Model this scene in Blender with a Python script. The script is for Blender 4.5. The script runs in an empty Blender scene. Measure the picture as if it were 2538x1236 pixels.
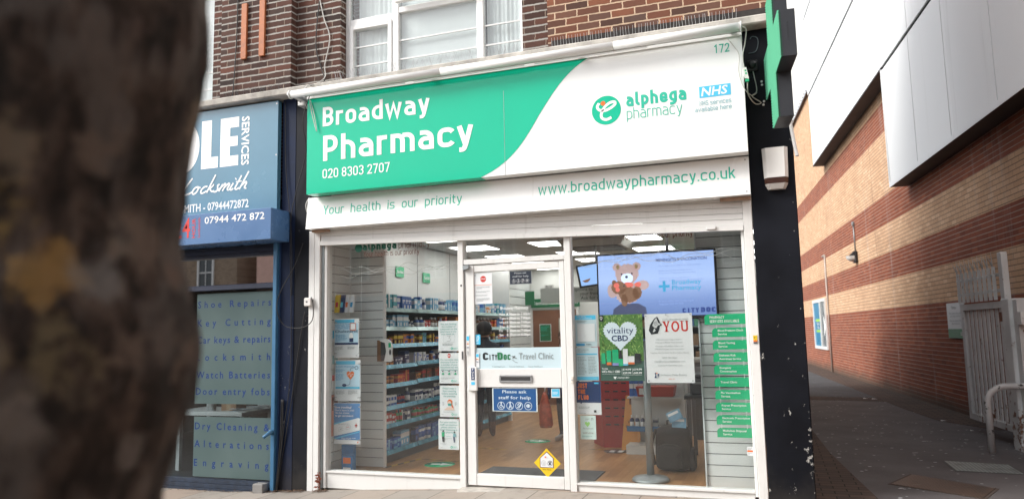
import bpy, math, random
from mathutils import Matrix, Vector
random.seed(7)
S = bpy.context.scene
COL = S.collection
R = math.radians

# ------------------------------------------------------------------ camera
def make_camera():
    f, pitch, roll, yaw = 1816.6, R(6.499), R(-1.233), R(-19.401)
    fw = Vector((math.sin(yaw)*math.cos(pitch), math.cos(yaw)*math.cos(pitch), math.sin(pitch)))
    rt = Vector((math.cos(yaw), -math.sin(yaw), 0))
    up = rt.cross(fw)
    r2 = rt*math.cos(roll) + up*math.sin(roll)
    u2 = up*math.cos(roll) - rt*math.sin(roll)
    cam = bpy.data.cameras.new('camera')
    cam.sensor_width = 36; cam.sensor_fit = 'HORIZONTAL'; cam.lens = f/2538*36
    cam.clip_start = 0.05; cam.clip_end = 600
    cam.dof.use_dof = True; cam.dof.focus_distance = 6.9; cam.dof.aperture_fstop = 1.7
    o = bpy.data.objects.new('camera', cam); COL.objects.link(o)
    m = Matrix.Identity(4)
    for i in range(3):
        m[i][0] = r2[i]; m[i][1] = u2[i]; m[i][2] = -fw[i]
    m.translation = (2.309, -6.650, 1.4465)
    o.matrix_world = m
    S.camera = o
make_camera()

# ------------------------------------------------------------------ sky, sun, exposure
SUN_EL, SUN_AZ = R(38), R(238)          # azimuth measured from +Y towards +X
def make_light():
    w = bpy.data.worlds.new('World'); S.world = w; w.use_nodes = True
    nt = w.node_tree; bg = nt.nodes['Background']
    sky = nt.nodes.new('ShaderNodeTexSky'); sky.sky_type = 'NISHITA'; sky.sun_disc = False
    sky.sun_elevation = SUN_EL; sky.sun_rotation = SUN_AZ
    sky.air_density = 1.0; sky.dust_density = 3.0; sky.ozone_density = 1.0
    hs = nt.nodes.new('ShaderNodeHueSaturation'); hs.inputs['Saturation'].default_value = 0.22
    nt.links.new(sky.outputs[0], hs.inputs['Color']); nt.links.new(hs.outputs[0], bg.inputs[0])
    bg.inputs[1].default_value = 0.15
    sun = bpy.data.lights.new('sun', 'SUN'); sun.energy = 1.6; sun.angle = R(22); sun.color = (1, .965, .91)
    so = bpy.data.objects.new('sun', sun); COL.objects.link(so)
    d = Vector((math.sin(SUN_AZ)*math.cos(SUN_EL), math.cos(SUN_AZ)*math.cos(SUN_EL), math.sin(SUN_EL)))
    so.rotation_euler = d.to_track_quat('Z', 'Y').to_euler(); so.location = (0, -10, 20)
make_light()
S.view_settings.view_transform = 'Standard'; S.view_settings.look = 'None'
S.view_settings.gamma = 1; S.view_settings.exposure = 0.93; S.view_settings.use_curve_mapping = False
S.cycles.max_bounces = 6; S.cycles.transparent_max_bounces = 12; S.cycles.diffuse_bounces = 4
S.cycles.glossy_bounces = 3; S.cycles.caustics_reflective = False; S.cycles.caustics_refractive = False
S.cycles.sample_clamp_indirect = 4

# ------------------------------------------------------------------ materials
class NT:
    def __init__(s, name):
        s.m = bpy.data.materials.new(name); s.m.use_nodes = True
        s.t = s.m.node_tree; s.b = s.t.nodes['Principled BSDF']; s.out = s.t.nodes['Material Output']
    def n(s, kind, **kw):
        nd = s.t.nodes.new('ShaderNode'+kind)
        for k, v in kw.items(): setattr(nd, k, v)
        return nd
    def put(s, sock, v):
        if isinstance(v, bpy.types.NodeSocket): s.t.links.new(v, sock)
        else:
            if hasattr(sock.default_value, '__len__') and not hasattr(v, '__len__'): v = (v, v, v)
            if hasattr(v, '__len__') and len(sock.default_value) == 4 and len(v) == 3: v = (*v, 1)
            sock.default_value = v
    def math(s, op, a, b=0.0, c=0.0):
        nd = s.n('Math', operation=op)
        for i, v in enumerate((a, b, c)): s.put(nd.inputs[i], v)
        return nd.outputs[0]
    def mix(s, f, a, b):
        nd = s.n('Mix', data_type='RGBA')
        s.put(nd.inputs[0], f); s.put(nd.inputs[6], a); s.put(nd.inputs[7], b)
        return nd.outputs[2]
    def obj(s):
        return s.n('TexCoord').outputs['Object']
    def noise(s, vec, scale, detail=3, rough=.55):
        nd = s.n('TexNoise'); s.put(nd.inputs['Vector'], vec); nd.inputs['Scale'].default_value = scale
        nd.inputs['Detail'].default_value = detail; nd.inputs['Roughness'].default_value = rough
        return nd.outputs[0]
    def scale(s, vec, k):
        nd = s.n('VectorMath', operation='MULTIPLY'); s.put(nd.inputs[0], vec); s.put(nd.inputs[1], k)
        return nd.outputs[0]
    def ramp(s, f, stops, interp='LINEAR'):
        nd = s.n('ValToRGB'); cr = nd.color_ramp; cr.interpolation = interp
        while len(cr.elements) < len(stops): cr.elements.new(.5)
        for e, (p, c) in zip(cr.elements, stops):
            e.position = p; e.color = (*c, 1) if len(c) == 3 else c
        s.put(nd.inputs[0], f)
        return nd.outputs[0]
    def step(s, v, lo, hi):
        nd = s.n('MapRange', interpolation_type='SMOOTHSTEP'); s.put(nd.inputs[0], v)
        nd.inputs[1].default_value = lo; nd.inputs[2].default_value = hi
        return nd.outputs[0]
    def bump(s, h, strength=.4, dist=.01):
        nd = s.n('Bump'); nd.inputs['Strength'].default_value = strength; nd.inputs['Distance'].default_value = dist
        s.put(nd.inputs['Height'], h); s.put(s.b.inputs['Normal'], nd.outputs[0])
    def fin(s, col=None, rough=.5, metal=0, spec=.5):
        if col is not None: s.put(s.b.inputs['Base Color'], col)
        s.put(s.b.inputs['Roughness'], rough); s.b.inputs['Metallic'].default_value = metal
        s.b.inputs['Specular IOR Level'].default_value = spec
        return s.m

MC = {}
def plain(name, col, rough=.5, metal=0, var=.12, vs=3.0, spec=.5, bump=0):
    """a painted or moulded surface with faint cloudy wear"""
    if name in MC: return MC[name]
    t = NT(name); v = t.obj()
    n = t.noise(v, vs, 5, .6)
    dark = tuple(c*(1-var) for c in col); lite = tuple(min(1, c*(1+var*.6)) for c in col)
    c = t.ramp(n, [(.3, dark), (.7, lite)])
    if bump: t.bump(t.noise(v, 60, 3), bump, .004)
    MC[name] = t.fin(c, t.math('MULTIPLY_ADD', n, .2, rough-.1), metal, spec)
    return MC[name]
def flat(name, col, rough=.5, spec=.4):
    if name in MC: return MC[name]
    t = NT(name); MC[name] = t.fin(col, rough, 0, spec); return MC[name]
def emit(name, col, strength):
    if name in MC: return MC[name]
    t = NT(name); t.b.inputs['Emission Color'].default_value = (*col, 1); t.b.inputs['Emission Strength'].default_value = strength
    MC[name] = t.fin(col, .4); return MC[name]
def glass(name, ior=1.5, tint=(1, 1, 1), dirt=.0):
    t = NT(name); fr = t.n('Fresnel'); fr.inputs[0].default_value = ior
    tr = t.n('BsdfTransparent'); t.put(tr.inputs[0], tint)
    gl = t.n('BsdfGlossy'); gl.inputs['Roughness'].default_value = .0
    mx = t.n('MixShader'); t.put(mx.inputs[0], t.math('MULTIPLY', fr.outputs[0], t.math('SUBTRACT', 1., t.n('NewGeometry').outputs['Backfacing'])))
    t.t.links.new(tr.outputs[0], mx.inputs[1]); t.t.links.new(gl.outputs[0], mx.inputs[2])
    last = mx
    if dirt:
        df = t.n('BsdfDiffuse'); t.put(df.inputs[0], (.8, .85, .85)); m2 = t.n('MixShader')
        t.put(m2.inputs[0], t.math('MULTIPLY', t.noise(t.obj(), 2.5, 5), dirt))
        t.t.links.new(mx.outputs[0], m2.inputs[1]); t.t.links.new(df.outputs[0], m2.inputs[2]); last = m2
    t.t.links.new(last.outputs[0], t.out.inputs[0])
    return t.m

def brick(name, stops, mort_h, mort_v, bw=.225, bh=.075, mh=.012, mv=.010, wob=.004, bands=None, axis='XZ', bump=.6, dirt=.35, base_dark=0, streak=0):
    """bricks row by row: every brick its own colour, level and upright joints drawn apart"""
    t = NT(name); v = t.obj()
    sep = t.n('SeparateXYZ'); t.put(sep.inputs[0], v)
    X = sep.outputs[axis[0]]; Z = sep.outputs[axis[1]]
    wn = t.math('SUBTRACT', t.noise(v, 9, 3), .5); wn2 = t.math('SUBTRACT', t.noise(t.scale(v, (1.3, 1.3, 2.1)), 22, 2), .5)
    Zd = t.math('ADD', Z, t.math('MULTIPLY', t.math('ADD', wn, wn2), wob*2))
    Xd = t.math('ADD', X, t.math('MULTIPLY', wn2, wob*3))
    zr = t.math('DIVIDE', Zd, bh); row = t.math('FLOOR', zr); fz = t.math('SUBTRACT', zr, row)
    odd = t.math('MODULO', t.math('ABSOLUTE', row), 2.0)
    xr = t.math('ADD', t.math('DIVIDE', Xd, bw), t.math('MULTIPLY', odd, .5))
    cl = t.math('FLOOR', xr); fx = t.math('SUBTRACT', xr, cl)
    cmb = t.n('CombineXYZ'); t.put(cmb.inputs[0], cl); t.put(cmb.inputs[1], row); t.put(cmb.inputs[2], 3.7)
    rnd = t.n('TexWhiteNoise', noise_dimensions='3D'); t.put(rnd.inputs[0], cmb.outputs[0])
    col = t.ramp(rnd.outputs[0], stops)
    mortar_h, mortar_v = mort_h, mort_v
    if bands:
        k = t.ramp(t.math('DIVIDE', Z, 16.0), bands['map'], 'CONSTANT')
        colb = t.ramp(rnd.outputs[0], bands['stops']); col = t.mix(k, col, colb)
        mortar_h = t.mix(k, mort_h, bands['mh']); mortar_v = t.mix(k, mort_v, bands['mv'])
    grime = t.noise(v, 1.1, 6, .65); fine = t.noise(v, 40, 4, .7)
    col = t.mix(t.math('MULTIPLY', t.step(grime, .45, .75), dirt), col, tuple(c*.35 for c in stops[0][1]))
    col = t.mix(t.math('MULTIPLY', t.step(fine, .45, .8), .35), col, t.mix(.5, col, (.05, .04, .035)))
    eh = mh/bh/2; ev = mv/bw/2
    dz = t.math('MINIMUM', fz, t.math('SUBTRACT', 1.0, fz)); dx = t.math('MINIMUM', fx, t.math('SUBTRACT', 1.0, fx))
    H = t.math('SUBTRACT', 1.0, t.step(dz, eh*.75, eh*1.25)); V = t.math('SUBTRACT', 1.0, t.step(dx, ev*.7, ev*1.3))
    mdirt = t.step(t.noise(v, 3.3, 5), .3, .7)
    cv = t.mix(V, col, mortar_v)
    ch = t.mix(H, cv, t.mix(t.math('MULTIPLY', mdirt, .45), mortar_h, t.mix(.6, mortar_h, (.05, .045, .04))))
    if streak:
        sx = t.noise(t.scale(v, (2.2, 2.2, .12)), 1.0, 5, .7)
        ch = t.mix(t.math('MULTIPLY', t.step(sx, .56, .72), streak), ch, (.5, .5, .49))
        ch = t.mix(t.math('MULTIPLY', t.step(t.noise(t.scale(v, (1.7, 1.7, .1)), 1.9, 5, .7), .6, .76), streak), ch, (.06, .045, .04))
    if base_dark:
        g = t.math('SUBTRACT', 1.0, t.step(t.math('ADD', Z, t.math('MULTIPLY', grime, .3)), .12, .5))
        ch = t.mix(t.math('MULTIPLY', g, base_dark), ch, (.07, .06, .045))
    t.bump(t.math('SUBTRACT', t.math('MULTIPLY', fine, .35), t.math('MULTIPLY', t.math('MAXIMUM', H, V), .6)), bump, .006)
    return t.fin(ch, .85, 0, .25)

white_up = plain('white_paint', (.70, .70, .69), .38, var=.06)
def grubby_white():
    t = NT('grubby_white'); v = t.obj()
    n = t.noise(v, 4, 6, .65); sp = t.noise(v, 55, 3, .6); st = t.noise(t.scale(v, (9, 9, .7)), 1.6, 4)
    c = t.mix(t.math('MULTIPLY', t.step(n, .52, .78), .28), (.70, .70, .685), (.46, .45, .42))
    c = t.mix(t.math('MULTIPLY', t.step(sp, .68, .76), .7), c, (.22, .21, .2))
    c = t.mix(t.math('MULTIPLY', t.step(st, .58, .72), .22), c, (.45, .44, .41))
    return t.fin(c, .42, 0, .4)
M_white = grubby_white()
M_whitepaper = flat('white_paper', (.70, .72, .735), .6, .3)
M_bluepaper = flat('pale_blue_paper', (.50, .63, .68), .6, .3)
M_signwhite = plain('sign_white', (.84, .855, .85), .13, var=.02, spec=.6)
M_green = plain('sign_green', (.003, .47, .285), .12, var=.05, vs=1.2, spec=.35)
M_green2 = plain('plate_green', (.02, .42, .19), .25, var=.05)
M_green3 = plain('room_sign_green', (.008, .13, .05), .4, var=.05)
M_ltgreen = flat('green_letter', (.03, .47, .33), .4)
M_ltwhite = flat('white_letter', (.85, .86, .86), .4)
M_ltgrey = flat('grey_letter', (.24, .28, .285), .5)
M_ltdark = flat('dark_letter', (.02, .025, .03), .5)
M_ltteal = flat('teal_letter', (.03, .32, .28), .5)
M_ltpaleblue = flat('pale_letter', (.22, .45, .50), .5)
M_red = flat('red_ink', (.55, .03, .02), .5)
M_orange = flat('orange_ink', (.72, .16, .03), .5)
M_navy = flat('navy_ink', (.012, .035, .12), .4)
M_blueink = flat('blue_ink', (.05, .30, .55), .5)
M_skyink = flat('sky_blue_ink', (.10, .48, .72), .5)
M_nhs = flat('cyan_ink', (.08, .52, .80), .4)
M_yellow = flat('yellow_ink', (.72, .50, .02), .45)
M_brownink = flat('brown_ink', (.16, .06, .035), .5)
M_black = plain('black_plastic', (.012, .012, .014), .35)
M_darkgrey = plain('dark_grey', (.05, .05, .055), .5)
M_steel = plain('brushed_steel', (.45, .46, .47), .35, .8, var=.1)
M_galv = plain('grey_metal', (.30, .33, .34), .45, .5, var=.15)
M_acrylic = glass('clear_acrylic', 1.45)
M_glass = glass('window_glass', 1.9, (.965, .98, .975), .009)
M_glass_dark = glass('tinted_glass', 12, (.35, .37, .38), .0)
M_glass_up = glass('upstairs_glass', 1.9, (.96, .98, .98), .0)

# ------------------------------------------------------------------ mesh building
ORG = {}
class MB:
    def __init__(s): s.v = []; s.f = []; s.mi = []; s.sm = []
    def add(s, vs, fs, mi=0, smooth=False):
        o = len(s.v); s.v += [tuple(p) for p in vs]
        for f in fs: s.f.append(tuple(o+i for i in f)); s.mi.append(mi); s.sm.append(smooth)
        return s
    def box(s, x0, x1, y0, y1, z0, z1, mi=0, bev=0):
        if bev:
            b = min(bev, (x1-x0)/2.01, (y1-y0)/2.01, (z1-z0)/2.01)
            pts = []; faces = []
            P = {}
            for ix in (0, 1):
                for iy in (0, 1):
                    for iz in (0, 1):
                        c = ((x0, x1)[ix], (y0, y1)[iy], (z0, z1)[iz]); d = (1-2*ix, 1-2*iy, 1-2*iz)
                        for a in range(3):
                            p = [c[k]+(d[k]*b if k != a else 0) for k in range(3)]
                            P[ix, iy, iz, a] = len(pts); pts.append(p)
            for a in range(3):
                u, w = [k for k in range(3) if k != a]
                for sd in (0, 1):
                    q = []
                    for iu, iw in ((0, 0), (1, 0), (1, 1), (0, 1)):
                        i = [0, 0, 0]; i[a] = sd; i[u] = iu; i[w] = iw; q.append(P[(*i, a)])
                    nrm = [0, 0, 0]; nrm[a] = 1
                    flip = (a == 1) != (sd == 0)
                    faces.append(q[::-1] if flip else q)
            for a in range(3):           # edge bevels along axis a
                u, w = [k for k in range(3) if k != a]
                for iu in (0, 1):
                    for iw in (0, 1):
                        i0 = [0, 0, 0]; i0[u] = iu; i0[w] = iw; i1 = list(i0); i1[a] = 1
                        faces.append((P[(*i0, u)], P[(*i1, u)], P[(*i1, w)], P[(*i0, w)]))
            for ix in (0, 1):
                for iy in (0, 1):
                    for iz in (0, 1): faces.append(tuple(P[ix, iy, iz, a] for a in range(3)))
            return s.add(pts, faces, mi)
        v = [(x, y, z) for x in (x0, x1) for y in (y0, y1) for z in (z0, z1)]
        return s.add(v, [(0, 1, 3, 2), (4, 6, 7, 5), (0, 4, 5, 1), (2, 3, 7, 6), (0, 2, 6, 4), (1, 5, 7, 3)], mi)
    def hexa(s, p8, mi=0):
        """8 corners: bottom ring 0-3, top ring 4-7"""
        return s.add(p8, [(3, 2, 1, 0), (4, 5, 6, 7), (0, 1, 5, 4), (1, 2, 6, 5), (2, 3, 7, 6), (3, 0, 4, 7)], mi)
    def prism(s, pts, y0, y1, mi=0):
        """outline in x,z given thickness from y0 (front) to y1"""
        n = len(pts); v = [(p[0], y0, p[1]) for p in pts] + [(p[0], y1, p[1]) for p in pts]
        f = [tuple(range(n)), tuple(range(2*n-1, n-1, -1))] + [(i, n+i, n+(i+1) % n, (i+1) % n) for i in range(n)]
        return s.add(v, f, mi)
    def slab(s, pts, z0, z1, mi=0):
        n = len(pts); v = [(p[0], p[1], z0) for p in pts] + [(p[0], p[1], z1) for p in pts]
        f = [tuple(range(n-1, -1, -1)), tuple(range(n, 2*n))] + [(i, (i+1) % n, n+(i+1) % n, n+i) for i in range(n)]
        return s.add(v, f, mi)
    def poly(s, pts, y, mi=0):
        return s.add([(p[0], y, p[1]) for p in pts], [tuple(range(len(pts)))], mi)
    def ell(s, cx, cz, rx, rz, y, mi=0, n=28):
        return s.poly([(cx+rx*math.cos(2*math.pi*i/n), cz+rz*math.sin(2*math.pi*i/n)) for i in range(n)], y, mi)
    def ring(s, cx, cz, r0, r1, y, mi=0, n=28):
        v = []
        for i in range(n):
            a = 2*math.pi*i/n
            v += [(cx+r0*math.cos(a), y, cz+r0*math.sin(a)), (cx+r1*math.cos(a), y, cz+r1*math.sin(a))]
        return s.add(v, [(2*i, 2*i+1, (2*i+3) % (2*n), (2*i+2) % (2*n)) for i in range(n)], mi)
    def tube(s, pts, r, n=8, mi=0, cap=True):
        pts = [Vector(p) for p in pts]; rs = r if hasattr(r, '__len__') else [r]*len(pts)
        v = []; f = []; prev = None
        for i, p in enumerate(pts):
            t = (pts[min(i+1, len(pts)-1)]-pts[max(i-1, 0)]).normalized()
            if prev is None:
                a = Vector((0, 0, 1)) if abs(t.z) < .9 else Vector((1, 0, 0)); u = t.cross(a).normalized()
            else: u = (prev-t*prev.dot(t)).normalized()
            prev = u; w = t.cross(u)
            for k in range(n):
                a = 2*math.pi*k/n; v.append(p+(u*math.cos(a)+w*math.sin(a))*rs[i])
        for i in range(len(pts)-1):
            for k in range(n): f.append((i*n+k, i*n+(k+1) % n, (i+1)*n+(k+1) % n, (i+1)*n+k))
        s.add(v, f, mi, True)
        if cap:
            o = len(s.v)-len(v)
            s.f += [tuple(o+k for k in range(n-1, -1, -1)), tuple(o+(len(pts)-1)*n+k for k in range(n))]; s.mi += [mi, mi]; s.sm += [False, False]
        return s
    def lathe(s, cx, cy, prof, n=20, mi=0, smooth=True):
        v = []; f = []
        for r, z in prof:
            for k in range(n): a = 2*math.pi*k/n; v.append((cx+r*math.cos(a), cy+r*math.sin(a), z))
        m = len(prof)
        for i in range(m-1):
            for k in range(n): f.append((i*n+k, i*n+(k+1) % n, (i+1)*n+(k+1) % n, (i+1)*n+k))
        f += [tuple(range(n-1, -1, -1)), tuple((m-1)*n+k for k in range(n))]
        return s.add(v, f, mi, smooth)
    def dome(s, c, rx, ry, rz, n=16, m=8, mi=0):
        v = [(c[0]+rx*math.sin(math.pi*j/m)*math.cos(2*math.pi*k/n), c[1]+ry*math.sin(math.pi*j/m)*math.sin(2*math.pi*k/n), c[2]+rz*math.cos(math.pi*j/m)) for j in range(m+1) for k in range(n)]
        return s.add(v, [(j*n+k, (j+1)*n+k, (j+1)*n+(k+1) % n, j*n+(k+1) % n) for j in range(m) for k in range(n)], mi, True)
    # --- lettering
    def text(s, body, x, z, h, y, w=None, align='L', font='g', sw=.13, off=0, shear=0, gap=1, mi=0, rot=0):
        if font == 'd': vs, fs, W = din(body, sw, gap)
        else: vs, fs, W = gill(body, off, gap)
        kx = h
        if w: kx = w/W
        dx = {'L': 0, 'C': -W/2, 'R': -W}[align]
        out = []
        for a, b, c in vs:
            px = (a+dx)*kx+b*h*shear; pz = b*h
            if rot: px, pz = px*math.cos(rot)-pz*math.sin(rot), px*math.sin(rot)+pz*math.cos(rot)
            out.append((x+px, y-c, z+pz))
        return s.add(out, fs, mi)
    def build(s, name, mats, parent=None, loc=None, local=False):
        me = bpy.data.meshes.new(name)
        if parent is None:
            if loc is None:
                xs = [p[0] for p in s.v]; ys = [p[1] for p in s.v]; zs = [p[2] for p in s.v]
                loc = ((min(xs)+max(xs))/2, (min(ys)+max(ys))/2, min(zs))
            org = Vector(loc)
        else: org = Vector((0, 0, 0)) if local else ORG[parent.name]
        me.from_pydata([(p[0]-org.x, p[1]-org.y, p[2]-org.z) for p in s.v], [], s.f)
        me.polygons.foreach_set('material_index', s.mi); me.polygons.foreach_set('use_smooth', s.sm)
        for m in (mats if isinstance(mats, (list, tuple)) else [mats]): me.materials.append(m)
        me.update()
        o = bpy.data.objects.new(name, me); COL.objects.link(o)
        if parent is None: o.location = org; ORG[o.name] = org
        else: o.parent = parent; ORG[o.name] = Vector((0, 0, 0)) if local else org
        return o

_fc = bpy.data.curves.new('type', 'FONT'); _fc.size = 1/.682; _fc.resolution_u = 2
_fo = bpy.data.objects.new('type', _fc)
def gill(body, off=0, gap=1):
    _fc.body = body; _fc.offset = off; _fc.space_character = gap; _fc.space_line = .85
    m = _fo.to_mesh(); vs = [tuple(v.co) for v in m.vertices]; fs = [tuple(p.vertices) for p in m.polygons]; _fo.to_mesh_clear()
    if not vs: return [], [], 1
    x0 = min(v[0] for v in vs); W = max(v[0] for v in vs)-x0
    return [(a-x0, b, 0) for a, b, c in vs], fs, W

def spline(P, k=6):
    out = []
    for i in range(len(P)-1):
        p0, p1, p2, p3 = P[max(i-1, 0)], P[i], P[i+1], P[min(i+2, len(P)-1)]
        for j in range(k):
            t = j/k; out.append(tuple(.5*(2*p1[q]+(p2[q]-p0[q])*t+(2*p0[q]-5*p1[q]+4*p2[q]-p3[q])*t*t+(3*p1[q]-p0[q]-3*p2[q]+p3[q])*t**3) for q in (0, 1)))
    return out+[tuple(P[-1])]
def fillet(pts, r, closed=False):
    out = []; n = len(pts)
    for i, p in enumerate(pts):
        rr = p[2] if len(p) > 2 else r
        if (not closed and i in (0, n-1)) or rr == 0: out.append((p[0], p[1])); continue
        a = Vector(pts[i-1][:2]); b = Vector(p[:2]); c = Vector(pts[(i+1) % n][:2])
        u = (a-b); w = (c-b); lu = u.length*(.5 if (closed or 0 < i-1) else 1); lw = w.length*(.5 if (closed or i+1 < n-1) else 1)
        q = min(rr, lu*.98, lw*.98); u.normalize(); w.normalize()
        p0 = b+u*q; p1 = b+w*q
        for k in range(7):
            t = k/6; c1 = p0.lerp(b, .56); c2 = p1.lerp(b, .56)
            out.append(tuple(p0*(1-t)**3+c1*3*t*(1-t)**2+c2*3*t*t*(1-t)+p1*t**3))
    return out
def ribbon(pts, h, closed=False):
    n = len(pts); v = []
    for i in range(n):
        p = Vector(pts[i]); a = Vector(pts[i-1]) if (closed or i) else None; b = Vector(pts[(i+1) % n]) if (closed or i < n-1) else None
        d0 = (p-a).normalized() if a is not None and (p-a).length > 1e-6 else None; d1 = (b-p).normalized() if b is not None and (b-p).length > 1e-6 else None
        if d0 is None: d0 = d1
        if d1 is None: d1 = d0
        t = d0+d1
        t = t.normalized() if t.length > 1e-6 else d0
        nn = Vector((-t.y, t.x)); k = h/max(.45, nn.dot(Vector((-d0.y, d0.x))))
        v += [tuple(p+nn*k), tuple(p-nn*k)]
    f = [(2*i+1, 2*((i+1) % n)+1, 2*((i+1) % n), 2*i) for i in range(n if closed else n-1)]
    return v, f
def din_glyph(ch, h):
    X = .73; a = .27; D = -.24
    def W(w): return w
    w = .54; r = .25; c = w-h
    g = {
     'o': [('c', [(h, h), (c, h), (c, X-h), (h, X-h)])],
     'a': [[(.06, X-h), (c, X-h), (c, 0)], [(c, X*.57, 0), (h, X*.57), (h, h), (c, h)]],
     'b': [[(h, 0), (h, 1)], [(h, X-h), (c, X-h), (c, h), (h, h)]],
     'd': [[(c, 0), (c, 1)], [(c, X-h), (h, X-h), (h, h), (c, h)]],
     'p': [[(h, D), (h, X)], [(h, X-h), (c, X-h), (c, h), (h, h)]],
     'q': [[(c, D), (c, X)], [(c, X-h), (h, X-h), (h, h), (c, h)]],
     'g': [[(c, X-h), (h, X-h), (h, h), (c, h)], [(c, X), (c, D+h), (.05, D+h)]],
     'c': [[(w-.02, X-h*2.2), (w-.1, X-h, .1), (h, X-h), (h, h), (w-.1, h, .1), (w-.02, h*2.2)]],
     'e': [[(2*h, X*.47), (c, X*.47, 0), (c, X-h), (h, X-h), (h, h), (w-.1, h, .12), (w-.03, h*2.1)]],
     'h': [[(h, 0), (h, 1)], [(h, X-h), (c, X-h), (c, 0)]],
     'n': [[(h, 0), (h, X)], [(h, X-h), (c, X-h), (c, 0)]],
     'u': [[(h, X), (h, h), (c, h)], [(c, X), (c, 0)]],
     'y': [[(h*.9, X), (w*.52, .02, 0)], [(w-h*.9, X), (w*.52, .0, 0), (w*.40, D+h, .05), (.07, D+h)]],
     'v': [[(h*.9, X), (w*.5, h*.5, 0), (w-h*.9, X)]],
     'x': [[(h, 0), (c, X)], [(h, X), (c, 0)]],
     'z': [[(0, X-h), (c, X-h, 0), (h, h, 0), (w, h)]],
     's': [[(w-.05, X-h*1.5), (w-.14, X-h, .1), (h, X-h, .17), (h, X*.53, .17), (c, X*.47, .17), (c, h, .17), (.1, h, .1), (.0, h*1.7)]],
    }
    if ch in g: return w, g[ch], r
    w2 = .34
    n1 = {
     'i': (2*h, [[(h, 0), (h, X)], [(h, .84), (h, .84+2*h)]]), 'j': (2*h, [[(h, X), (h, D)], [(h, .84), (h, .84+2*h)]]),
     'l': (2*h+.09, [[(h, 1), (h, h), (2*h+.10, h)]]), 't': (w2, [[(.13, .93), (.13, h), (w2, h)], [(0, X-h), (w2, X-h)]]),
     'f': (w2, [[(.11, 0), (.11, 1-h), (w2, 1-h)], [(0, X-h), (w2, X-h)]]),
     'r': (.37, [[(h, 0), (h, X)], [(h, X-h*2.2), (h*1.6, X-h, .1), (.37, X-h)]]),
     'k': (.5, [[(h, 0), (h, 1)], [(h, .30), (.5-h*.8, X)], [(.22, .42), (.5-h*.6, 0)]]),
     'm': (.86, [[(h, 0), (h, X)], [(h, X-h), (.43, X-h), (.43, 0)], [(.43, X-h), (.86-h, X-h), (.86-h, 0)]]),
     'w': (.80, [[(h*.8, X), (.22, h*.3, 0), (.40, X*.92, 0), (.58, h*.3, 0), (.80-h*.8, X)]]),
     '.': (2*h, [[(h, 0), (h, 2*h)]]), '-': (.34, [[(0, .38), (.34, .38)]]), ' ': (.30, []), ',': (2*h, [[(h, 2*h), (h*.6, -.08)]]),
     '!': (2*h, [[(h, 0), (h, 2*h)], [(h, .3), (h, 1)]]), '&': (.6, [[(.6, 0), (.15, .75), (.3, 1-h), (.42, .75), (h, .3), (.25, h), (.58, .4)]]), "'": (2*h, [[(h, .75), (h, 1)]]), ':': (2*h, [[(h, 0), (h, 2*h)], [(h, .45), (h, .45+2*h)]]),
    }
    if ch in n1: return (*n1[ch], .2)
    w = .56; c = w-h; Y = 1-h
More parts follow.
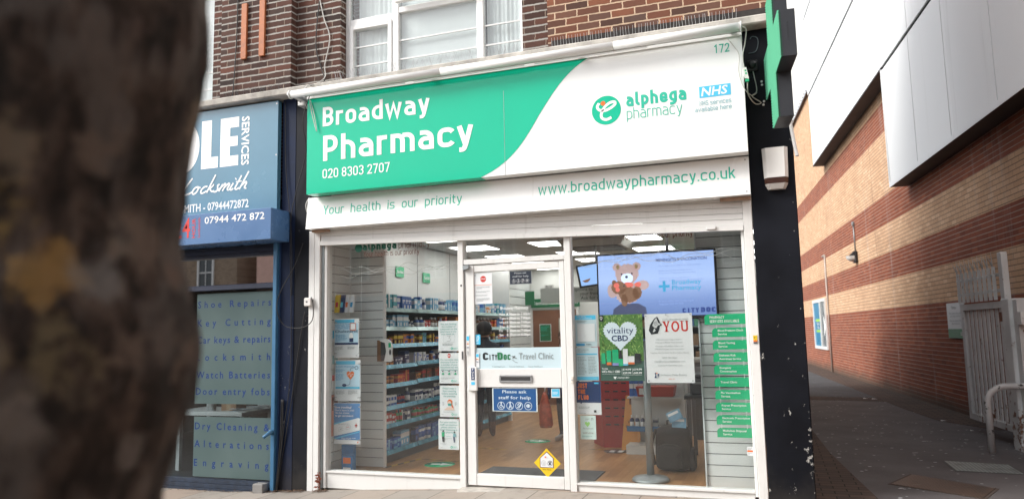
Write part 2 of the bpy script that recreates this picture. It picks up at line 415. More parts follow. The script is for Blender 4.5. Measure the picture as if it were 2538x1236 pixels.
    U = {
     'B': [[(2*h, .52), (c-.02, .52), (c-.02, Y), (2*h, Y)], [(h, 0), (h, 1)], [(2*h, h), (c, h), (c, .52), (2*h, .52)]], 'P': [[(h, 0), (h, 1)], [(2*h, Y), (c, Y), (c, .42), (2*h, .42)]],
     'R': [[(h, 0), (h, 1)], [(2*h, Y), (c, Y), (c, .45), (2*h, .45)], [(.27, .45), (w-h*.7, 0)]], 'D': [('c', [(h, h, 0), (c, h), (c, Y), (h, Y, 0)])],
     'O': [('c', [(h, h), (c, h), (c, Y), (h, Y)])], 'C': [[(c, .72), (c, Y), (h, Y), (h, h), (c, h), (c, .28)]],
     'G': [[(c, .72), (c, Y), (h, Y), (h, h), (c, h), (c, .48, 0), (.3, .48)]], 'E': [[(w-.05, Y), (h, Y, 0), (h, h, 0), (w-.05, h)], [(h, .52), (w-.1, .52)]],
     'F': [[(w-.05, Y), (h, Y, 0), (h, 0)], [(h, .5), (w-.1, .5)]], 'H': [[(h, 0), (h, 1)], [(c, 0), (c, 1)], [(h, .52), (c, .52)]],
     'L': [[(h, 1), (h, h, 0), (w-.06, h)]], 'T': [[(0, Y), (w, Y)], [(w/2, 0), (w/2, 1)]], 'U': [[(h, 1), (h, h), (c, h), (c, 1)]],
     'N': [[(h, 0), (h, 1-h, 0), (c, h, 0), (c, 1)]], 'S': [[(c, .75), (c, Y, .2), (h, Y, .2), (h, .53, .2), (c, .48, .2), (c, h, .2), (h, h, .2), (h, .26)]],
     'Y': [[(h*.7, 1), (w/2, .45, 0), (w-h*.7, 1)], [(w/2, 0), (w/2, .47)]], 'V': [[(h*.7, 1), (w/2, h*.5, 0), (w-h*.7, 1)]], 'A': [[(h*.7, 0), (w/2, 1-h*.6, 0), (w-h*.7, 0)], [(.14, .3), (w-.14, .3)]],
     'K': [[(h, 0), (h, 1)], [(h, .4), (w-h*.7, 1)], [(.2, .55), (w-h*.6, 0)]], 'X': [[(h, 0), (c, 1)], [(h, 1), (c, 0)]], 'I': [[(w/2, 0), (w/2, 1)]], 'J': [[(c, 1), (c, h), (h, h), (h, .3)]],
     'Q': [('c', [(h, h), (c, h), (c, Y), (h, Y)]), [(.35, .25), (w, 0)]], 'Z': [[(0, Y), (c, Y, 0), (h, h, 0), (w, h)]],
     '0': [('c', [(h, h), (c, h), (c, Y), (h, Y)])], '1': [[(.10, .76), (.32, 1-h, 0), (.32, 0)]], '2': [[(h, .72), (h, Y), (c, Y), (c, .58), (h*1.1, h, 0), (w, h)]],
     '3': [[(h, .78), (h, Y), (c, Y), (c, .53), (.24, .53)], [(.24, .53), (c, .53), (c, h), (h, h), (h, .24)]],
     '4': [[(w, .22), (h*.8, .22, 0), (.34, 1)], [(.40, .42), (.40, 0)]], '5': [[(c, Y), (h*1.2, Y, 0), (h*1.1, .52, .05), (c, .60), (c, h), (h, h), (h, .24)]],
     '6': [[(.36, 1), (h, .42), (h, h), (c, h), (c, .6), (h*2, .6)]], '7': [[(0, Y), (c, Y, 0), (.2, 0)]],
     '8': [('c', [(h, h), (c, h), (c, .53), (h, .53)]), ('c', [(h*1.2, .53), (w-h*1.2, .53), (w-h*1.2, Y), (h*1.2, Y)])], '9': [[(.2, 0), (c, .58), (c, Y), (h, Y), (h, .4), (w-2*h, .4)]],
    }
    if ch == 'M': return .72, [[(h, 0), (h, 1-h*.2, 0), (.36, .3, 0), (.72-h, 1-h*.2, 0), (.72-h, 0)]], .2
    if ch == 'W': return .9, [[(h*.7, 1), (.25, h*.3, 0), (.45, .95, 0), (.65, h*.3, 0), (.9-h*.7, 1)]], .2
    return w, U.get(ch, U['O']), .22
def din(body, sw=.14, gap=1):
    h = sw/2; vs = []; fs = []; x = 0
    for ch in body:
        w, st, r = din_glyph(ch, h)
        for k, q in enumerate(st):
            cl = isinstance(q, tuple)
            pts = fillet(q[1] if cl else q, r, cl); v, f = ribbon(pts, h, cl)
            o = len(vs); vs += [(x+a, b, k*.0004) for a, b in v]; fs += [tuple(o+i for i in e) for e in f]
        x += w + (.13 if ch != ' ' else .02)*gap
    return vs, fs, x-.13*gap

# ------------------------------------------------------------------ things
def tag(o, label=None, cat=None, group=None, kind=None):
    if label: o['label'] = label
    if cat: o['category'] = cat
    if group: o['group'] = group
    if kind: o['kind'] = kind
    return o
def thing(name, label, cat, loc=(0, 0, 0), rotz=0, group=None):
    o = bpy.data.objects.new(name, None); COL.objects.link(o); o.empty_display_size = .2
    o.location = loc; o.rotation_euler = (0, 0, rotz); ORG[o.name] = Vector(loc)
    return tag(o, label, cat, group)
def dup(o, loc=None, label=None, group=None):
    r = o.copy(); COL.objects.link(r)
    if loc is not None: r.location = loc
    if label: r['label'] = label
    if group: r['group'] = group
    for ch in o.children:
        c = ch.copy(); COL.objects.link(c); c.parent = r
        for g in ch.children:
            d = g.copy(); COL.objects.link(d); d.parent = c
    return r

def sheet(name, label, cat, x0, x1, z0, z1, y, mat, parts=(), thick=.003, group=None, outline=None, parent=None, tilt=0):
    """a printed sheet facing the street; each part sits a fraction of a millimetre proud of the one before"""
    cx, cz = (x0+x1)/2, (z0+z1)/2
    W, H = x1-x0, z1-z0
    m = MB()
    if outline: m.prism([(x0+u*W, z0+v*H) for u, v in outline], y, y+thick)
    else: m.box(x0, x1, y, y+thick, z0, z1)
    root = m.build(name, mat, parent=parent, loc=None if parent else (cx, y, z0))
    if not parent: tag(root, label, cat, group)
    k = 0
    for pn, pm, items in parts:
        k += 1; q = MB(); yy = y-.0012*k
        for it in items:
            t = it[0]
            if t == 'r': q.poly([(x0+a*W, z0+b*H) for a, b in ((it[1], it[2]), (it[3], it[2]), (it[3], it[4]), (it[1], it[4]))], yy)
            elif t == 'e': q.ell(x0+it[1]*W, z0+it[2]*H, it[3]*W, it[4]*W, yy, n=24)
            elif t == 'o': q.ring(x0+it[1]*W, z0+it[2]*H, it[3]*W, it[4]*W, yy, n=24)
            elif t == 'p': q.poly([(x0+a*W, z0+b*H) for a, b in it[1]], yy)
            elif t == 's': 
                v, f = ribbon(fillet([(x0+a*W, z0+b*H) for a, b in it[1]], it[3]*W if len(it) > 3 else .01), it[2]*W/2)
                q.add([(a, yy, b) for a, b in v], f)
            elif t == 'l':   # lines of small print: x0, x1, top, bottom, count
                rr = random.Random(int(it[3]*1000)+k)
                for i in range(it[5]):
                    zz = it[3]+(it[4]-it[3])*(i+.3)/it[5]; hh = (it[3]-it[4])/it[5]*.38
                    xx = it[1]
                    end = it[1]+(it[2]-it[1])*(rr.uniform(.75, 1) if i < it[5]-1 else rr.uniform(.4, .8))
                    while xx < end:
                        ww = rr.uniform(.035, .11); q.poly([(x0+a*W, z0+b*H) for a, b in ((xx, zz-hh), (min(xx+ww, end), zz-hh), (min(xx+ww, end), zz), (xx, zz))], yy); xx += ww+.018
            elif t == 't':
                kw = dict(it[5]) if len(it) > 5 else {}
                q.text(it[1], x0+it[2]*W, z0+it[3]*H, it[4]*H, yy, **kw)
        if q.v: q.build(pn, pm, root, local=False) if not parent else q.build(pn, pm, root)
    return root

O_X = lambda **k: k
# ================================================================== GROUND
def zg(x):            # the pavement falls gently to the left
    return -.055*max(0, -x) if x > -3.4 else -.187
def stone_mat():
    t = NT('paving_stone'); v = t.obj(); sep = t.n('SeparateXYZ'); t.put(sep.inputs[0], v)
    X, Y = sep.outputs['X'], sep.outputs['Y']
    yr = t.math('DIVIDE', Y, .62); row = t.math('FLOOR', yr); fy = t.math('SUBTRACT', yr, row)
    xr = t.math('ADD', t.math('DIVIDE', X, .475), t.math('MULTIPLY', row, .37)); cl = t.math('FLOOR', xr); fx = t.math('SUBTRACT', xr, cl)
    c = t.n('CombineXYZ'); t.put(c.inputs[0], cl); t.put(c.inputs[1], row)
    w = t.n('TexWhiteNoise', noise_dimensions='2D'); t.put(w.inputs[0], c.outputs[0])
    col = t.ramp(w.outputs[0], [(0, (.25, .225, .20)), (.5, (.31, .275, .24)), (1, (.30, .235, .19))])
    n = t.noise(v, 5, 6, .65); f = t.noise(v, 70, 3)
    col = t.mix(t.math('MULTIPLY', t.step(n, .5, .7), .45), col, (.15, .135, .12)); col = t.mix(t.math('MULTIPLY', t.step(f, .5, .75), .3), col, (.38, .36, .33))
    d = t.math('MINIMUM', t.math('MULTIPLY', t.math('MINIMUM', fx, t.math('SUBTRACT', 1., fx)), .475), t.math('MULTIPLY', t.math('MINIMUM', fy, t.math('SUBTRACT', 1., fy)), .62))
    j = t.math('SUBTRACT', 1., t.step(d, .002, .006)); col = t.mix(t.math('MULTIPLY', j, .8), col, (.04, .035, .03))
    vo = t.n('TexVoronoi'); t.put(vo.inputs['Vector'], v); vo.inputs['Scale'].default_value = 4
    col = t.mix(t.math('MULTIPLY', t.math('SUBTRACT', 1., t.step(vo.outputs['Distance'], .06, .09)), .5), col, (.10, .09, .085))
    t.bump(t.math('SUBTRACT', t.math('MULTIPLY', f, .3), j), .3, .005)
    return t.fin(col, .8, 0, .3)
def tar_mat(name, base, gum=1.0):
    t = NT(name); v = t.obj(); n = t.noise(v, 1.4, 6, .6); f = t.noise(v, 120, 3, .7)
    col = t.ramp(n, [(.3, tuple(c*.75 for c in base)), (.7, tuple(c*1.25 for c in base))])
    col = t.mix(t.math('MULTIPLY', t.step(f, .5, .8), .4), col, tuple(c*2 for c in base))
    if gum:
        for sc, th in ((4.1, .085), (6.3, .10), (9.0, .11), (5.2, .08)):
            vo = t.n('TexVoronoi'); t.put(vo.inputs['Vector'], t.scale(v, (.7, 1.0, 1.0))); vo.inputs['Scale'].default_value = sc
            se = t.n('SeparateColor'); t.put(se.inputs[0], vo.outputs['Color'])
            on = t.math('GREATER_THAN', se.outputs[0], .2)
            k = t.math('MULTIPLY', t.math('SUBTRACT', 1., t.step(vo.outputs['Distance'], th*.7, th)), on)
            col = t.mix(t.math('MULTIPLY', k, .85*gum), col, (.46, .48, .49))
    t.bump(f, .35, .004)
    return t.fin(col, .75, 0, .3)
def ground():
    m = MB(); m.add([(-220, -220, -.24), (220, -220, -.24), (220, 260, -.24), (-220, 260, -.24)], [(0, 1, 2, 3)])
    tag(m.build('ground', tar_mat('road_asphalt', (.05, .05, .052), 0), loc=(0, 0, -.24)), kind='structure')
    m = MB(); xs = [-60, -8, -3.4, -2, -1, 0, 1, 2.2, 3.0, 12]
    for a, b in zip(xs[:-1], xs[1:]):
        za, zb = (zg(a), zg(b))
        m.add([(a, -9.2, za), (b, -9.2, zb), (b, .3 if b < 3.5 else -.0, zb), (a, .3 if b < 3.5 else -.0, za)], [(0, 1, 2, 3)])
        m.add([(a, -9.2, -.26), (b, -9.2, -.26), (b, -9.2, zb), (a, -9.2, za)], [(0, 1, 2, 3)])
    tag(m.build('pavement', stone_mat(), loc=(0, 0, 0)), kind='structure')
    m = MB(); m.slab([(2.5, -.35), (5.8, -1.2), (12, -1.2), (12, 60), (-2, 60), (-2, 14), (2.5, 11)], -.1, .004)
    tag(m.build('alley_path', tar_mat('alley_tarmac', (.085, .079, .08), 1.0), loc=(0, 0, 0)), kind='structure')
    pav = brick('paver_brick', [(0, (.075, .055, .045)), (.5, (.10, .068, .052)), (1, (.062, .048, .042))], (.018, .016, .015), (.018, .016, .015), bw=.21, bh=.11, mh=.011, mv=.011, axis='XY', bump=.3)
    m = MB(); m.slab([(2.5, -.33), (3.12, -.33), (3.05, .34), (2.84, 2.62), (2.74, 4.6), (2.7, 9.3), (2.5, 9.3)], -.05, .009)
    dx, dy = math.sin(R(-5.222)), math.cos(R(-5.222)); nx, ny = dy, -dx
    def A(u, v): return (nx*(5.7184+v)-dx*u, ny*(5.7184+v)-dy*u)
    m.slab([A(-60, -.58), A(-7.2, -.68), A(-5.6, -.62), A(-4.6, -.2), A(-4.6, .05), A(-60, .05)], -.05, .0085)
    m.slab([(2.5, 9.45), (4.35, 9.05), (4.25, 9.8), (2.5, 10.1)], -.05, .0075)
    tag(m.build('brick_edging', pav, loc=(0, 0, 0)), kind='structure')
    m = MB(); m.slab([(-2, 14.2), (2.5, 10.2), (4.2, 9.95), A(-60, -.62)], -.05, .007)
    tag(m.build('far_path', tar_mat('blue_tarmac', (.055, .062, .068), .3), loc=(0, 0, 0)), kind='structure')
    return A
A_ = ground()

# ================================================================== TERRACE BUILDING
M_brick = brick('old_brick', [(0, (.03, .021, .019)), (.25, (.10, .041, .029)), (.5, (.055, .034, .029)), (.75, (.13, .05, .034)), (1, (.072, .044, .036))],
                (.40, .38, .35), (.26, .2, .16), mh=.017, mv=.009, wob=.006, dirt=.5, bump=.9)
M_brick2 = brick('repointed_brick', [(0, (.065, .036, .028)), (.3, (.17, .066, .04)), (.6, (.10, .06, .048)), (1, (.22, .082, .045))],
                 (.55, .40, .28), (.55, .40, .28), mh=.013, mv=.012, wob=.005, dirt=.25, bump=.7)
M_conc = plain('concrete', (.46, .43, .39), .85, var=.45, vs=6, bump=.4)
def paint_chipped(name, base, chips=1.0, edge=None):
    t = NT(name); v = t.obj(); sep = t.n('SeparateXYZ'); t.put(sep.inputs[0], v)
    n = t.noise(v, 2.2, 5); c = t.ramp(n, [(.3, tuple(b*.7 for b in base)), (.7, tuple(b*1.5 for b in base))])
    sc = t.noise(t.scale(v, (2, 2, 16)), 2.5, 5, .7)
    c = t.mix(t.math('MULTIPLY', t.step(sc, .6, .78), .35), c, tuple(b*3 for b in base))
    ch = t.noise(t.scale(v, (1, 1, .75)), 26, 6, .72); patch = t.noise(v, 5.5, 3, .6)
    low = t.math('SUBTRACT', 1., t.step(sep.outputs['Z'], .1, 2.2))
    w = t.math('ADD', t.math('MULTIPLY', t.step(patch, .45, .68), .14), t.math('MULTIPLY', low, .045))
    if edge: w = t.math('ADD', w, t.math('MULTIPLY', t.math('MULTIPLY', t.step(sep.outputs['X'], edge-.10, edge), t.math('ADD', t.math('MULTIPLY', low, .8), .25)), .13))
    k = t.step(t.math('ADD', ch, w), .775, .795)
    c = t.mix(t.math('MULTIPLY', k, chips), c, t.mix(patch, (.22, .21, .2), (.46, .45, .42)))
    dirt = t.math('MULTIPLY', t.math('SUBTRACT', 1., t.step(t.math('ADD', sep.outputs['Z'], t.math('MULTIPLY', patch, .5)), .15, .55)), .5)
    c = t.mix(dirt, c, (.05, .045, .04))
    t.bump(t.math('SUBTRACT', t.math('MULTIPLY', sc, .4), k), .5, .004)
    return t.fin(c, t.math('MULTIPLY_ADD', n, .3, .4), 0, .15)
M_blackp = paint_chipped('chipped_black_paint', (.0055, .0065, .010), edge=2.56)
M_blackq = paint_chipped('worn_black_paint', (.0055, .0065, .010), .8)
M_navyp = paint_chipped('chipped_navy_paint', (.008, .014, .036), .5)

def building():
    b = thing('brick_building', 'dark brick terrace building above the two shops with white framed upstairs windows', 'building', (0, .3, 0))
    w = MB()
    def wall(x0, x1, z0, z1, y0=.1, y1=.4): w.box(x0, x1, y0, y1, z0, z1)
    wall(-14, -5.95, 4.08, 9.2); wall(-3.78, -2.03, 4.08, 9.2); wall(.095, 2.5, 4.08, 9.2)
    wall(-5.95, -3.78, 5.8, 9.2); wall(-2.03, .095, 5.8, 9.2); wall(-5.95, -3.78, 4.08, 4.18); wall(-2.03, .095, 4.08, 4.17)
    w.build('wall', M_brick, b)
    s = MB(); s.box(2.5, 2.56, .42, 5.5, 0, 9.2); s.box(-14, -13.9, .42, 5.5, 0, 9.2); s.box(-14, 2.5, 5.4, 5.5, 3.4, 9.2); s.box(2.5, 2.56, 5.502, 11, 0, 3.3); s.box(-14, -13.9, 5.502, 11, 0, 3.3); s.box(-14, 2.5, 10.9, 11, 0, 3.3)
    s.build('side_wall', brick('side_brick', [(0, (.1, .05, .035)), (.5, (.18, .075, .05)), (1, (.13, .07, .05))], (.35, .32, .28), (.35, .32, .28), axis='YZ'), b)
    p = MB(); p.box(-3.58, -2.61, -.0, .098, 4.17, 9.2); p.build('pier', M_brick, b)
    p = MB(); p.box(.375, 2.56, .045, .098, 4.17, 9.2); p.box(2.5, 2.56, .098, .418, 4.17, 9.2); p.build('pier', M_brick2, b)
    p = MB(); p.box(-14, 2.56, .42, 5.5, 9.2, 9.45); p.box(-14, 2.56, 5.502, 11, 3.301, 3.39); p.build('roof', M_conc, b)
    l = MB(); l.box(-14, 2.56, -.14, .098, 4.085, 4.165, bev=.012); l.build('ledge', M_conc, b)
    d = MB(); d.box(.42, 2.56, -.0, .043, 4.167, 4.275); d.build('course', plain('sooty_brick', (.035, .03, .028), .9, var=.5, vs=12, bump=.6), b)
    q = MB(); q.box(2.192, 2.56, 0, .42, -.3, 4.083, bev=.008); q.build('corner_pillar', M_blackp, b)
    q = MB(); q.box(-2.70, -2.53, 0, .42, -.4, 4.083); q.build('pilaster', M_navyp, b)
    q = MB(); q.box(-2.528, -2.345, 0.004, .42, -.4, 4.083); q.build('pilaster', M_blackq, b)
    # floor slab over the shops (dark space behind the fascias)
    q = MB(); q.box(-14, 2.5, .42, 10.9, 3.0, 3.1); q.build('floor_slab', M_conc, b)
    # upstairs windows
    def win(x0, x1, z0, z1, m1, m2, tr):
        y0, y1 = .20, .27
        f = MB(); fw = .055
        f.box(x0, x0+fw, y0, y1, z0, z1, bev=.008); f.box(x1-fw, x1, y0, y1, z0, z1, bev=.008); f.box(x0+fw, x1-fw, y0, y1, z0, z0+fw, bev=.008); f.box(x0+fw, x1-fw, y0, y1, z1-fw, z1, bev=.008)
        for mx in (m1, m2): f.box(mx-.04, mx+.04, y0-.002, y1, z0+fw, z1-fw, bev=.008)
        edges = [x0+fw, m1-.04, m1+.04, m2-.04, m2+.04, x1-fw]
        f.box(edges[0], edges[1], y0+.002, y1, tr-.04, tr+.04, bev=.008)
        f.box(edges[2], edges[3], y0+.002, y1, tr+.02, tr+.09, bev=.008)
        # casement leaves sit a little proud
        f.box(edges[0], edges[0]+.05, y0-.015, y1, z0+fw, tr-.04, bev=.006); f.box(edges[1]-.05, edges[1], y0-.015, y1, z0+fw, tr-.04, bev=.006)
        f.box(edges[0]+.05, edges[1]-.05, y0-.015, y1, tr-.09, tr-.04, bev=.006)
        f.box(edges[2], edges[3], y0-.10, y0-.05, tr+.10, tr+.16, bev=.006)
        fo = f.build('window', plain('white_upvc', (.82, .82, .81), .3, var=.05), b)
        g = MB(); g.box(x0+fw, x1-fw, y0+.03, y0+.036, z0+fw, z1-fw); g.build('pane', M_glass_up, fo)
        gb = MB()
        for i in (0, 2, 4):
            for zz in (.27, .58): gb.box(edges[i], edges[i+1], y0+.016, y0+.028, z0+fw+zz*(tr-z0-fw)-.008, z0+fw+zz*(tr-z0-fw)+.008)
        gb.build('glazing_bar', white_up, fo)
        c = MB(); 
        for (a, bb, yy) in ((x0+fw+.07, m1-.06, .29), (m1+.045, m2-.05, .262), (m2+.05, x1-fw-.02, .28)):
            n = 26; v = []
            for i in range(n+1):
                xx = a+(bb-a)*i/n; dy = (.014*math.sin(i*1.9)+.008*math.sin(i*.7))*(.08 if yy == .262 else .5)
                v += [(xx, yy+dy, z0+.02), (xx, yy+dy, z1-.1)]
            c.add(v, [(2*i, 2*i+2, 2*i+3, 2*i+1) for i in range(n)], 0, True)
        c.build('curtain', flat('white_net', (.62, .64, .64), .8), fo)
        dk = MB(); dk.box(x0, x1, .9, .95, z0, z1); dk.build('room_back', M_darkgrey, fo)
        sl = MB(); sl.box(x0-.03, x1+.03, .0, .20, z0-.02, z0+.0, bev=.006); sl.build('sill', M_conc, fo)
    win(-2.03, .095, 4.19, 5.78, -1.40, -.405, 4.93)
    win(-5.95, -3.78, 4.20, 5.78, -5.3, -4.4, 4.93)
    # paired timber battens on the pier
    for i, x in enumerate((-3.24, -2.99)):
        m = MB(); m.hexa([(x-.035, -.03, 4.63), (x+.035, -.03, 4.63), (x+.035, -.002, 4.63), (x-.035, -.002, 4.63), (x-.032, -.03, 5.29), (x+.038, -.03, 5.29), (x+.038, -.002, 5.29), (x-.032, -.002, 5.29)])
        tag(m.build('timber_batten', plain('orange_timber', (.42, .13, .04), .6, var=.35, vs=9)), ('left' if i == 0 else 'right')+' one of two upright orange timber battens on the brick pier', 'batten', 'timber battens on the brick pier')
building()

def spikes():
    m = MB(); rr = random.Random(3)
    m.box(-2.02, .09, -.03, .0, 4.167, 4.174)
    for i in range(150):
        x = -2.0+2.08*i/150+rr.uniform(-.006, .006); tilt = rr.choice((-.05, -.02, .02, .05)); m.tube([(x, -.015, 4.17), (x+tilt, -.015+rr.uniform(-.03, .02), 4.30+rr.uniform(-.02, .02))], .0013, 4, cap=False)
    tag(m.build('bird_spikes', M_steel), 'strip of thin wire bird spikes under the upstairs window', 'bird spikes')
    m = MB(); m.box(.42, 2.2, -.05, -.022, 4.167, 4.174)
    for i in range(60):
        x = .44+1.74*i/60; m.tube([(x, -.035, 4.17), (x+rr.uniform(-.01, .01), -.035, 4.29)], .0014, 4, cap=False)
    tag(m.build('bird_spikes', M_steel), 'strip of upright bird spikes on the ledge below the repointed brick at right', 'bird spikes')
    m = MB(); m.box(-3.55, -2.62, -.06, -.03, 4.167, 4.174)
    for i in range(60):
        x = -3.54+.9*i/60; m.tube([(x, -.045, 4.17), (x+rr.choice((-.06, .05, .02)), -.05+rr.uniform(-.03, .02), 4.25)], .0013, 4, cap=False)
    tag(m.build('bird_spikes', M_darkgrey), 'bent dark bird spikes on the ledge below the brick pier', 'bird spikes')
spikes()

# ================================================================== PHARMACY FASCIA
def fascia():
    s = thing('shop_sign', 'large green and white fascia sign of the pharmacy', 'shop sign', (0, -.1, 2.93))
    x0, x1, z0, z1, y = -2.206, 2.193, 2.93, 3.948, -.25
    m = MB(); m.box(x0, .003, y, -.115, z0, z1); m.box(.006, x1, y, -.115, z0, z1); m.build('panel', M_signwhite, s)
    # green field bounded by an S shaped swoosh
    def bez(p, n=16): return [tuple(((1-t)**3)*p[0][i]+3*t*(1-t)**2*p[1][i]+3*t*t*(1-t)*p[2][i]+t**3*p[3][i] for i in (0, 1)) for t in [k/n for k in range(n+1)]]
    curve = bez([(-.244, z0), (.10, 3.05), (.22, 3.27), (.36, 3.48)])[:-1]+bez([(.36, 3.48), (.47, 3.63), (.60, 3.84), (.834, z1)])
    g = MB(); pts = [(x0, z0)]+curve+[(x0, z1)]
    g.prism(pts, y-.003, y-.0005); g.box(x0, -.244, y-.002, -.117, z0-.003, z0-.0005); g.build('green_field', M_green, s)
    e = MB(); e.box(x0-.002, x1+.002, y-.012, -.115, z1+.001, z1+.028); e.build('top_edge', M_white, s)
    sm = MB(); sm.box(.0035, .0055, y-.0045, y-.003, z0, 3.75); sm.build('seam', M_steel, s)
    t = MB(); yy = y-.0055
    t.text('Broadway', -2.012, 3.631, .205, yy, w=1.235, font='d', sw=.165)
    t.build('lettering', M_ltwhite, s); t = MB(); t.text('Pharmacy', -2.005, 3.262, .268, yy, w=1.69, font='d', sw=.165)
    t.build('lettering', M_ltwhite, s); t = MB(); t.text('020 8303 2707', -2.010, 3.078, .098, yy, w=.785, font='d', sw=.13)
    t.build('lettering', M_ltwhite, s)
    t = MB(); yy = y-.002
    t.text('alphega', 1.176, 3.444, .128, yy, w=.53, font='d', sw=.20); t.build('lettering', M_ltgreen, s); t = MB()
    t.text('pharmacy', 1.176, 3.328, .104, yy, w=.49, font='d', sw=.075)
    t.build('lettering', M_ltgreen, s); t = MB(); t.text('172', 1.958, 3.822, .078, yy, w=.13, font='d', sw=.13)
    t.build('lettering', M_ltgreen, s)
    t = MB(); t.text('NHS services', 2.08, 3.372, .042, yy, w=.265, align='R', font='d', sw=.11); t.text('available here', 2.08, 3.318, .042, yy, w=.305, align='R', font='d', sw=.11); t.build('lettering', M_ltpaleblue, s)
    # round emblem with a white curling figure
    c = MB(); cx, cz, r = .992, 3.436, .134; c.ell(cx, cz, r, r, yy, n=48); em = c.build('emblem', M_green, s)
    c = MB()
    fig = [(-.48, .54), (-.61, .30), (-.50, .08), (-.28, .03), (-.03, .30), (.28, .49), (.58, .50), (.60, .33), (.33, .13), (.0, .0), (-.23, -.03), (-.33, -.17), (-.36, -.37), (-.28, -.55), (-.05, -.65), (.17, -.61), (.33, -.53)]
    v, f = ribbon(spline([(cx+a*r, cz+b*r) for a, b in fig]), .0125); c.add([(a, yy-.001, b) for a, b in v], f); c.build('figure', M_ltwhite, em)
    c = MB(); c.ell(cx-.028, cz+.066, .022, .022, yy-.0015); c.build('dot', M_orange, em)
    c = MB(); c.hexa([(1.817, yy, 3.441), (2.080, yy, 3.441), (2.080, y-.0005, 3.441), (1.817, y-.0005, 3.441), (1.817, yy, 3.541), (2.080, yy, 3.541), (2.080, y-.0005, 3.541), (1.817, y-.0005, 3.541)]); p = c.build('badge', M_nhs, s)
    c = MB(); c.text('NHS', 1.832, 3.456, .072, yy-.001, w=.215, off=.03, shear=.18); c.build('lettering', M_ltwhite, p)
    # lower white board
    s = thing('sign_board', 'long white board with green lettering under the fascia sign', 'sign', (0, -.05, 2.58))
    m = MB(); 
    for a, b2 in ((-2.296, .229), (.231, 2.19)): m.hexa([(a, -.135, 2.583), (b2, -.135, 2.583), (b2, 0, 2.583), (a, 0, 2.583), (a, -.092, 2.923), (b2, -.092, 2.923), (b2, 0, 2.923), (a, 0, 2.923)])
    m.build('panel', plain('board_white', (.86, .87, .865), .25, var=.02), s)
    def lean(t):
        t.v = [(p[0], p[1]-(2.923-p[2])*.043/.34+.008, p[2]) for p in t.v]; return t
    t = MB(); t.text('Your  health  is  our  priority', -2.093, 2.725, .098, -.102, w=1.59, font='d', sw=.115); lean(t).build('lettering', M_ltgreen, s); t = MB(); t.text('www.broadwaypharmacy.co.uk', .282, 2.737, .106, -.102, w=1.79, font='d', sw=.125); lean(t).build('lettering', M_ltgreen, s)
    t = MB()
    for x in (-2.27, 2.16):
        for z in (2.61, 2.895): t = MB(); t.ell(x, z, .008, .008, -.1015); lean(t).build('screw', M_steel, s)
    
    for a, b2 in ((1.93, 2.185), (-2.27, -2.08)): t = MB(); t.box(a, b2, -.06, -.002, 2.556, 2.580); t.build('timber_packer', plain('raw_timber', (.36, .24, .17), .8, var=.3, vs=15), s)
    # sign light trough
    s = thing('sign_light', 'white tubular sign light along the top of the green fascia', 'light', (0, -.25, 3.9))
    m = MB(); m.tube([(-2.335, -.36, 3.985), (-.6, -.36, 3.985)], .040, 14); m.tube([(-.597, -.36, 3.985), (1.1, -.36, 3.985)], .040, 14); m.tube([(1.103, -.36, 3.985), (2.185, -.36, 3.985)], .040, 14); m.build('tube', plain('white_plastic', (.8, .8, .79), .35, var=.08), s)
    m = MB(); 
    for x in (-2.345, 2.188): m.tube([(x, -.36, 3.985), (x+.014, -.36, 3.985)], .047, 14)
    m.build('end_cap', white_up, s)
    for x in (-2.3, -.75, .75, 2.12):
        m = MB(); m.box(x-.02, x+.02, -.34, .0, 3.978, 3.992); m.build('bracket', M_galv, s)
    m = MB()
    for a, c in ((-2.05, -1.0), (-.9, .25), (.35, 1.4)): m.box(a, c, -.352, -.337, 3.931, 3.942)
    m.build('diffuser', flat('diffuser', (.85, .86, .85), .4), s)
    s = MB(); s.box(-2.42, -2.335, -.13, -.0, 3.94, 4.045, bev=.008); s.box(-2.39, -2.35, -.36, -.13, 3.99, 4.02)
    j = tag(s.build('junction_box', plain('old_white_plastic', (.62, .62, .60), .5, var=.2)), 'white junction box at the left end of the sign light', 'junction box')
    s = MB(); s.poly([(-2.415, 4.005), (-2.36, 4.005), (-2.37, 3.985), (-2.385, 3.97), (-2.395, 3.985), (-2.415, 3.99)], -.1315); s.build('torn_sticker', M_darkgrey, j)
fascia()

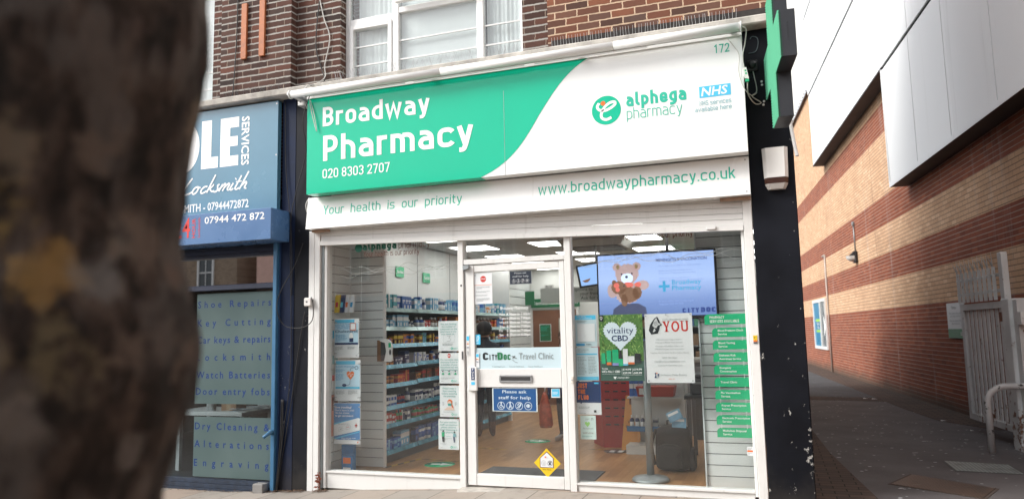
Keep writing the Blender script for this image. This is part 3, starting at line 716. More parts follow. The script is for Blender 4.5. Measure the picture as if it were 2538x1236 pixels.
# ================================================================== PHARMACY SHOPFRONT
def shopfront():
    s = thing('shopfront', 'white framed pharmacy shopfront with two large display windows', 'shopfront', (0, .05, 0))
    # shutter guides
    for a, b2, zb in ((-2.345, -2.275, -.125), (-2.273, -2.208, -.12), (2.114, 2.188, .02)):
        m = MB(); m.box(a, b2, .0, .09, zb-.1, 2.58, bev=.004); m.build('shutter_guide', M_white, s)
    m = MB(); m.box(-2.206, -2.176, .03, .1, -.1, 2.56); m.build('guide_channel', M_galv, s)
    # mullions, transom
    def mull(x0, x1, zb):
        m = MB(); m.box(x0, x1, .035, .135, zb, 2.7, bev=.004); m.build('mullion', M_white, s)
    mull(-2.174, -2.14, -.1); mull(-.626, -.566, -.08); mull(.474, .537, -.02); mull(2.085, 2.112, .03)
    m = MB(); m.box(-.564, .472, .04, .13, 2.128, 2.180, bev=.004); m.build('transom', M_white, s)
    for x0, x1, zb in ((-2.138, -.628, -.10), (.539, 2.083, -.02)):
        m = MB(); m.box(x0, x1, .05, .15, zb, .078, bev=.006); m.box(x0, x1, .035, .05, .06, .078); m.build('stall_riser', M_white, s)
        m = MB(); m.box(x0, x1, .085, .093, .078, 2.70); m.build('window_pane', M_glass, s)
    m = MB(); m.box(-.564, .472, .085, .093, 2.18, 2.70); m.build('window_pane', M_glass, s)
    m = MB(); m.box(-2.14, 2.1, .06, .15, 2.70, 2.78); m.build('head_frame', M_white, s)
    m = MB(); m.hexa([(-.6, -.12, -.06), (.5, -.12, -.03), (.5, .12, -.03), (-.6, .12, -.06), (-.6, -.10, -.012), (.5, -.10, -.006), (.5, .12, -.006), (-.6, .12, -.012)]); m.build('doorstep', M_conc, s)
    # door with its own bits
    d = MB(); y0, y1 = .05, .10
    d.box(-.548, -.459, y0, y1, .006, 2.118, bev=.004); d.box(.415, .466, y0, y1, .006, 2.118, bev=.004)
    d.box(-.457, .413, y0+.002, y1, .006, .115, bev=.004); d.box(-.457, .413, y0+.002, y1, .931, 1.108, bev=.004); d.box(-.457, .413, y0+.002, y1, 2.053, 2.118, bev=.004)
    do = d.build('door', M_white, s)
    m = MB(); m.box(-.457, .413, .07, .078, .115, .931); m.build('pane', M_glass, do)
    m = MB(); m.box(-.457, .413, .07, .078, 1.108, 2.053); m.build('pane', M_glass, do)
    m = MB(); m.box(-.205, .125, .04, .052, .978, .995, bev=.003); m.box(-.205, .125, .04, .052, 1.030, 1.047, bev=.003); m.box(-.205, -.19, .04, .052, .9951, 1.0299); m.box(.11, .125, .04, .052, .9951, 1.0299); m.box(-.189, .109, .044, .0515, .9951, 1.0299, 1); m.build('letter_plate', [M_steel, plain('slot_flap', (.10, .10, .10), .3, .6)], do)
    m = MB(); m.box(-.523, -.430, .022, .049, .898, 1.127, bev=.006); m.build('push_plate', M_white, do)
    m = MB(); m.box(-.489, -.453, .0195, .0215, 1.003, 1.118); m.build('push_label', M_navy, do)
    m = MB()
    for i, ch in enumerate('PUSH'): m.text(ch, -.471, 1.094-i*.027, .019, .0185, align='C', off=.03)
    m.build('push_lettering', M_ltwhite, do)
    m = MB(); m.box(-.489, -.453, .0195, .0215, .957, .985); m.build('card_sticker', M_nhs, do)
    m = MB(); m.hexa([(-.56, .01, 2.075), (-.50, .01, 2.09), (-.50, .048, 2.09), (-.56, .048, 2.07), (-.56, .01, 2.12), (-.50, .01, 2.12), (-.50, .048, 2.12), (-.56, .048, 2.12)]); m.build('closer_arm', M_galv, do)
    m = MB(); m.text('Broadway Pharmacy', -.05, 1.674, .030, .066, w=.285, align='C')
    for i, (dd, tm) in enumerate((('Mon', '8.30am to 7.00pm'), ('Tues', '8.30am to 7.00pm'), ('Wed', '8.30am to 7.00pm'), ('Thu', '8.30am to 7.00pm'), ('Fri', '8.30am to 7.00pm'), ('Sat', '8.30am to 6.00pm'))):
        m.text(dd, -.204, 1.618-i*.0396, .024, .066, off=.006); m.text(tm, -.127, 1.618-i*.0396, .025, .066, w=.245, off=.006)
    m.build('opening_hours', M_ltwhite, do)
    m = MB(); m.box(-.590, -.578, .030, .036, 1.20, 1.28); m.build('lock_keep', M_darkgrey, s)
    m = MB(); m.ell(-.588, 1.925, .010, .010, .034); m.build('keyhole', M_black, s)
    # window lettering just inside the glass
    m = MB(); m.text('alphega', -1.735, 2.345, .085, .084, w=.40, font='d', sw=.22); m.ell(-1.785, 2.375, .045, .045, .0835); m.build('lettering', flat('dark_green_letter', (.01, .13, .085), .5), s)
    m = MB(); m.text('pharmacy', -1.31, 2.345, .085, .084, w=.36, font='d', sw=.08); m.build('lettering', M_brownink, s); m = MB(); m.text('Your health is our priority', 1.03, 2.283, .062, .084, w=.64, font='d', sw=.12); m.build('lettering', M_brownink, s); m = MB(); m.text('Your health is our priority', -1.722, 2.275, .058, .084, w=.65, font='d', sw=.11); m.build('lettering', M_brownink, s)
    # roller shutter, let down slightly askew
    r = thing('roller_shutter', 'white slatted roller shutter rolled up under the sign board hanging slightly askew', 'shutter', (0, .02, 2.3))
    m = MB(); sl = -.0290; n = 9
    def zl(x): return 2.42+sl*(x+2.207)
    for k in range(n):
        a, c = .048+.052*k, .048+.052*(k+1)-.003
        x0, x1 = -2.205, 2.112
        ztop0, ztop1 = zl(x0)+c, zl(x1)+c
        m.hexa([(x0, .012, zl(x0)+a), (x1, .012, zl(x1)+a), (x1, .03, zl(x1)+a), (x0, .03, zl(x0)+a), (x0, .016, ztop0), (x1, .016, ztop1), (x1, .03, ztop1), (x0, .03, ztop0)])
    m.build('slat_curtain', M_white, r)
    m = MB(); x0, x1 = -2.205, 2.112
    m.hexa([(x0, -.004, zl(x0)), (x1, -.004, zl(x1)), (x1, .05, zl(x1)), (x0, .05, zl(x0)), (x0, -.004, zl(x0)+.045), (x1, -.004, zl(x1)+.045), (x1, .05, zl(x1)+.045), (x0, .05, zl(x0)+.045)]); m.build('bottom_rail', M_white, r)
    m = MB(); m.box(1.80, 1.88, -.022, -.005, 2.315, 2.345, bev=.004); m.build('latch', white_up, r)
    m = MB(); m.box(.513, .539, .012, .034, .972, 1.036, bev=.004); bp = tag(m.build('bell_push', plain('cream_plastic', (.66, .62, .56), .5)), 'small cream bell push on the frame right of the door', 'bell push'); m = MB(); m.ell(.526, 1.004, .007, .007, .0105); m.build('button', M_galv, bp)
shopfront()

# ================================================================== INSIDE THE PHARMACY
def wood_floor():
    t = NT('wood_floor'); v = t.obj(); sep = t.n('SeparateXYZ'); t.put(sep.inputs[0], v); X, Y = sep.outputs['X'], sep.outputs['Y']
    xr = t.math('DIVIDE', X, .095); row = t.math('FLOOR', xr); fx = t.math('SUBTRACT', xr, row)
    yr = t.math('ADD', t.math('DIVIDE', Y, .62), t.math('MULTIPLY', row, .43)); cl = t.math('FLOOR', yr)
    c = t.n('CombineXYZ'); t.put(c.inputs[0], cl); t.put(c.inputs[1], row); w = t.n('TexWhiteNoise', noise_dimensions='2D'); t.put(w.inputs[0], c.outputs[0])
    col = t.ramp(w.outputs[0], [(0, (.25, .12, .045)), (.5, (.34, .17, .068)), (1, (.41, .215, .09))])
    g = t.noise(t.scale(v, (14, 1.2, 1)), 3, 5, .6); col = t.mix(t.math('MULTIPLY', t.step(g, .45, .75), .4), col, (.24, .12, .05))
    j = t.math('SUBTRACT', 1., t.step(t.math('MINIMUM', fx, t.math('SUBTRACT', 1., fx)), .01, .04)); col = t.mix(t.math('MULTIPLY', j, .35), col, (.12, .06, .03))
    return t.fin(col, t.math('MULTIPLY_ADD', g, .15, .27), 0, .4)
def slat_mat():
    t = NT('slatwall'); v = t.obj(); n = t.noise(v, 2, 3)
    return t.fin(t.ramp(n, [(.3, (.60, .63, .63)), (.7, (.66, .69, .69))]), .45, 0, .3)
M_slat = slat_mat(); M_groove = flat('slat_groove', (.12, .13, .14), .6)
M_iwall = plain('interior_paint', (.66, .67, .65), .6, var=.04)
def slatpanel(name, parent, x0, x1, z0, z1, y, pitch=.1, th=.018, phase=0.0):
    m = MB(); z = z0+phase
    zz = [z0]
    while z < z1-.01:
        if z > z0+.01: zz.append(z)
        z += pitch
    zz.append(z1)
    for a, b in zip(zz[:-1], zz[1:]): m.box(x0, x1, y, y+th, a+.004, b-.004, 0)
    m.box(x0, x1, y+th-.004, y+th+.02, z0, z1, 1)
    return m.build(name, [M_slat, M_groove], parent)
def interior():
    m = MB(); m.box(-2.45, 2.49, .15, 9.0, -.05, .03); tag(m.build('shop_floor', wood_floor(), loc=(0, 0, .03)), kind='structure')
    m = MB(); m.box(-2.45, 2.49, .2, 9.0, 2.70, 2.76)
    def ceil_mat():
        t = NT('ceiling_tile'); v = t.obj(); sep = t.n('SeparateXYZ'); t.put(sep.inputs[0], v)
        d = []
        for k, o in (('X', .27), ('Y', .35)):
            q = t.math('DIVIDE', t.math('ADD', sep.outputs[k], 60+o), .6); q = t.math('SUBTRACT', q, t.math('FLOOR', q)); d.append(t.math('MINIMUM', q, t.math('SUBTRACT', 1., q)))
        j = t.math('SUBTRACT', 1., t.step(t.math('MINIMUM', d[0], d[1]), .012, .025)); n = t.noise(v, 60, 3)
        c = t.mix(t.math('MULTIPLY', n, .3), (.52, .53, .52), (.42, .43, .42)); return t.fin(t.mix(j, c, (.70, .71, .70)), .8)
    tag(m.build('shop_ceiling', ceil_mat(), loc=(0, 0, 2.7)), kind='structure')
    w = thing('shop_wall', 'pale inside walls of the pharmacy behind the shelves', 'wall', (0, 4, 0))
    m = MB(); m.box(-2.44, -2.40, .16, 7.6, .03, 2.70); m.box(2.44, 2.48, .16, 7.6, .03, 2.70); m.box(-2.40, 2.44, 7.5, 7.6, .03, 2.70); m.build('wall', M_iwall, w)
    m = MB(); m.box(-2.40, 2.44, .16, .24, 2.62, 2.70); m.build('bulkhead', M_iwall, w)
    # slat panels by the windows
    sp = thing('slat_panel', 'white grooved slat wall returning behind the left window posters', 'slat wall', (-2.0, .5, .03))
    r = MB(); z = .03
    while z < 2.65: r.box(-2.23, -2.19, .16, .578, z+.004, min(z+.1, 2.68)-.004, 0); z += .1
    r.box(-2.25, -2.205, .16, .578, .03, 2.68, 1); r.build('side_board', [M_slat, M_groove], sp)
    slatpanel('front_board', sp, -2.19, -1.775, .03, 2.68, .58)
    m = MB(); m.box(-1.775, -1.755, .578, .62, .03, 2.68); m.build('edge_trim', white_up, sp)
    sp = thing('slat_panel', 'white grooved slat board behind the green services sign', 'slat wall', (1.9, .4, .08))
    slatpanel('front_board', sp, 1.668, 2.10, .03, 2.62, .36, pitch=.0985)
    m = MB(); m.box(1.655, 1.667, .34, .40, .03, 2.62); m.build('edge_trim', plain('pale_trim', (.6, .66, .68), .4), sp)
    # left wall slats beyond the gondola
    sp = thing('slat_panel', 'grooved slat wall beyond the long shelving towards the consultation room', 'slat wall', (-2.3, 6, .03))
    r = MB(); z = .03
    while z < 2.6: r.box(-2.40, -2.30, 4.95, 7.49, z+.006, z+.144, 0); z += .15
    r.box(-2.40, -2.32, 4.95, 7.49, .03, 2.6, 1); r.build('side_board', [M_slat, M_groove], sp)
    # ceiling panels
    em = emit('ceiling_lamp', (1, .985, .95), 3.7); k = 0
    for x in (-2.05, -.85, .35, 1.55):
        for y in (1.75, 2.95, 4.35, 5.55, 6.75):
            m = MB(); m.box(x, x+.585, y, y+.585, 2.690, 2.6985); o = m.build('ceiling_light', em)
            tag(o, 'square white lit ceiling panel inside the pharmacy', 'ceiling light', 'ceiling lights inside the pharmacy')
            f = MB(); f.box(x-.015, x+.6, y-.015, y, 2.688, 2.6985); f.box(x-.015, x+.6, y+.585, y+.6, 2.688, 2.6985); f.box(x-.015, x, y, y+.585, 2.688, 2.6985); f.box(x+.585, x+.6, y, y+.585, 2.688, 2.6985); f.build('frame', white_up, o)
interior()

# shelving with goods
PAL = {'blue': (.03, .12, .42), 'pale blue': (.20, .45, .65), 'white': (.75, .77, .78), 'red': (.5, .03, .025), 'orange': (.68, .24, .03), 'navy': (.012, .03, .11), 'green': (.04, .33, .12), 'brown': (.16, .07, .03), 'teal': (.04, .36, .42), 'yellow': (.70, .50, .05)}
GOOD = {}
def good(kind, cn, band, dz=0):
    key = (kind, cn, band, dz)
    if key in GOOD: return GOOD[key]
    c1 = plain('pack_'+cn.replace(' ', '_'), PAL[cn], .4, var=.1, vs=8); c2 = plain('pack_'+band.replace(' ', '_'), PAL[band], .4, var=.1, vs=8)
    m = MB()
    if kind == 'carton':
        m.box(-.5, .5, -.5, .5, 0, 1, 0)
        for (a, b, c, d) in (((-.5, .55, .5, .85), (-.35, .15, .1, .4)), ((-.4, .62, .35, .72), (-.4, .5, .1, .56), (.1, .08, .45, .34)), ((-.5, 0, -.12, 1), (.0, .68, .4, .8)), ((-.5, .0, .5, .22), (-.35, .5, .35, .82)))[dz]:
            m.add([(.506, a, b), (.506, c, b), (.506, c, d), (.506, a, d)], [(0, 1, 2, 3)], 1)
        if dz in (0, 3): m.add([(-.5, -.506, .5), (.5, -.506, .5), (.5, -.506, .8), (-.5, -.506, .8)], [(0, 1, 2, 3)], 1)
    elif kind == 'bottle':
        m.lathe(0, 0, [(.42, 0), (.47, .02), (.47, .6), (.40, .70), (.2, .78)], 12, 0); m.lathe(0, 0, [(.23, .78), (.23, .98), (.2, 1)], 12, 1); m.lathe(0, 0, [(.475, .15), (.475, .5)], 12, 1)
    else:
        m.lathe(0, 0, [(.46, 0), (.48, .03), (.48, .74), (.44, .78)], 14, 0); m.lathe(0, 0, [(.5, .79), (.5, .97), (.46, 1)], 14, 1); m.lathe(0, 0, [(.485, .2), (.485, .6)], 14, 1)
    o = m.build(kind, [c1, c2], loc=(0, 0, 0)); GOOD[key] = o.data; bpy.data.objects.remove(o)
    return GOOD[key]
ORD = ['top', 'second', 'third', 'fourth', 'fifth', 'sixth', 'seventh', 'bottom']
def place_good(kind, cn, band, loc, size, label, group, rz=0):
    o = bpy.data.objects.new(kind, good(kind, cn, band, (len(label)*7+int(loc[1]*50)) % 4)); COL.objects.link(o); o.location = loc; o.scale = size; o.rotation_euler = (0, 0, rz)
    return tag(o, label, kind, group)
SH = [1.76, 1.545, 1.35, 1.115, .905, .66, .465, .175]
BAYS = [(.62, 1.45), (1.46, 2.6), (2.61, 3.7), (3.71, 4.8)]
def shelving():
    s = thing('shelving_unit', 'long wall shelving with blue price strips full of medicines', 'shelving', (-2.1, 2.7, .03))
    m = MB(); m.box(-2.39, -2.365, .61, 4.82, .03, 1.95); m.build('back_panel', plain('shelf_back', (.05, .045, .042), .6), s)
    m = MB(); m.box(-2.36, -1.86, .61, 4.82, .03, .13); m.build('plinth', plain('plinth_grey', (.06, .065, .075), .5), s)
    m = MB(); m.box(-2.39, -1.80, 4.82, 4.86, .03, 2.68); m.build('end_panel', white_up, s)
    m = MB(); m.box(-2.39, -2.37, .61, 4.82, 1.951, 2.68); m.box(-2.37, -2.366, 1.45, 1.456, 1.96, 2.68, 1); m.box(-2.37, -2.366, 2.6, 2.606, 1.96, 2.68, 1); m.box(-2.37, -2.366, 3.7, 3.706, 1.96, 2.68, 1); m.build('upper_board', [M_iwall, M_groove], s)
    M_strip = plain('price_strip', (.07, .30, .42), .25, .2, var=.5, vs=7); M_strip2 = plain('pale_price_strip', (.36, .52, .52), .2, .2, var=.35, vs=5); M_sh = plain('shelf_metal', (.22, .23, .23), .5)
    rr = random.Random(11)
    themes = [[('carton', 'blue', 'white'), ('carton', 'pale blue', 'white'), ('carton', 'white', 'orange'), ('carton', 'blue', 'navy'), ('bottle', 'navy', 'white'), ('carton', 'pale blue', 'blue'), ('tub', 'white', 'blue'), ('carton', 'teal', 'white')],
              [('carton', 'red', 'white'), ('carton', 'orange', 'red'), ('carton', 'orange', 'yellow'), ('carton', 'blue', 'pale blue'), ('bottle', 'navy', 'white'), ('bottle', 'blue', 'white'), ('bottle', 'brown', 'white'), ('carton', 'pale blue', 'white')],
              [('carton', 'white', 'navy'), ('carton', 'teal', 'white'), ('carton', 'blue', 'orange'), ('carton', 'orange', 'blue'), ('bottle', 'navy', 'white'), ('carton', 'brown', 'yellow'), ('carton', 'pale blue', 'green')],
              [('carton', 'white', 'blue'), ('carton', 'blue', 'white'), ('carton', 'navy', 'white'), ('carton', 'navy', 'blue'), ('carton', 'brown', 'orange'), ('bottle', 'white', 'blue')],
              [('carton', 'brown', 'orange'), ('carton', 'red', 'orange'), ('tub', 'brown', 'orange'), ('carton', 'blue', 'green'), ('carton', 'brown', 'red')],
              [('bottle', 'red', 'navy'), ('bottle', 'navy', 'white'), ('carton', 'orange', 'yellow'), ('carton', 'green', 'white'), ('carton', 'white', 'navy'), ('carton', 'white', 'blue'), ('bottle', 'navy', 'white')],
              [('bottle', 'green', 'red'), ('bottle', 'orange', 'red'), ('carton', 'blue', 'white'), ('carton', 'blue', 'navy'), ('carton', 'navy', 'white'), ('carton', 'red', 'white')],
              [('carton', 'blue', 'pale blue'), ('carton', 'pale blue', 'white'), ('tub', 'white', 'blue'), ('carton', 'navy', 'blue'), ('carton', 'green', 'red'), ('carton', 'blue', 'white')]]
    for li, z in enumerate(SH):
        for bi, (y0, y1) in enumerate(BAYS):
            zz = z+(0 if bi == 0 else (.012 if li in (3, 4) else 0))
            m = MB(); m.box(-2.365, -1.815, y0, y1, zz-.03, zz-.008); sh = m.build('shelf', M_sh, s)
            m = MB(); m.hexa([(-1.813, y0, zz-.045), (-1.785, y0, zz-.04), (-1.785, y1, zz-.04), (-1.813, y1, zz-.045), (-1.813, y0, zz+.004), (-1.805, y0, zz+.006), (-1.805, y1, zz+.006), (-1.813, y1, zz+.004)]); m.build('price_strip', M_strip2 if li in (0, 1) else M_strip, sh)
            if bi == 3 and li > 3: continue
            room = (SH[li-1]-z if li else .30)-.05
            y = y0+.02
            while y < y1-.05:
                kind, cn, band = rr.choice(themes[li]); wdt = rr.uniform(.045, .085) if kind != 'carton' else rr.uniform(.05, .11)
                hh = room*rr.uniform(.42, .95); n = rr.randint(1, 4)
                hh = min(hh, .17)
                for q in range(n):
                    if y+wdt > y1-.01: break
                    dep = wdt if kind != 'carton' else rr.uniform(.06, .12)
                    x = -1.83-dep/2-rr.uniform(0, .04)
                    where = 'near' if bi < 2 else 'far'
                    place_good(kind, cn, band, (x, y+wdt/2, zz-.006), (dep, wdt*.94, hh), f'{cn} and {band} {kind} on the {ORD[li]} shelf of the wall shelving, {where} half', f'{cn} and {band} {kind}s on the {ORD[li]} shelf, {where} half')
                    y += wdt
                y += rr.uniform(.0, .03)
                if rr.random() < .12: y += rr.uniform(.03, .09)
shelving()

# ================================================================== POSTERS AND NOTICES
def posters():
    Yp = .108
    K = dict
    # left window, hung on wires behind the glass (y .2)
    def wide(y, r):     # keep the same sight line when hung at another depth
        return r
    y = .215
    sheet('poster', 'blood test cholesterol poster, topmost of the three hung behind the left window', 'poster', -2.163, -1.858, 1.222, 1.640, y, M_whitepaper, [
        ('banner', M_skyink, [('r', .03, .885, .82, .975)]),
        ('picture', flat('poster_pale_blue', (.50, .70, .83), .5), [('r', .03, .37, .97, .875)]),
        ('banner', M_navy, [('r', .03, .335, .97, .385), ('r', .62, .40, .78, .50)]),
        ('lettering', M_blueink, [('t', 'A BLOOD TEST', .05, .83, .034, K(w=.18)), ('t', 'WILL TELL YOU', .05, .785, .034, K(w=.19)), ('t', 'YOUR LEVELS', .12, .74, .034, K(w=.16)), ('l', .06, .55, .60, .42, 6)]),
        ('lettering', M_navy, [('t', 'Cholesterol', .05, .645, .062, K(w=.272, off=.01))]),
        ('picture', M_ltwhite, [('r', .68, .72, .86, .86), ('p', [(.62, .50), (.78, .50), (.78, .58), (.72, .64), (.68, .64), (.62, .58)])]),
        ('picture', M_orange, [('s', [(.66, .70), (.66, .88), (.88, .88), (.88, .70), (.66, .70)], .02)]),
        ('small_print', M_ltgrey, [('l', .06, .42, .29, .2, 5), ('l', .56, .92, .29, .22, 4), ('o', .06, .04, .015, .025), ('o', .92, .06, .015, .025)])])
    sheet('poster', 'blood pressure poster with an orange heart and stethoscope in the left window', 'poster', -2.155, -1.838, .770, 1.199, y, M_whitepaper, [
        ('banner', M_skyink, [('r', .04, .89, .80, .98)]),
        ('picture', flat('poster_pale_blue', (.50, .70, .83), .5), [('r', .04, .36, .97, .885)]),
        ('banner', M_skyink, [('r', .04, .295, .97, .35)]),
        ('lettering', M_blueink, [('t', 'BLOOD PRESSURE', .05, .82, .042, K(w=.23)), ('l', .05, .4, .78, .7, 4), ('l', .05, .38, .66, .5, 6)]),
        ('picture', M_orange, [('p', [(.62, .52), (.48, .63), (.48, .70), (.55, .73), (.62, .70), (.69, .73), (.76, .70), (.76, .63)])]),
        ('picture', M_ltwhite, [('s', [(.48, .64), (.56, .64), (.60, .69), (.64, .58), (.68, .66), (.76, .64)], .012)]),
        ('picture', M_navy, [('s', [(.62, .73), (.62, .80), (.80, .82)], .012, .05), ('s', [(.62, .52), (.60, .40), (.44, .385)], .012, .05), ('o', .86, .81, .05, .065), ('e', .39, .385, .085, .05)]),
        ('small_print', M_ltgrey, [('l', .06, .42, .26, .16, 5), ('l', .54, .92, .26, .16, 5), ('o', .06, .03, .015, .025), ('o', .92, .08, .015, .025)])])
    sheet('poster', 'blue vaccination poster with a tilted boarding pass, lowest of the three in the left window', 'poster', -2.163, -1.838, .325, .750, y, M_whitepaper, [
        ('picture', plain('poster_blue', (.045, .20, .46), .5, var=.05), [('r', .01, .10, .985, .99)]),
        ('picture', M_skyink, [('p', [(.01, .44), (.985, .62), (.985, .64), (.01, .50)]), ('p', [(.01, .13), (.985, .32), (.985, .30), (.01, .10)])]),
        ('picture', M_whitepaper, [('p', [(.01, .18), (.985, .34), (.985, .62), (.93, .64), (.01, .46)])]),
        ('lettering', M_ltwhite, [('t', 'Love travelling?', .06, .87, .045, K(w=.20, off=.02)), ('t', "Don't leave it until", .06, .80, .045, K(w=.23)), ('t', 'the last minute', .06, .735, .045, K(w=.175)), ('t', 'to get vaccinated.', .06, .665, .045, K(w=.225, off=.02)), ('l', .30, .93, .155, .11, 2)]),
        ('picture', M_red, [('r', .80, .44, .90, .47), ('r', .835, .405, .865, .505), ('s', [(.49, .40), (.60, .42)], .012)]),
        ('small_print', M_ltgrey, [('s', [(.20, .30), (.36, .33), (.36, .42), (.20, .39), (.20, .30)], .006), ('s', [(.48, .35), (.64, .38), (.64, .47), (.48, .44), (.48, .35)], .006), ('s', [(.24, .34), (.32, .375)], .015), ('s', [(.29, .34), (.28, .38)], .01), ('l', .18, .6, .50, .46, 2)]),
        ('emblem', M_orange, [('e', .92, .05, .022, .03)])])
    m = MB()
    for x in (-2.168, -1.832): m.tube([(x, y+.004, 2.6), (x, y+.004, .2)], .0015, 4)
    for z in (1.60, 1.27, 1.16, .81, .71, .37):
        for x in (-1.85, -2.15): m.tube([(x-.012, y-.006, z), (x+.022, y-.006, z)], .005, 6)
    tag(m.build('poster_wires', M_steel), 'thin hanging wires with clips holding the three posters in the left window', 'wires')
    # four notices beside the door
    def notice(lbl, x0, x1, z0, z1, lines, zt, extra, tilt=0):
        sheet('notice', lbl, 'notice', x0, x1, z0, z1, Yp, M_whitepaper, [
            ('lettering', M_ltteal, [('t', t, .5, zt-.083*i, .052, K(align='C', w=(x1-x0)*min(.86, .052*len(t)), off=.012)) for i, t in enumerate(lines)])]+extra+[
            ('emblem', M_ltgreen, [('o', .66, .085, .028, .055), ('l', .74, .94, .115, .055, 2)]), ('small_print', M_ltgrey, [('l', .1, .35, .09, .065, 1)]), ('pin', M_steel, [('e', .04, .97, .018, .018), ('e', .96, .97, .018, .018)])])
    notice('notice limiting customer numbers with a large hand drawn 3, topmost beside the door', -.876, -.652, 1.283, 1.582, ['We are limiting', 'the number of', 'customers in the', 'pharmacy at any', 'one time to...'], .87,
           [('frame', M_ltgrey, [('s', [(.25, .29), (.80, .29), (.80, .54), (.25, .54), (.25, .29)], .006), ('s', [(.42, .50), (.60, .50), (.50, .43), (.60, .40), (.58, .33), (.42, .33)], .015, .04), ('l', .2, .8, .26, .17, 2)])])
    notice('notice with a red stop sign and three round face drawings beside the door', -.870, -.652, .963, 1.264, ['Do not enter this', 'pharmacy if you or', 'a member of your', 'household has any', 'of these symptoms'], .755,
           [('picture', M_red, [('e', .5, .91, .075, .1)]), ('picture', M_ltwhite, [('r', .445, .895, .555, .925)]), ('frame', M_ltgrey, [('o', .19, .36, .105, .115), ('o', .5, .36, .105, .115), ('o', .81, .36, .105, .115), ('l', .1, .9, .2, .14, 2)]),
            ('picture', M_green2, [('p', [(a-.05, .29), (a+.06, .29), (a+.04, .35), (a-.03, .35)]) for a in (.19, .5, .81)]), ('picture', M_ltdark, [('e', a, .40, .03, .035) for a in (.19, .5, .81)])])
    notice('face covering notice with a masked orange haired head beside the door', -.868, -.656, .637, .943, ['Please wear a', 'face covering', 'before entering', 'the pharmacy'], .885,
           [('picture', M_orange, [('e', .52, .47, .13, .13), ('p', [(.58, .50), (.72, .28), (.64, .26), (.56, .42)])]), ('picture', flat('skin_ink', (.72, .52, .42)), [('e', .50, .43, .10, .11), ('p', [(.2, .22), (.8, .22), (.62, .31), (.4, .31)])]), ('picture', M_ltteal, [('p', [(.42, .36), (.60, .36), (.60, .43), (.42, .43)])]),
            ('small_print', M_ltgrey, [('l', .15, .25, .48, .36, 4), ('l', .78, .9, .48, .36, 4), ('l', .2, .8, .18, .14, 2)])])
    notice('social distancing notice with two small walking figures, lowest beside the door', -.886, -.666, .322, .617, ['For your and our', "staff's protection", 'please observe', 'Social Distancing in', 'this pharmacy'], .87,
           [('picture', M_green2, [('p', [(.16, .42), (.30, .42), (.30, .56), (.16, .56)])]), ('picture', M_ltdark, [('e', .24, .60, .035, .04), ('p', [(.17, .42), (.21, .24), (.25, .24), (.24, .40), (.27, .24), (.30, .24), (.29, .42)]), ('e', .79, .57, .035, .04)]),
            ('picture', M_ltpaleblue, [('p', [(.71, .42), (.88, .42), (.86, .53), (.74, .53)]), ('s', [(.38, .43), (.62, .43)], .015)]), ('picture', M_navy, [('p', [(.73, .42), (.76, .24), (.80, .24), (.80, .42)])]), ('small_print', M_ltgrey, [('l', .3, .7, .38, .33, 2), ('l', .1, .9, .2, .17, 1)])])
    # door
    y2 = .064
    d = None
    sheet('notice', 'white notice with a red STOP octagon at the top left of the door glass', 'notice', -.458, -.270, 1.738, 2.043, y2, M_whitepaper, [
        ('picture', M_red, [('p', [(.5+.17*math.cos(R(22.5+45*i)), .80+.105*math.sin(R(22.5+45*i))) for i in range(8)])]),
        ('picture', M_ltwhite, [('t', 'STOP', .5, .775, .05, K(align='C', w=.052, off=.03))]),
        ('rule', M_orange, [('r', .02, .605, .98, .615)]),
        ('lettering', M_ltgrey, [('l', .12, .9, .56, .48, 2), ('l', .08, .95, .42, .36, 2), ('l', .06, .95, .30, .25, 2), ('l', .12, .9, .19, .08, 3), ('o', .06, .93, .02, .035)])])
    def helpsign(lbl, x0, x1, z0, z1, base, fg, edge):
        ic = []
        for i in range(4): ic.append(('o', .2+.2*i, .245, .073, .083))
        a = .2; ic += [('e', a, .36, .016, .03), ('s', [(a, .33), (a, .24), (a+.035, .24), (a+.05, .16)], .018), ('s', [(a-.01, .28), (a-.04, .22), (a-.02, .15), (a+.02, .16)], .012, .02)]
        a = .4; ic += [('e', a, .37, .016, .03), ('s', [(a, .34), (a, .24), (a-.03, .13)], .02), ('s', [(a, .25), (a+.03, .13)], .016), ('s', [(a+.01, .30), (a+.055, .15)], .009)]
        a = .6; ic += [('s', [(a-.03, .25), (a-.02, .35), (a+.04, .35), (a+.035, .25), (a, .2), (a-.01, .14)], .016, .03), ('s', [(a-.06, .13), (a+.06, .36)], .012)]
        a = .8; ic += [('s', [(a-.05, .25), (a, .33), (a+.05, .25), (a, .17), (a-.05, .25)], .014, .02), ('e', a, .25, .02, .04)]
        return sheet('help_sign', lbl, 'sign', x0, x1, z0, z1, y2, edge, [('panel', base, [('r', .025, .03, .975, .97)]),
            ('lettering', fg, [('t', 'Please ask', .5, .78, .125, K(align='C', w=(x1-x0)*.54, off=.012)), ('t', 'staff for help', .5, .53, .125, K(align='C', w=(x1-x0)*.72, off=.012))]), ('symbols', fg, ic)])
    helpsign('small dark grey please ask sign with four symbols at the top of the door glass', -.088, .140, 1.915, 2.045, flat('dark_sign', (.02, .028, .045), .4), flat('dim_letter', (.45, .47, .48)), flat('grey_edge', (.3, .32, .32)))
    helpsign('large blue please ask sign with four white symbols in the lower door glass', -.289, .166, .704, .926, flat('help_blue', (.018, .085, .24), .4), flat('help_white', (.62, .72, .78)), flat('pale_edge', (.62, .70, .70)))
    sheet('sticker', 'square blue ear symbol sticker on the left of the door glass', 'sticker', -.456, -.405, 1.342, 1.440, y2, M_nhs, [('symbol', M_ltwhite, [('s', [(.3, .45), (.35, .8), (.7, .85), (.7, .6), (.5, .45), (.5, .3)], .09, .1), ('s', [(.15, .3), (.35, .45)], .08), ('l', .1, .9, .2, .06, 2)])])
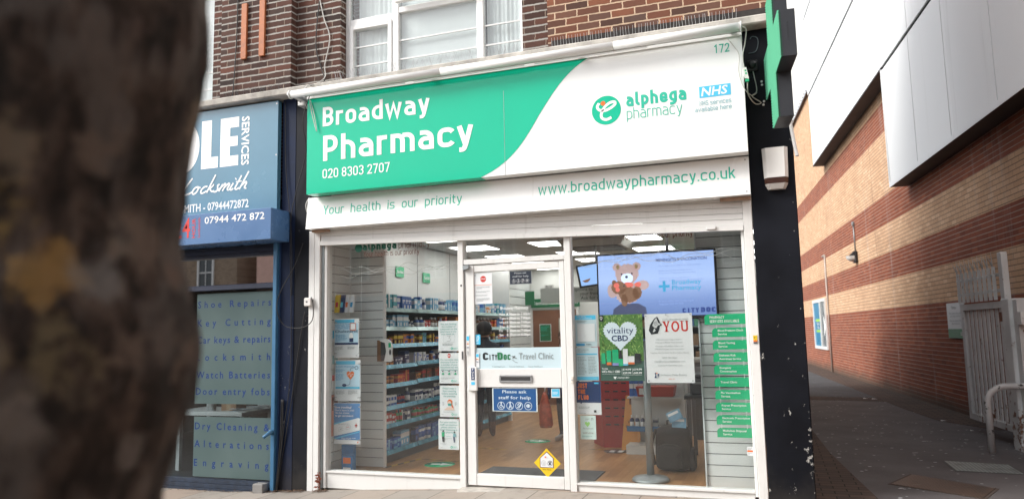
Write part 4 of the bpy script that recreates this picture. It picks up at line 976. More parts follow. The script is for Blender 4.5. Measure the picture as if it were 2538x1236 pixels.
    cards = lambda: [('card_mark', M_nhs, [('r', .12, .72, .88, .93)]), ('card_mark', flat('card_red', (.6, .03, .02)), [('e', .36, .565, .22, .11)]), ('card_mark', flat('card_amber', (.8, .33, .02)), [('e', .64, .565, .22, .11)]), ('lettering', M_navy, [('t', 'VISA', .5, .36, .06, K(align='C', w=.03, off=.02, shear=.15))])]
    sheet('card_sticker', 'white strip of payment card marks on the left door stile', 'sticker', -.548, -.512, 1.238, 1.440, .046, white_up, cards()+[('symbol', M_ltgrey, [('s', [(.35, .06), (.35, .22)], .08), ('s', [(.5, .05), (.55, .26)], .08), ('s', [(.65, .06), (.68, .2)], .08)])])
    sheet('card_sticker', 'white strip of payment card marks inside the lower edge of the door glass', 'sticker', -.456, -.418, 1.120, 1.262, y2-.004, M_whitepaper, cards())
    sheet('window_film', 'pale blue strip of travel clinic lettering across the middle of the door glass', 'window film', -.457, .412, 1.1085, 1.308, .0665, M_bluepaper, [
        ('lettering', M_ltdark, [('t', 'C', .085, .42, .36, K(w=.060, font='d', sw=.24)), ('t', 'ITY', .158, .42, .26, K(w=.088, font='d', sw=.2))]),
        ('lettering', flat('doc_green', (.02, .17, .07)), [('t', 'D', .262, .42, .36, K(w=.055, font='d', sw=.24)), ('t', 'OC', .335, .42, .26, K(w=.073, font='d', sw=.24))]),
        ('lettering', M_ltgrey, [('t', 'Travel Clinic', .515, .44, .30, K(w=.345)), ('t', 'Travel Healthcare', .195, .07, .07, K(w=.135)), ('t', 'General Healthcare', .40, .07, .07, K(w=.15)), ('t', 'Sexual Healthcare', .62, .07, .07, K(w=.145)),
            ('p', [(.435, .47), (.45, .60), (.475, .62), (.462, .52)]), ('s', [(.432, .60), (.49, .48)], .01), ('s', [(.44, .44), (.46, .33), (.50, .28)], .005, .02)])])
    sheet('sticker', 'small blue sticker in the top right corner of the lower door glass', 'sticker', .305, .390, .838, .922, y2, M_whitepaper, [('panel', M_skyink, [('r', .08, .12, .95, .95)]), ('lettering', M_ltwhite, [('l', .15, .9, .65, .35, 3)])])
    o = sheet('safe_place_sticker', 'yellow diamond safe place sticker low on the door glass', 'sticker', .119, .378, .108, .372, y2, M_yellow, [
        ('picture', M_brownink, [('p', [(.22, .33), (.74, .33), (.74, .64), (.79, .62), (.49, .90), (.19, .64), (.22, .66)])]),
        ('picture', M_whitepaper, [('p', [(.245, .35), (.715, .35), (.715, .66), (.49, .86), (.245, .66)])]),
        ('picture', M_ltdark, [('e', .60, .49, .095, .097)]), ('picture', M_whitepaper, [('e', .60, .49, .085, .086)]),
        ('picture', M_ltdark, [('p', [(.55, .44), (.65, .44), (.63, .51), (.57, .51)]), ('s', [(.54, .53), (.60, .545), (.66, .53)], .03, .02), ('o', .37, .49, .082, .088), ('s', [(.33, .47), (.37, .45), (.41, .47)], .012), ('e', .345, .51, .01, .01), ('e', .395, .51, .01, .01)]),
        ('lettering', M_brownink, [('t', 'Safe Place', .485, .255, .05, K(align='C', w=.085, off=.01))]), ('picture', M_orange, [('e', .44, .70, .03, .03)])], outline=[(.0, .49), (.5, 0), (1, .49), (.48, 1)])
    # right window
    sheet('poster', 'white and blue exemption poster at the upper left of the right window', 'poster', .545, .750, 1.306, 1.602, Yp, M_bluepaper, [
        ('banner', M_nhs, [('r', .0, .85, .97, .985)]), ('lettering', M_ltwhite, [('t', 'WHAT ARE YOU', .08, .93, .035, K(w=.09)), ('t', 'TO GET AN EXEMPTION', .08, .87, .035, K(w=.145))]),
        ('panel', M_whitepaper, [('r', .10, .16, .92, .72)]), ('small_print', M_ltgrey, [('l', .08, .6, .82, .76, 2), ('l', .2, .8, .15, .12, 1)]), ('banner', M_blueink, [('p', [(.03, .03), (.40, .03), (.46, .065), (.40, .10), (.03, .10)])]), ('lettering', M_ltdark, [('l', .5, .88, .095, .04, 1)])])
    sheet('poster', 'pale blue eligibility leaflet below the exemption poster', 'poster', .546, .758, .992, 1.300, Yp, M_bluepaper, [
        ('lettering', M_ltgrey, [('t', 'Who is eligible for', .06, .91, .042, K(w=.11)), ('t', 'a free flu jab?', .06, .85, .042, K(w=.085)), ('l', .06, .46, .72, .18, 13), ('l', .54, .92, .72, .2, 12)]), ('banner', M_skyink, [('r', .02, .775, .95, .815), ('r', .02, .02, .98, .12)])], thick=.002)
    rr = random.Random(5); fur = []
    for i in range(330):
        a, b = rr.random(), rr.uniform(.30, 1); th = rr.uniform(0, 3.14); l = rr.uniform(.03, .075); fur.append(('p', [(max(0, min(1, a-l*math.cos(th))), max(.3, min(1, b-l*.7*math.sin(th)))), (a+.012, b), (max(0, min(1, a+l*math.cos(th))), max(.3, min(1, b+l*.7*math.sin(th)))), (a-.012, b)]))
    heart = []
    for i in range(90):
        t = 2*math.pi*i/90; hx = 16*math.sin(t)**3; hy = 13*math.cos(t)-5*math.cos(2*t)-2*math.cos(3*t)-math.cos(4*t); k = 1+(.07 if i % 2 else -.03)*rr.uniform(.5, 1.2)
        heart.append((.485+hx*k/16*.375, .70+hy*k/16*.245))
    sheet('poster', 'green leafy poster with a white heart advertising oils, in the right window', 'poster', .772, 1.179, .990, 1.596, Yp+.004, plain('poster_dark_green', (.035, .10, .075), .5), [
        ('picture', plain('leaf_green', (.09, .22, .045), .5, var=.3, vs=30), [('r', 0, .30, 1, 1)]),
        ('picture', flat('leaf_light', (.30, .46, .13)), fur[:200]), ('picture', flat('leaf_dark', (.04, .12, .03)), fur[200:]),
        ('picture', flat('heart_white', (.66, .76, .83)), [('p', heart)]),
        ('lettering', M_navy, [('t', 'vitality', .18, .715, .092, K(w=.25)), ('t', 'CBD', .285, .60, .082, K(w=.155, off=.035))]),
        ('picture', M_green2, [('r', .04, .26, .13, .42), ('r', .16, .24, .265, .46), ('r', .29, .23, .43, .47), ('r', .43, .22, .53, .33)]),
        ('picture', M_whitepaper, [('r', .535, .23, .645, .48), ('r', .65, .25, .79, .37)]), ('picture', M_ltdark, [('p', [(.44, .335), (.52, .335), (.515, .39), (.49, .46), (.47, .46), (.45, .39)]), ('r', .80, .27, .93, .41), ('r', .02, .90, .11, .995)]),
        ('picture', M_orange, [('r', .16, .24, .265, .28), ('r', .65, .25, .79, .28)]), ('picture', flat('pack_violet', (.22, .25, .55)), [('r', .29, .23, .43, .27)]), ('picture', M_skyink, [('r', .535, .23, .645, .255)]),
        ('lettering', M_ltwhite, [('t', 'Try the', .045, .175, .022, K(w=.055, off=.03)), ('t', "UK's No.1 CBD", .045, .128, .028, K(w=.17, off=.04)), ('t', '£14.99', .52, .160, .026, K(w=.078, off=.04)), ('t', '£19.99', .76, .160, .026, K(w=.078, off=.04)), ('t', '£29.99', .52, .108, .026, K(w=.078, off=.04)), ('t', '£49.99', .76, .108, .026, K(w=.078, off=.04)), ('r', .5, .10, .505, .19), ('r', .74, .10, .745, .19), ('r', .05, .105, .45, .108), ('r', .5, .09, .95, .093), ('t', 'vitalityCBD', .39, .040, .024, K(w=.11)), ('p', [(.34, .025), (.375, .055), (.365, .07), (.34, .062), (.315, .07), (.305, .055)]), ('s', [(.065, .925), (.035, .955), (.05, .975), (.065, .965), (.08, .975), (.095, .955), (.065, .925)], .008)])])
    Yw = [(.40, .78)]
    def slabY(x, z, h, w):      # slab serif capital Y, O, U outlines in poster fractions
        return None
    P = []
    x, z, h, w = .375, .735, .155, .165
    P += [('p', [(x+w*.36, z), (x+w*.64, z), (x+w*.60, z+h*.42), (x+w*.40, z+h*.42)]), ('p', [(x+w*.02, z+h), (x+w*.30, z+h), (x+w*.60, z+h*.40), (x+w*.40, z+h*.40)]), ('p', [(x+w*.74, z+h), (x+w*.90, z+h), (x+w*.60, z+h*.36), (x+w*.50, z+h*.44)]), ('r', x-w*.06, z+h*.95, x+w*.40, z+h), ('r', x+w*.64, z+h*.95, x+w*1.0, z+h), ('r', x+w*.22, z, x+w*.78, z+h*.05)]
    n = 28; cx, cz = .645, z+h/2
    P += [('s', [(cx+.066*math.cos(2*math.pi*i/n), cz+(h/2-.012)*math.sin(2*math.pi*i/n)) for i in range(n+1)], .035, 0)]
    x = .755
    P += [('s', [(x+.03, z+h), (x+.03, z+.03), (x+.06, z+.014), (x+.115, z+.014), (x+.135, z+.03), (x+.135, z+h)], .034, .03), ('r', x-.015, z+h*.95, x+.075, z+h), ('r', x+.10, z+h*.95, x+.165, z+h)]
    sheet('poster', 'white volunteer poster with a pointing hand and red capital letters in the right window', 'poster', 1.202, 1.625, .974, 1.592, Yp-.004, M_whitepaper, [
        ('lettering', M_red, P),
        ('picture', M_ltdark, [('p', [(.08, .76), (.11, .84), (.17, .90), (.22, .94), (.27, .96), (.30, .92), (.33, .87), (.36, .85), (.36, .83), (.32, .82), (.30, .76), (.27, .715), (.13, .70)])]),
        ('picture', flat('hand_grey', (.55, .57, .58)), [('p', [(.16, .83), (.20, .90), (.25, .945), (.27, .91), (.29, .87), (.33, .855), (.34, .842), (.28, .83), (.24, .79), (.20, .80)]), ('p', [(.165, .74), (.20, .79), (.23, .76), (.19, .735)])]),
        ('picture', M_ltdark, [('s', [(.20, .845), (.24, .87), (.27, .865)], .006), ('s', [(.19, .86), (.23, .89), (.265, .885)], .006), ('s', [(.21, .825), (.25, .85), (.285, .845)], .006), ('s', [(.10, .74), (.16, .80)], .01)]),
        ('lettering', M_ltgrey, [('t', 'YOUR NEIGHBOUR NEEDS', .37, .905, .020, K(w=.235)), ('t', 'IHB needs your help to Ensure', .5, .615, .019, K(align='C', w=.225)), ('t', 'Nobody in Bexley Feels Isolated.', .5, .573, .019, K(align='C', w=.24)), ('t', 'Volunteer with IHB to make a real', .5, .52, .019, K(align='C', w=.25)), ('t', 'difference in your local community.', .5, .478, .019, K(align='C', w=.26)), ('t', "Together We Can Build An 'Even Better' Bexley.", .5, .425, .019, K(align='C', w=.35)),
            ('t', '0333 050 9227', .5, .350, .022, K(align='C', w=.13)), ('t', 'help@isolationhelpbexley.com', .5, .298, .022, K(align='C', w=.27)), ('t', 'isolationhelpbexley.com', .5, .245, .022, K(align='C', w=.215)), ('t', 'Isolation Help Bexley', .30, .105, .026, K(w=.23))]),
        ('emblem', M_navy, [('p', [(.16, .07), (.18, .10), (.17, .14), (.20, .15), (.19, .11), (.21, .07)]), ('p', [(.24, .07), (.27, .14), (.23, .12)])]), ('emblem', M_orange, [('e', .215, .14, .018, .01)]), ('lettering', M_orange, [('l', .46, .7, .065, .05, 1)]),
        ('pin', M_galv, [('e', .03, .97, .016, .016), ('e', .46, .985, .014, .014), ('e', .97, .98, .014, .014), ('e', .04, .03, .018, .018), ('e', .96, .03, .014, .014)])])
    sheet('poster', 'blue and white flu poster with orange capitals at the left of the right window', 'poster', .538, .770, .682, .984, Yp, M_whitepaper, [
        ('picture', M_navy, [('p', [(0, .36), (.14, .36), (.18, .32), (.22, .36), (1, .36), (1, 1), (0, 1)])]),
        ('lettering', M_orange, [('t', 'JUST', .05, .80, .15, K(w=.092, font='d', sw=.24)), ('t', 'THE', .06, .625, .14, K(w=.072, font='d', sw=.24)), ('t', 'FLU?', .07, .45, .14, K(w=.098, font='d', sw=.24))]),
        ('picture', M_nhs, [('r', .74, .93, .92, .975)]), ('small_print', M_ltgrey, [('l', .08, .62, .25, .18, 3), ('l', .08, .55, .06, .03, 1)]), ('emblem', M_ltdark, [('r', .70, .07, .80, .14)])])
    sheet('notice', 'small pale green shop local card with a green heart, lowest in the right window', 'notice', .566, .713, .459, .674, Yp, flat('mint_card', (.62, .76, .72)), [
        ('picture', flat('heart_green', (.30, .62, .16)), [('p', [(.46, .52), (.30, .64), (.30, .71), (.38, .74), (.46, .70), (.54, .74), (.62, .71), (.62, .64)])]),
        ('lettering', M_ltgrey, [('t', 'Bexleyheath', .5, .43, .06, K(align='C', w=.095)), ('l', .34, .6, .88, .8, 3), ('s', [(.72, .80), (.72, .90), (.82, .90), (.82, .80)], .03)]), ('lettering', M_brownink, [('t', 'SHOP LOCAL', .5, .235, .06, K(align='C', w=.10))]), ('rule', M_ltteal, [('l', .1, .9, .15, .09, 2)])])
    # green hanging services sign
    s = thing('hanging_sign', 'green hanging sign of ten linked plates listing pharmacy services', 'sign', (1.95, Yp, .5))
    def plate(x0, x1, z0, z1, lines, th):
        W, H = x1-x0, z1-z0; r = .028
        sheet('plate', None, None, x0, x1, z0, z1, Yp, M_green2, [('lettering', M_ltwhite, lines)], outline=[(0, 0), (1, 0), (1, 1), (r/W*1.2, 1), (r/W*.4, 1-r/H*.35), (0, 1-r/H)], parent=s, thick=.004)
    plate(1.732, 2.085, 1.483, 1.575, [('t', 'PHARMACY', .13, .58, .24, K(w=.125, font='d', sw=.16)), ('t', 'SERVICES AVAILABLE', .13, .18, .26, K(w=.25, font='d', sw=.16))], 0)
    rows = [('Blood Pressure Check', 'Service'), ('Blood Testing', 'Service'), ('Diabetes Risk', 'Awareness Service'), ('Emergency', 'Contraception'), ('Travel Clinic',), ('Flu Vaccination', 'Service'), ('Repeat Prescription', 'Service'), ('Electronic Prescription', 'Service'), ('Medicines Disposal', 'Service')]
    for i, rw in enumerate(rows):
        z1 = 1.455-i*.1080
        ls = [('t', q, .17, (.60 if len(rw) == 2 else .4)-.37*j, .20, K(w=min(.0108*len(q), .23), off=.02)) for j, q in enumerate(rw)]
        plate(1.793, 2.085, z1-.083, z1, ls, 0)
    m = MB()
    for i in range(9):
        for x in (1.832, 2.045): m.box(x, x+.004, Yp-.002, Yp+.002, 1.455-i*.108-.006, 1.455-i*.108+.030)
    m.build('link', M_ltwhite, s)
    sheet('sticker', 'yellow and white sticker on the right white frame', 'sticker', 2.138, 2.174, 1.313, 1.386, -.004, M_whitepaper, [('panel', M_yellow, [('r', .03, .42, .97, .97)]), ('panel', M_orange, [('r', .03, .22, .97, .4)]), ('lettering', M_ltdark, [('l', .2, .8, .85, .6, 2), ('r', .05, .04, .95, .18)])])
    sheet('sticker', 'small white sticker with an orange band low in the right window', 'sticker', 2.035, 2.084, .365, .436, .083, M_whitepaper, [('banner', M_orange, [('r', .04, .42, .96, .62)]), ('lettering', M_ltgrey, [('l', .1, .9, .9, .68, 2), ('l', .1, .9, .35, .1, 2)])])
posters()

# ================================================================== THINGS INSIDE, SEEN THROUGH THE GLASS
def inside():
    K = dict
    # wall screen
    fz = random.Random(21)
    def teddy(cx, cz, k, y, mats, root):
        lite, tan, dk, red, wh = mats
        def E(name, mat, items, dy):
            m = MB()
            for (a, b, rx, rz) in items: m.poly([(cx+a*k+rx*k*(1+fz.uniform(-.09, .07)*(rx > .05))*math.cos(2*math.pi*i/44), cz+b*k+rz*k*(1+fz.uniform(-.09, .07)*(rx > .05))*math.sin(2*math.pi*i/44)) for i in range(44)], y-dy)
            m.build(name, mat, root)
        E('bear_picture', lite, [(-.30, .50, .13, .13), (.31, .50, .13, .13), (0, .28, .36, .31), (0, -.28, .40, .36), (-.47, -.22, .15, .22), (.47, -.08, .2, .15)], .001)
        E('bear_picture', flat('screen_amber', (.55, .40, .2)), [(-.27, .50, .05, .07), (.30, .50, .05, .07)], .002)
        E('bear_picture', wh, [(0, .14, .19, .16)], .0025)
        E('bear_picture', dk, [(-.16, .28, .025, .03), (.16, .29, .025, .03), (-.01, .19, .045, .04)], .003)
        E('bear_picture', red, [(.03, -.06, .16, .09), (.33, -.06, .10, .08)], .003)
        E('bear_picture', tan, [(-.26, -.13, .23, .20), (-.40, .04, .07, .07), (.06, -.36, .31, .24), (.30, -.30, .14, .19), (-.10, -.52, .10, .19)], .0035)
        E('bear_picture', red, [(-.33, -.06, .09, .08), (-.30, -.19, .07, .07)], .004)
        E('bear_picture', dk, [(-.10, -.08, .025, .025)], .0045)
    def scr(name, c, s=.75): return emit('lit_'+name, c, s)
    t = thing('wall_screen', 'large black framed lit screen with teddy bears hung in the right window', 'screen', (1.29, .3, 1.54))
    x0, x1, z0, z1, y = .728, 1.848, 1.545, 2.182, .29
    m = MB(); m.box(x0, x1, y, y+.05, z0, z1, bev=.006); m.build('case', M_black, t)
    m = MB(); m.box(x0+.016, x1-.02, y-.003, y-.0005, z0+.03, z1-.016)
    def screen_mat():
        q = NT('lit_screen'); v = q.obj(); sep = q.n('SeparateXYZ'); q.put(sep.inputs[0], v)
        c = q.ramp(q.math('MULTIPLY', sep.outputs['Z'], 1.6), [(0, (.10, .16, .36)), (.3, (.17, .25, .50)), (.62, (.33, .44, .72)), (1, (.27, .38, .68))])
        q.put(q.b.inputs['Emission Color'], c); q.b.inputs['Emission Strength'].default_value = .85; return q.fin((.02, .02, .02), .15)
    m.build('display', screen_mat(), t)
    teddy(1.02, 1.895, .31, y-.003, (scr('bear_pale', (.30, .215, .215)), scr('bear_tan', (.13, .068, .042)), scr('bear_dark', (.02, .02, .04)), scr('bear_red', (.45, .10, .08)), scr('bear_white', (.45, .55, .78))), t)
    m = MB(); m.poly([(.87, z0+.031), (1.20, z0+.031), (1.19, 1.66), (1.12, 1.70), (.95, 1.70), (.88, 1.65)], y-.0035); m.build('bear_picture', scr('shade', (.05, .06, .12), .5), t)
    m = MB(); yy = y-.0045; m.text('MENINGITIS B VACCINATION', 1.30, 2.085, .026, yy, w=.465, off=.03); m.text('CITY', 1.525, 1.60, .042, yy, w=.15, font='d', sw=.24); m.text('DOC', 1.69, 1.60, .046, yy, w=.135, font='d', sw=.26); m.build('lettering', scr('navy', (.015, .03, .13)), t)
    m = MB(); m.text('Broadway', 1.44, 1.865, .042, yy, w=.265, off=.02); m.text('Pharmacy', 1.44, 1.812, .042, yy, w=.265, off=.02); m.box(1.355, 1.38, yy-.0005, yy+.001, 1.80, 1.90); m.box(1.318, 1.354, yy-.0005, yy+.001, 1.838, 1.862); m.box(1.381, 1.417, yy-.0005, yy+.001, 1.838, 1.862); m.build('lettering', scr('teal', (.03, .20, .36)), t)
    m = MB(); 
    for i, tx in enumerate(('Meningitis is an infection of the brain', 'Babies and young children under', 'five years of age are most at risk', 'Speak to our pharmacy team to', 'discuss vaccinating against meningitis B')): m.text(tx, 1.325, 2.035-(0, .045, .068, .115, .138)[i], .016, yy, w=.0098*len(tx))
    m.text('Or book online: www.citydoc.org.uk', 1.31, 1.705, .016, yy, w=.32); m.text('Telephone: 0333 414 9300', 1.31, 1.678, .016, yy, w=.225); m.build('lettering', scr('slate', (.14, .2, .4)), t)
    m = MB(); m.tube([(1.40, .36, 2.69), (1.40, .36, 2.1)], .016, 10); m.build('hanger_pole', M_steel, t)
    t = thing('wall_screen', 'smaller tilted screen further back near the consultation sign, showing a bear', 'screen', (-.05, 3, 2.03))
    m = MB(); m.hexa([(-.13, 3.0, 2.03), (.42, 2.85, 2.07), (.42, 2.90, 2.07), (-.13, 3.05, 2.03), (-.17, 2.97, 2.33), (.40, 2.82, 2.39), (.40, 2.87, 2.39), (-.17, 3.02, 2.33)]); m.build('case', M_black, t)
    m = MB(); m.add([(-.10, 2.985, 2.055), (.40, 2.848, 2.095), (.38, 2.818, 2.365), (-.14, 2.955, 2.31)], [(0, 1, 2, 3)]); m.build('display', scr('pale_screen', (.20, .34, .62)), t)
    m = MB(); m.add([(-.03+.07*math.cos(a), 2.955-.02*math.cos(a), 2.17+.07*math.sin(a)) for a in [2*math.pi*i/16 for i in range(16)]], [tuple(range(16))]); m.build('bear_picture', scr('bear_tan', (.26, .16, .12)), t)
    m = MB(); m.tube([(.1, 3.02, 2.3), (.1, 3.02, 2.69)], .015, 8); m.build('hanger_pole', M_steel, t)
    # header board behind
    s = MB(); s.box(-.75, 1.9, 3.2, 3.24, 1.85, 2.06); o = tag(s.build('header_board', plain('header_grey', (.42, .44, .42), .5)), 'long grey header board about deliveries behind the big screen', 'sign')
    s = MB(); s.text('Prescriptions to', -.42, 2.005, .045, 3.198, w=.42); s.text('your front door', -.18, 1.945, .045, 3.198, w=.42); s.text('Ask for details', -.17, 1.885, .045, 3.198, w=.40); s.build('lettering', M_ltdark, o)
    # counter and dispensary fittings behind
    t = thing('shop_counter', 'grey dispensary counter with a dark glass screen at the back right', 'counter', (1.2, 3.8, .03))
    m = MB(); m.box(.35, 2.4, 3.6, 4.2, .03, 1.0, bev=.01); m.build('front', plain('counter_grey', (.24, .25, .26), .5), t)
    m = MB(); m.box(.3, 2.4, 3.55, 4.25, 1.0, 1.05, bev=.008); m.build('top', plain('counter_top', (.35, .33, .3), .4), t)
    m = MB(); m.box(-.3, 2.4, 3.58, 3.59, 1.06, 1.84); m.build('screen_pane', M_acrylic, t)
    t = thing('stock_rack', 'tall grey rack of boxed stock behind the counter', 'rack', (1, 6, .03))
    m = MB(); m.box(-.1, 2.4, 6.4, 6.45, .03, 2.3); m.box(-.1, -.06, 6.0, 6.4, .03, 2.3)
    for i in range(7): m.box(-.06, 2.4, 6.0, 6.4, .2+.32*i, .22+.32*i)
    m.build('frame', plain('rack_grey', (.22, .24, .25), .5), t)
    m = MB(); rr = random.Random(8)
    for i in range(7):
        x = -.03
        while x < 2.3:
            w = rr.uniform(.06, .16); m.box(x, x+w*.95, 6.05, 6.3, .22+.32*i, .22+.32*i+rr.uniform(.1, .25), rr.randint(0, 3)); x += w+rr.choice((0, 0, .05))
    o = m.build('stock', [plain('stock_white', (.5, .52, .52)), plain('stock_blue', (.08, .16, .35)), plain('stock_brown', (.25, .16, .1)), plain('stock_green', (.1, .3, .2))], t); o['kind'] = 'stuff'
    # consultation room door and sign
    t = thing('consultation_door', 'brown wooden consultation room door at the back of the pharmacy', 'door', (-1.7, 7.45, .03))
    m = MB(); m.box(-2.24, -1.34, 7.44, 7.48, .03, 1.89); m.build('leaf', plain('door_brown', (.20, .085, .045), .45, var=.2, vs=2), t)
    m = MB(); m.box(-2.29, -2.242, 7.42, 7.49, .03, 1.93); m.box(-1.338, -1.29, 7.42, 7.49, .03, 1.93); m.build('frame', white_up, t)
    m = MB(); m.box(-1.70, -1.58, 7.43, 7.439, 1.15, 1.72); m.build('vision_pane', plain('pane_pale', (.45, .42, .36), .3), t)
    sheet('notice', 'green poster on the brown consultation room door', 'notice', -2.10, -1.86, 1.27, 1.61, 7.43, M_whitepaper, [('panel', plain('poster_green', (.015, .15, .06), .5), [('r', .04, .03, .96, .97)]), ('lettering', M_ltgreen, [('l', .12, .8, .88, .6, 4), ('l', .12, .8, .4, .3, 2)])])
    sheet('consultation_sign', 'green consultation room sign above the brown door', 'sign', -2.26, -1.25, 1.94, 2.115, 7.40, M_green3, [('lettering', M_ltwhite, [('t', 'Consultation Room', .04, .32, .40, K(w=.92, font='d', sw=.13))])])
    m = MB(); m.box(-1.985, -1.80, 7.46, 7.495, 2.20, 2.40, bev=.005); o = tag(m.build('wall_vent', plain('vent_white', (.5, .5, .48))), 'square slotted vent on the back wall above the consultation sign', 'vent')
    m = MB()
    for i in range(6):
        for a in (-1.965, -1.885): m.box(a, a+.07, 7.457, 7.459, 2.225+.028*i, 2.238+.028*i)
    m.build('slot', M_black, o)
    # hanging category signs
    for i, (yy, z, tx) in enumerate(((1.95, 2.22, 'Pain Relief'), (2.75, 2.19, 'Cough & Cold'), (.95, 2.28, 'Baby Care'))):
        m = MB(); m.box(-2.36, -2.35, yy, yy+.22, z, z+.14); o = tag(m.build('category_sign', M_green2), 'small green %s sign above the wall shelving' % tx.lower(), 'sign', 'green category signs above the shelving')
        q = MB(); q.text(tx, 0, 0, .04, 0, w=.17, off=.02); q.v = [(-2.3485, yy+.03+p[0], z+.05+p[2]) for p in q.v]; q.build('lettering', M_ltwhite, o)
    m = MB(); m.box(-2.25, -2.06, 7.0, 7.02, 1.98, 2.25); tag(m.build('category_sign', M_green3), 'green sign on the far slat wall beside the consultation door', 'sign')
    m = MB(); m.box(.55, 1.9, 4.4, 4.43, 2.22, 2.6); o = tag(m.build('header_sign', plain('header_green', (.02, .30, .14), .3)), 'large green header sign hanging above the big screen', 'sign'); q = MB(); q.text('alphega pharmacy', .65, 2.34, .12, 4.395, w=1.15, off=.02); q.build('lettering', M_ltwhite, o)
    # air conditioner
    m = MB(); m.hexa([(-.35, 3.0, 2.60), (.45, 3.0, 2.60), (.45, 3.8, 2.60), (-.35, 3.8, 2.60), (-.42, 2.93, 2.688), (.52, 2.93, 2.688), (.52, 3.87, 2.688), (-.42, 3.87, 2.688)]); o = tag(m.build('air_conditioner', plain('ac_cream', (.45, .44, .42))), 'square ceiling air conditioning cassette behind the right window', 'air conditioner')
    m = MB(); m.box(-.30, .40, 3.05, 3.75, 2.592, 2.599); m.build('grille', M_darkgrey, o)
    # red dispenser cabinet
    t = thing('red_cabinet', 'tall red cabinet with two faces standing on the wooden floor behind the right window', 'cabinet', (.3, 2.6, .03))
    M_cab = plain('cabinet_red', (.46, .022, .02), .4, var=.15)
    m = MB(); m.slab([(.06, 2.75), (.26, 2.40), (.60, 2.46), (.58, 2.95), (.2, 3.0)], .03, 1.25); m.build('body', M_cab, t)
    m = MB()
    for i in range(8):
        for j in range(3): m.box(.30+.10*j, .36+.10*j, 2.385+.017*j, 2.395+.017*j, .30+.1*i, .315+.1*i)
    m.build('slots', M_black, t)
    # wet floor sign
    t = thing('wet_floor_sign', 'orange folding wet floor sign beside the red cabinet', 'sign', (.64, 2.3, .03))
    def wsheet(y0, y1, nm):
        m = MB(); v = []
        for (x, z, f) in ((.515, .03, 0), (.70, .06, 0), (.745, .16, .12), (.715, .60, .9), (.70, .66, 1), (.56, .66, 1)): v += [(x, y0+(y1-y0)*f, z)]
        v2 = [(a, b+.012, c) for a, b, c in v]; n = len(v)
        m.add(v+v2, [tuple(range(n)), tuple(range(2*n-1, n-1, -1))]+[(i, n+i, n+(i+1) % n, (i+1) % n) for i in range(n)]); return m.build(nm, plain('sign_orange', (.62, .24, .02), .45, var=.1), t)
    p = wsheet(2.22, 2.38, 'front_leaf'); wsheet(2.62, 2.40, 'back_leaf')
    m = MB(); m.text('WET', .59, .34, .035, 2.285, w=.075, off=.02); m.text('FLOOR', .575, .285, .035, 2.27, w=.12, off=.02); m.box(.61, .68, 2.33, 2.335, .56, .63); m.build('lettering', M_brownink, p)
    # white product stand with things on it
    t = thing('display_stand', 'white two shelf display stand beside the wet floor sign', 'display stand', (.9, 2.2, .03))
    m = MB(); m.box(.64, 1.28, 2.30, 2.33, .03, 1.2); m.box(1.28, 1.31, 1.98, 2.33, .03, 1.2); m.build('panel', plain('stand_white', (.62, .63, .62), .45), t)
    m = MB(); m.box(.62, 1.28, 1.98, 2.30, .03, .13); m.build('base', plain('stand_white', (.62, .63, .62), .45), t)
    for z in (.30, .66):
        m = MB(); m.box(.65, 1.28, 1.98, 2.30, z, z+.02); sh = m.build('shelf', plain('stand_white', (.62, .63, .62), .45), t)
        if z < .5:
            m = MB(); m.box(.64, 1.06, 1.965, 1.978, z-.01, z+.05); m.build('price_strip', flat('strip_blue', (.03, .17, .38)), sh)
    for i in range(4): place_good('bottle', 'navy', 'white', (.69+.062*i, 2.04, .32), (.055, .055, .15), 'small navy bottle with white cap on the lower shelf of the white stand', 'navy bottles on the white stand')
    for i in range(3): place_good('carton', 'white', 'navy', (.80+.07*i, 2.15+.02*i, .32), (.06, .05, .1), 'white carton on the lower shelf of the white stand', 'white cartons on the white stand')
    for i in range(4): place_good('carton', 'blue', 'white', (.69+.055*i, 2.1, .68), (.05, .05, .18), 'blue carton on the upper shelf of the white stand', 'blue cartons on the white stand')
    m = MB(); m.hexa([(.78, 1.98, .685), (1.18, 1.98, .685), (1.18, 2.2, .685), (.78, 2.2, .685), (.76, 1.96, .80), (1.2, 1.96, .80), (1.2, 2.22, .80), (.76, 2.22, .80)]); o = tag(m.build('basket', plain('basket_red', (.42, .05, .03))), 'red plastic basket on the upper shelf of the white stand', 'basket'); m = MB(); m.box(.80, .90, 1.952, 1.958, .71, .78); m.build('ticket', M_whitepaper, o)
    # barrier post with a round foot
    t = thing('barrier_post', 'grey metal post on a round foot just inside the right window', 'post', (1.13, .52, .03))
    m = MB(); m.tube([(1.13, .52, .05), (1.13, .52, 1.35)], .036, 16); m.build('pole', M_galv, t)
    m = MB(); m.lathe(1.13, .52, [(.175, .031), (.178, .045), (.16, .065), (.06, .075), (.04, .09)], 28); m.build('foot', M_galv, t)
    # backpack
    t = thing('backpack', 'black rucksack standing on the wooden floor inside the right window', 'rucksack', (1.3, 1.1, .03))
    def blob(cx, cy, z0, z1, rx, ry, pw=5.0):
        m = MB(); n, k = 20, 12; v = []
        for j in range(k+1):
            f = j/k; w = (1-abs(2*f-1)**6)**(1/6) if 0 < f < 1 else .55; w = max(w, .55)*(1-.10*f)
            for i in range(n):
                a = 2*math.pi*i/n; c, s_ = math.cos(a), math.sin(a); q = (abs(c)**pw+abs(s_)**pw)**(-1/pw); v.append((cx+rx*w*q*c, cy+ry*w*q*s_, z0+(z1-z0)*f))
        fs = [(j*n+i, j*n+(i+1) % n, (j+1)*n+(i+1) % n, (j+1)*n+i) for j in range(k) for i in range(n)]+[tuple(range(n-1, -1, -1)), tuple(k*n+i for i in range(n))]
        return m.add(v, fs, 0, True)
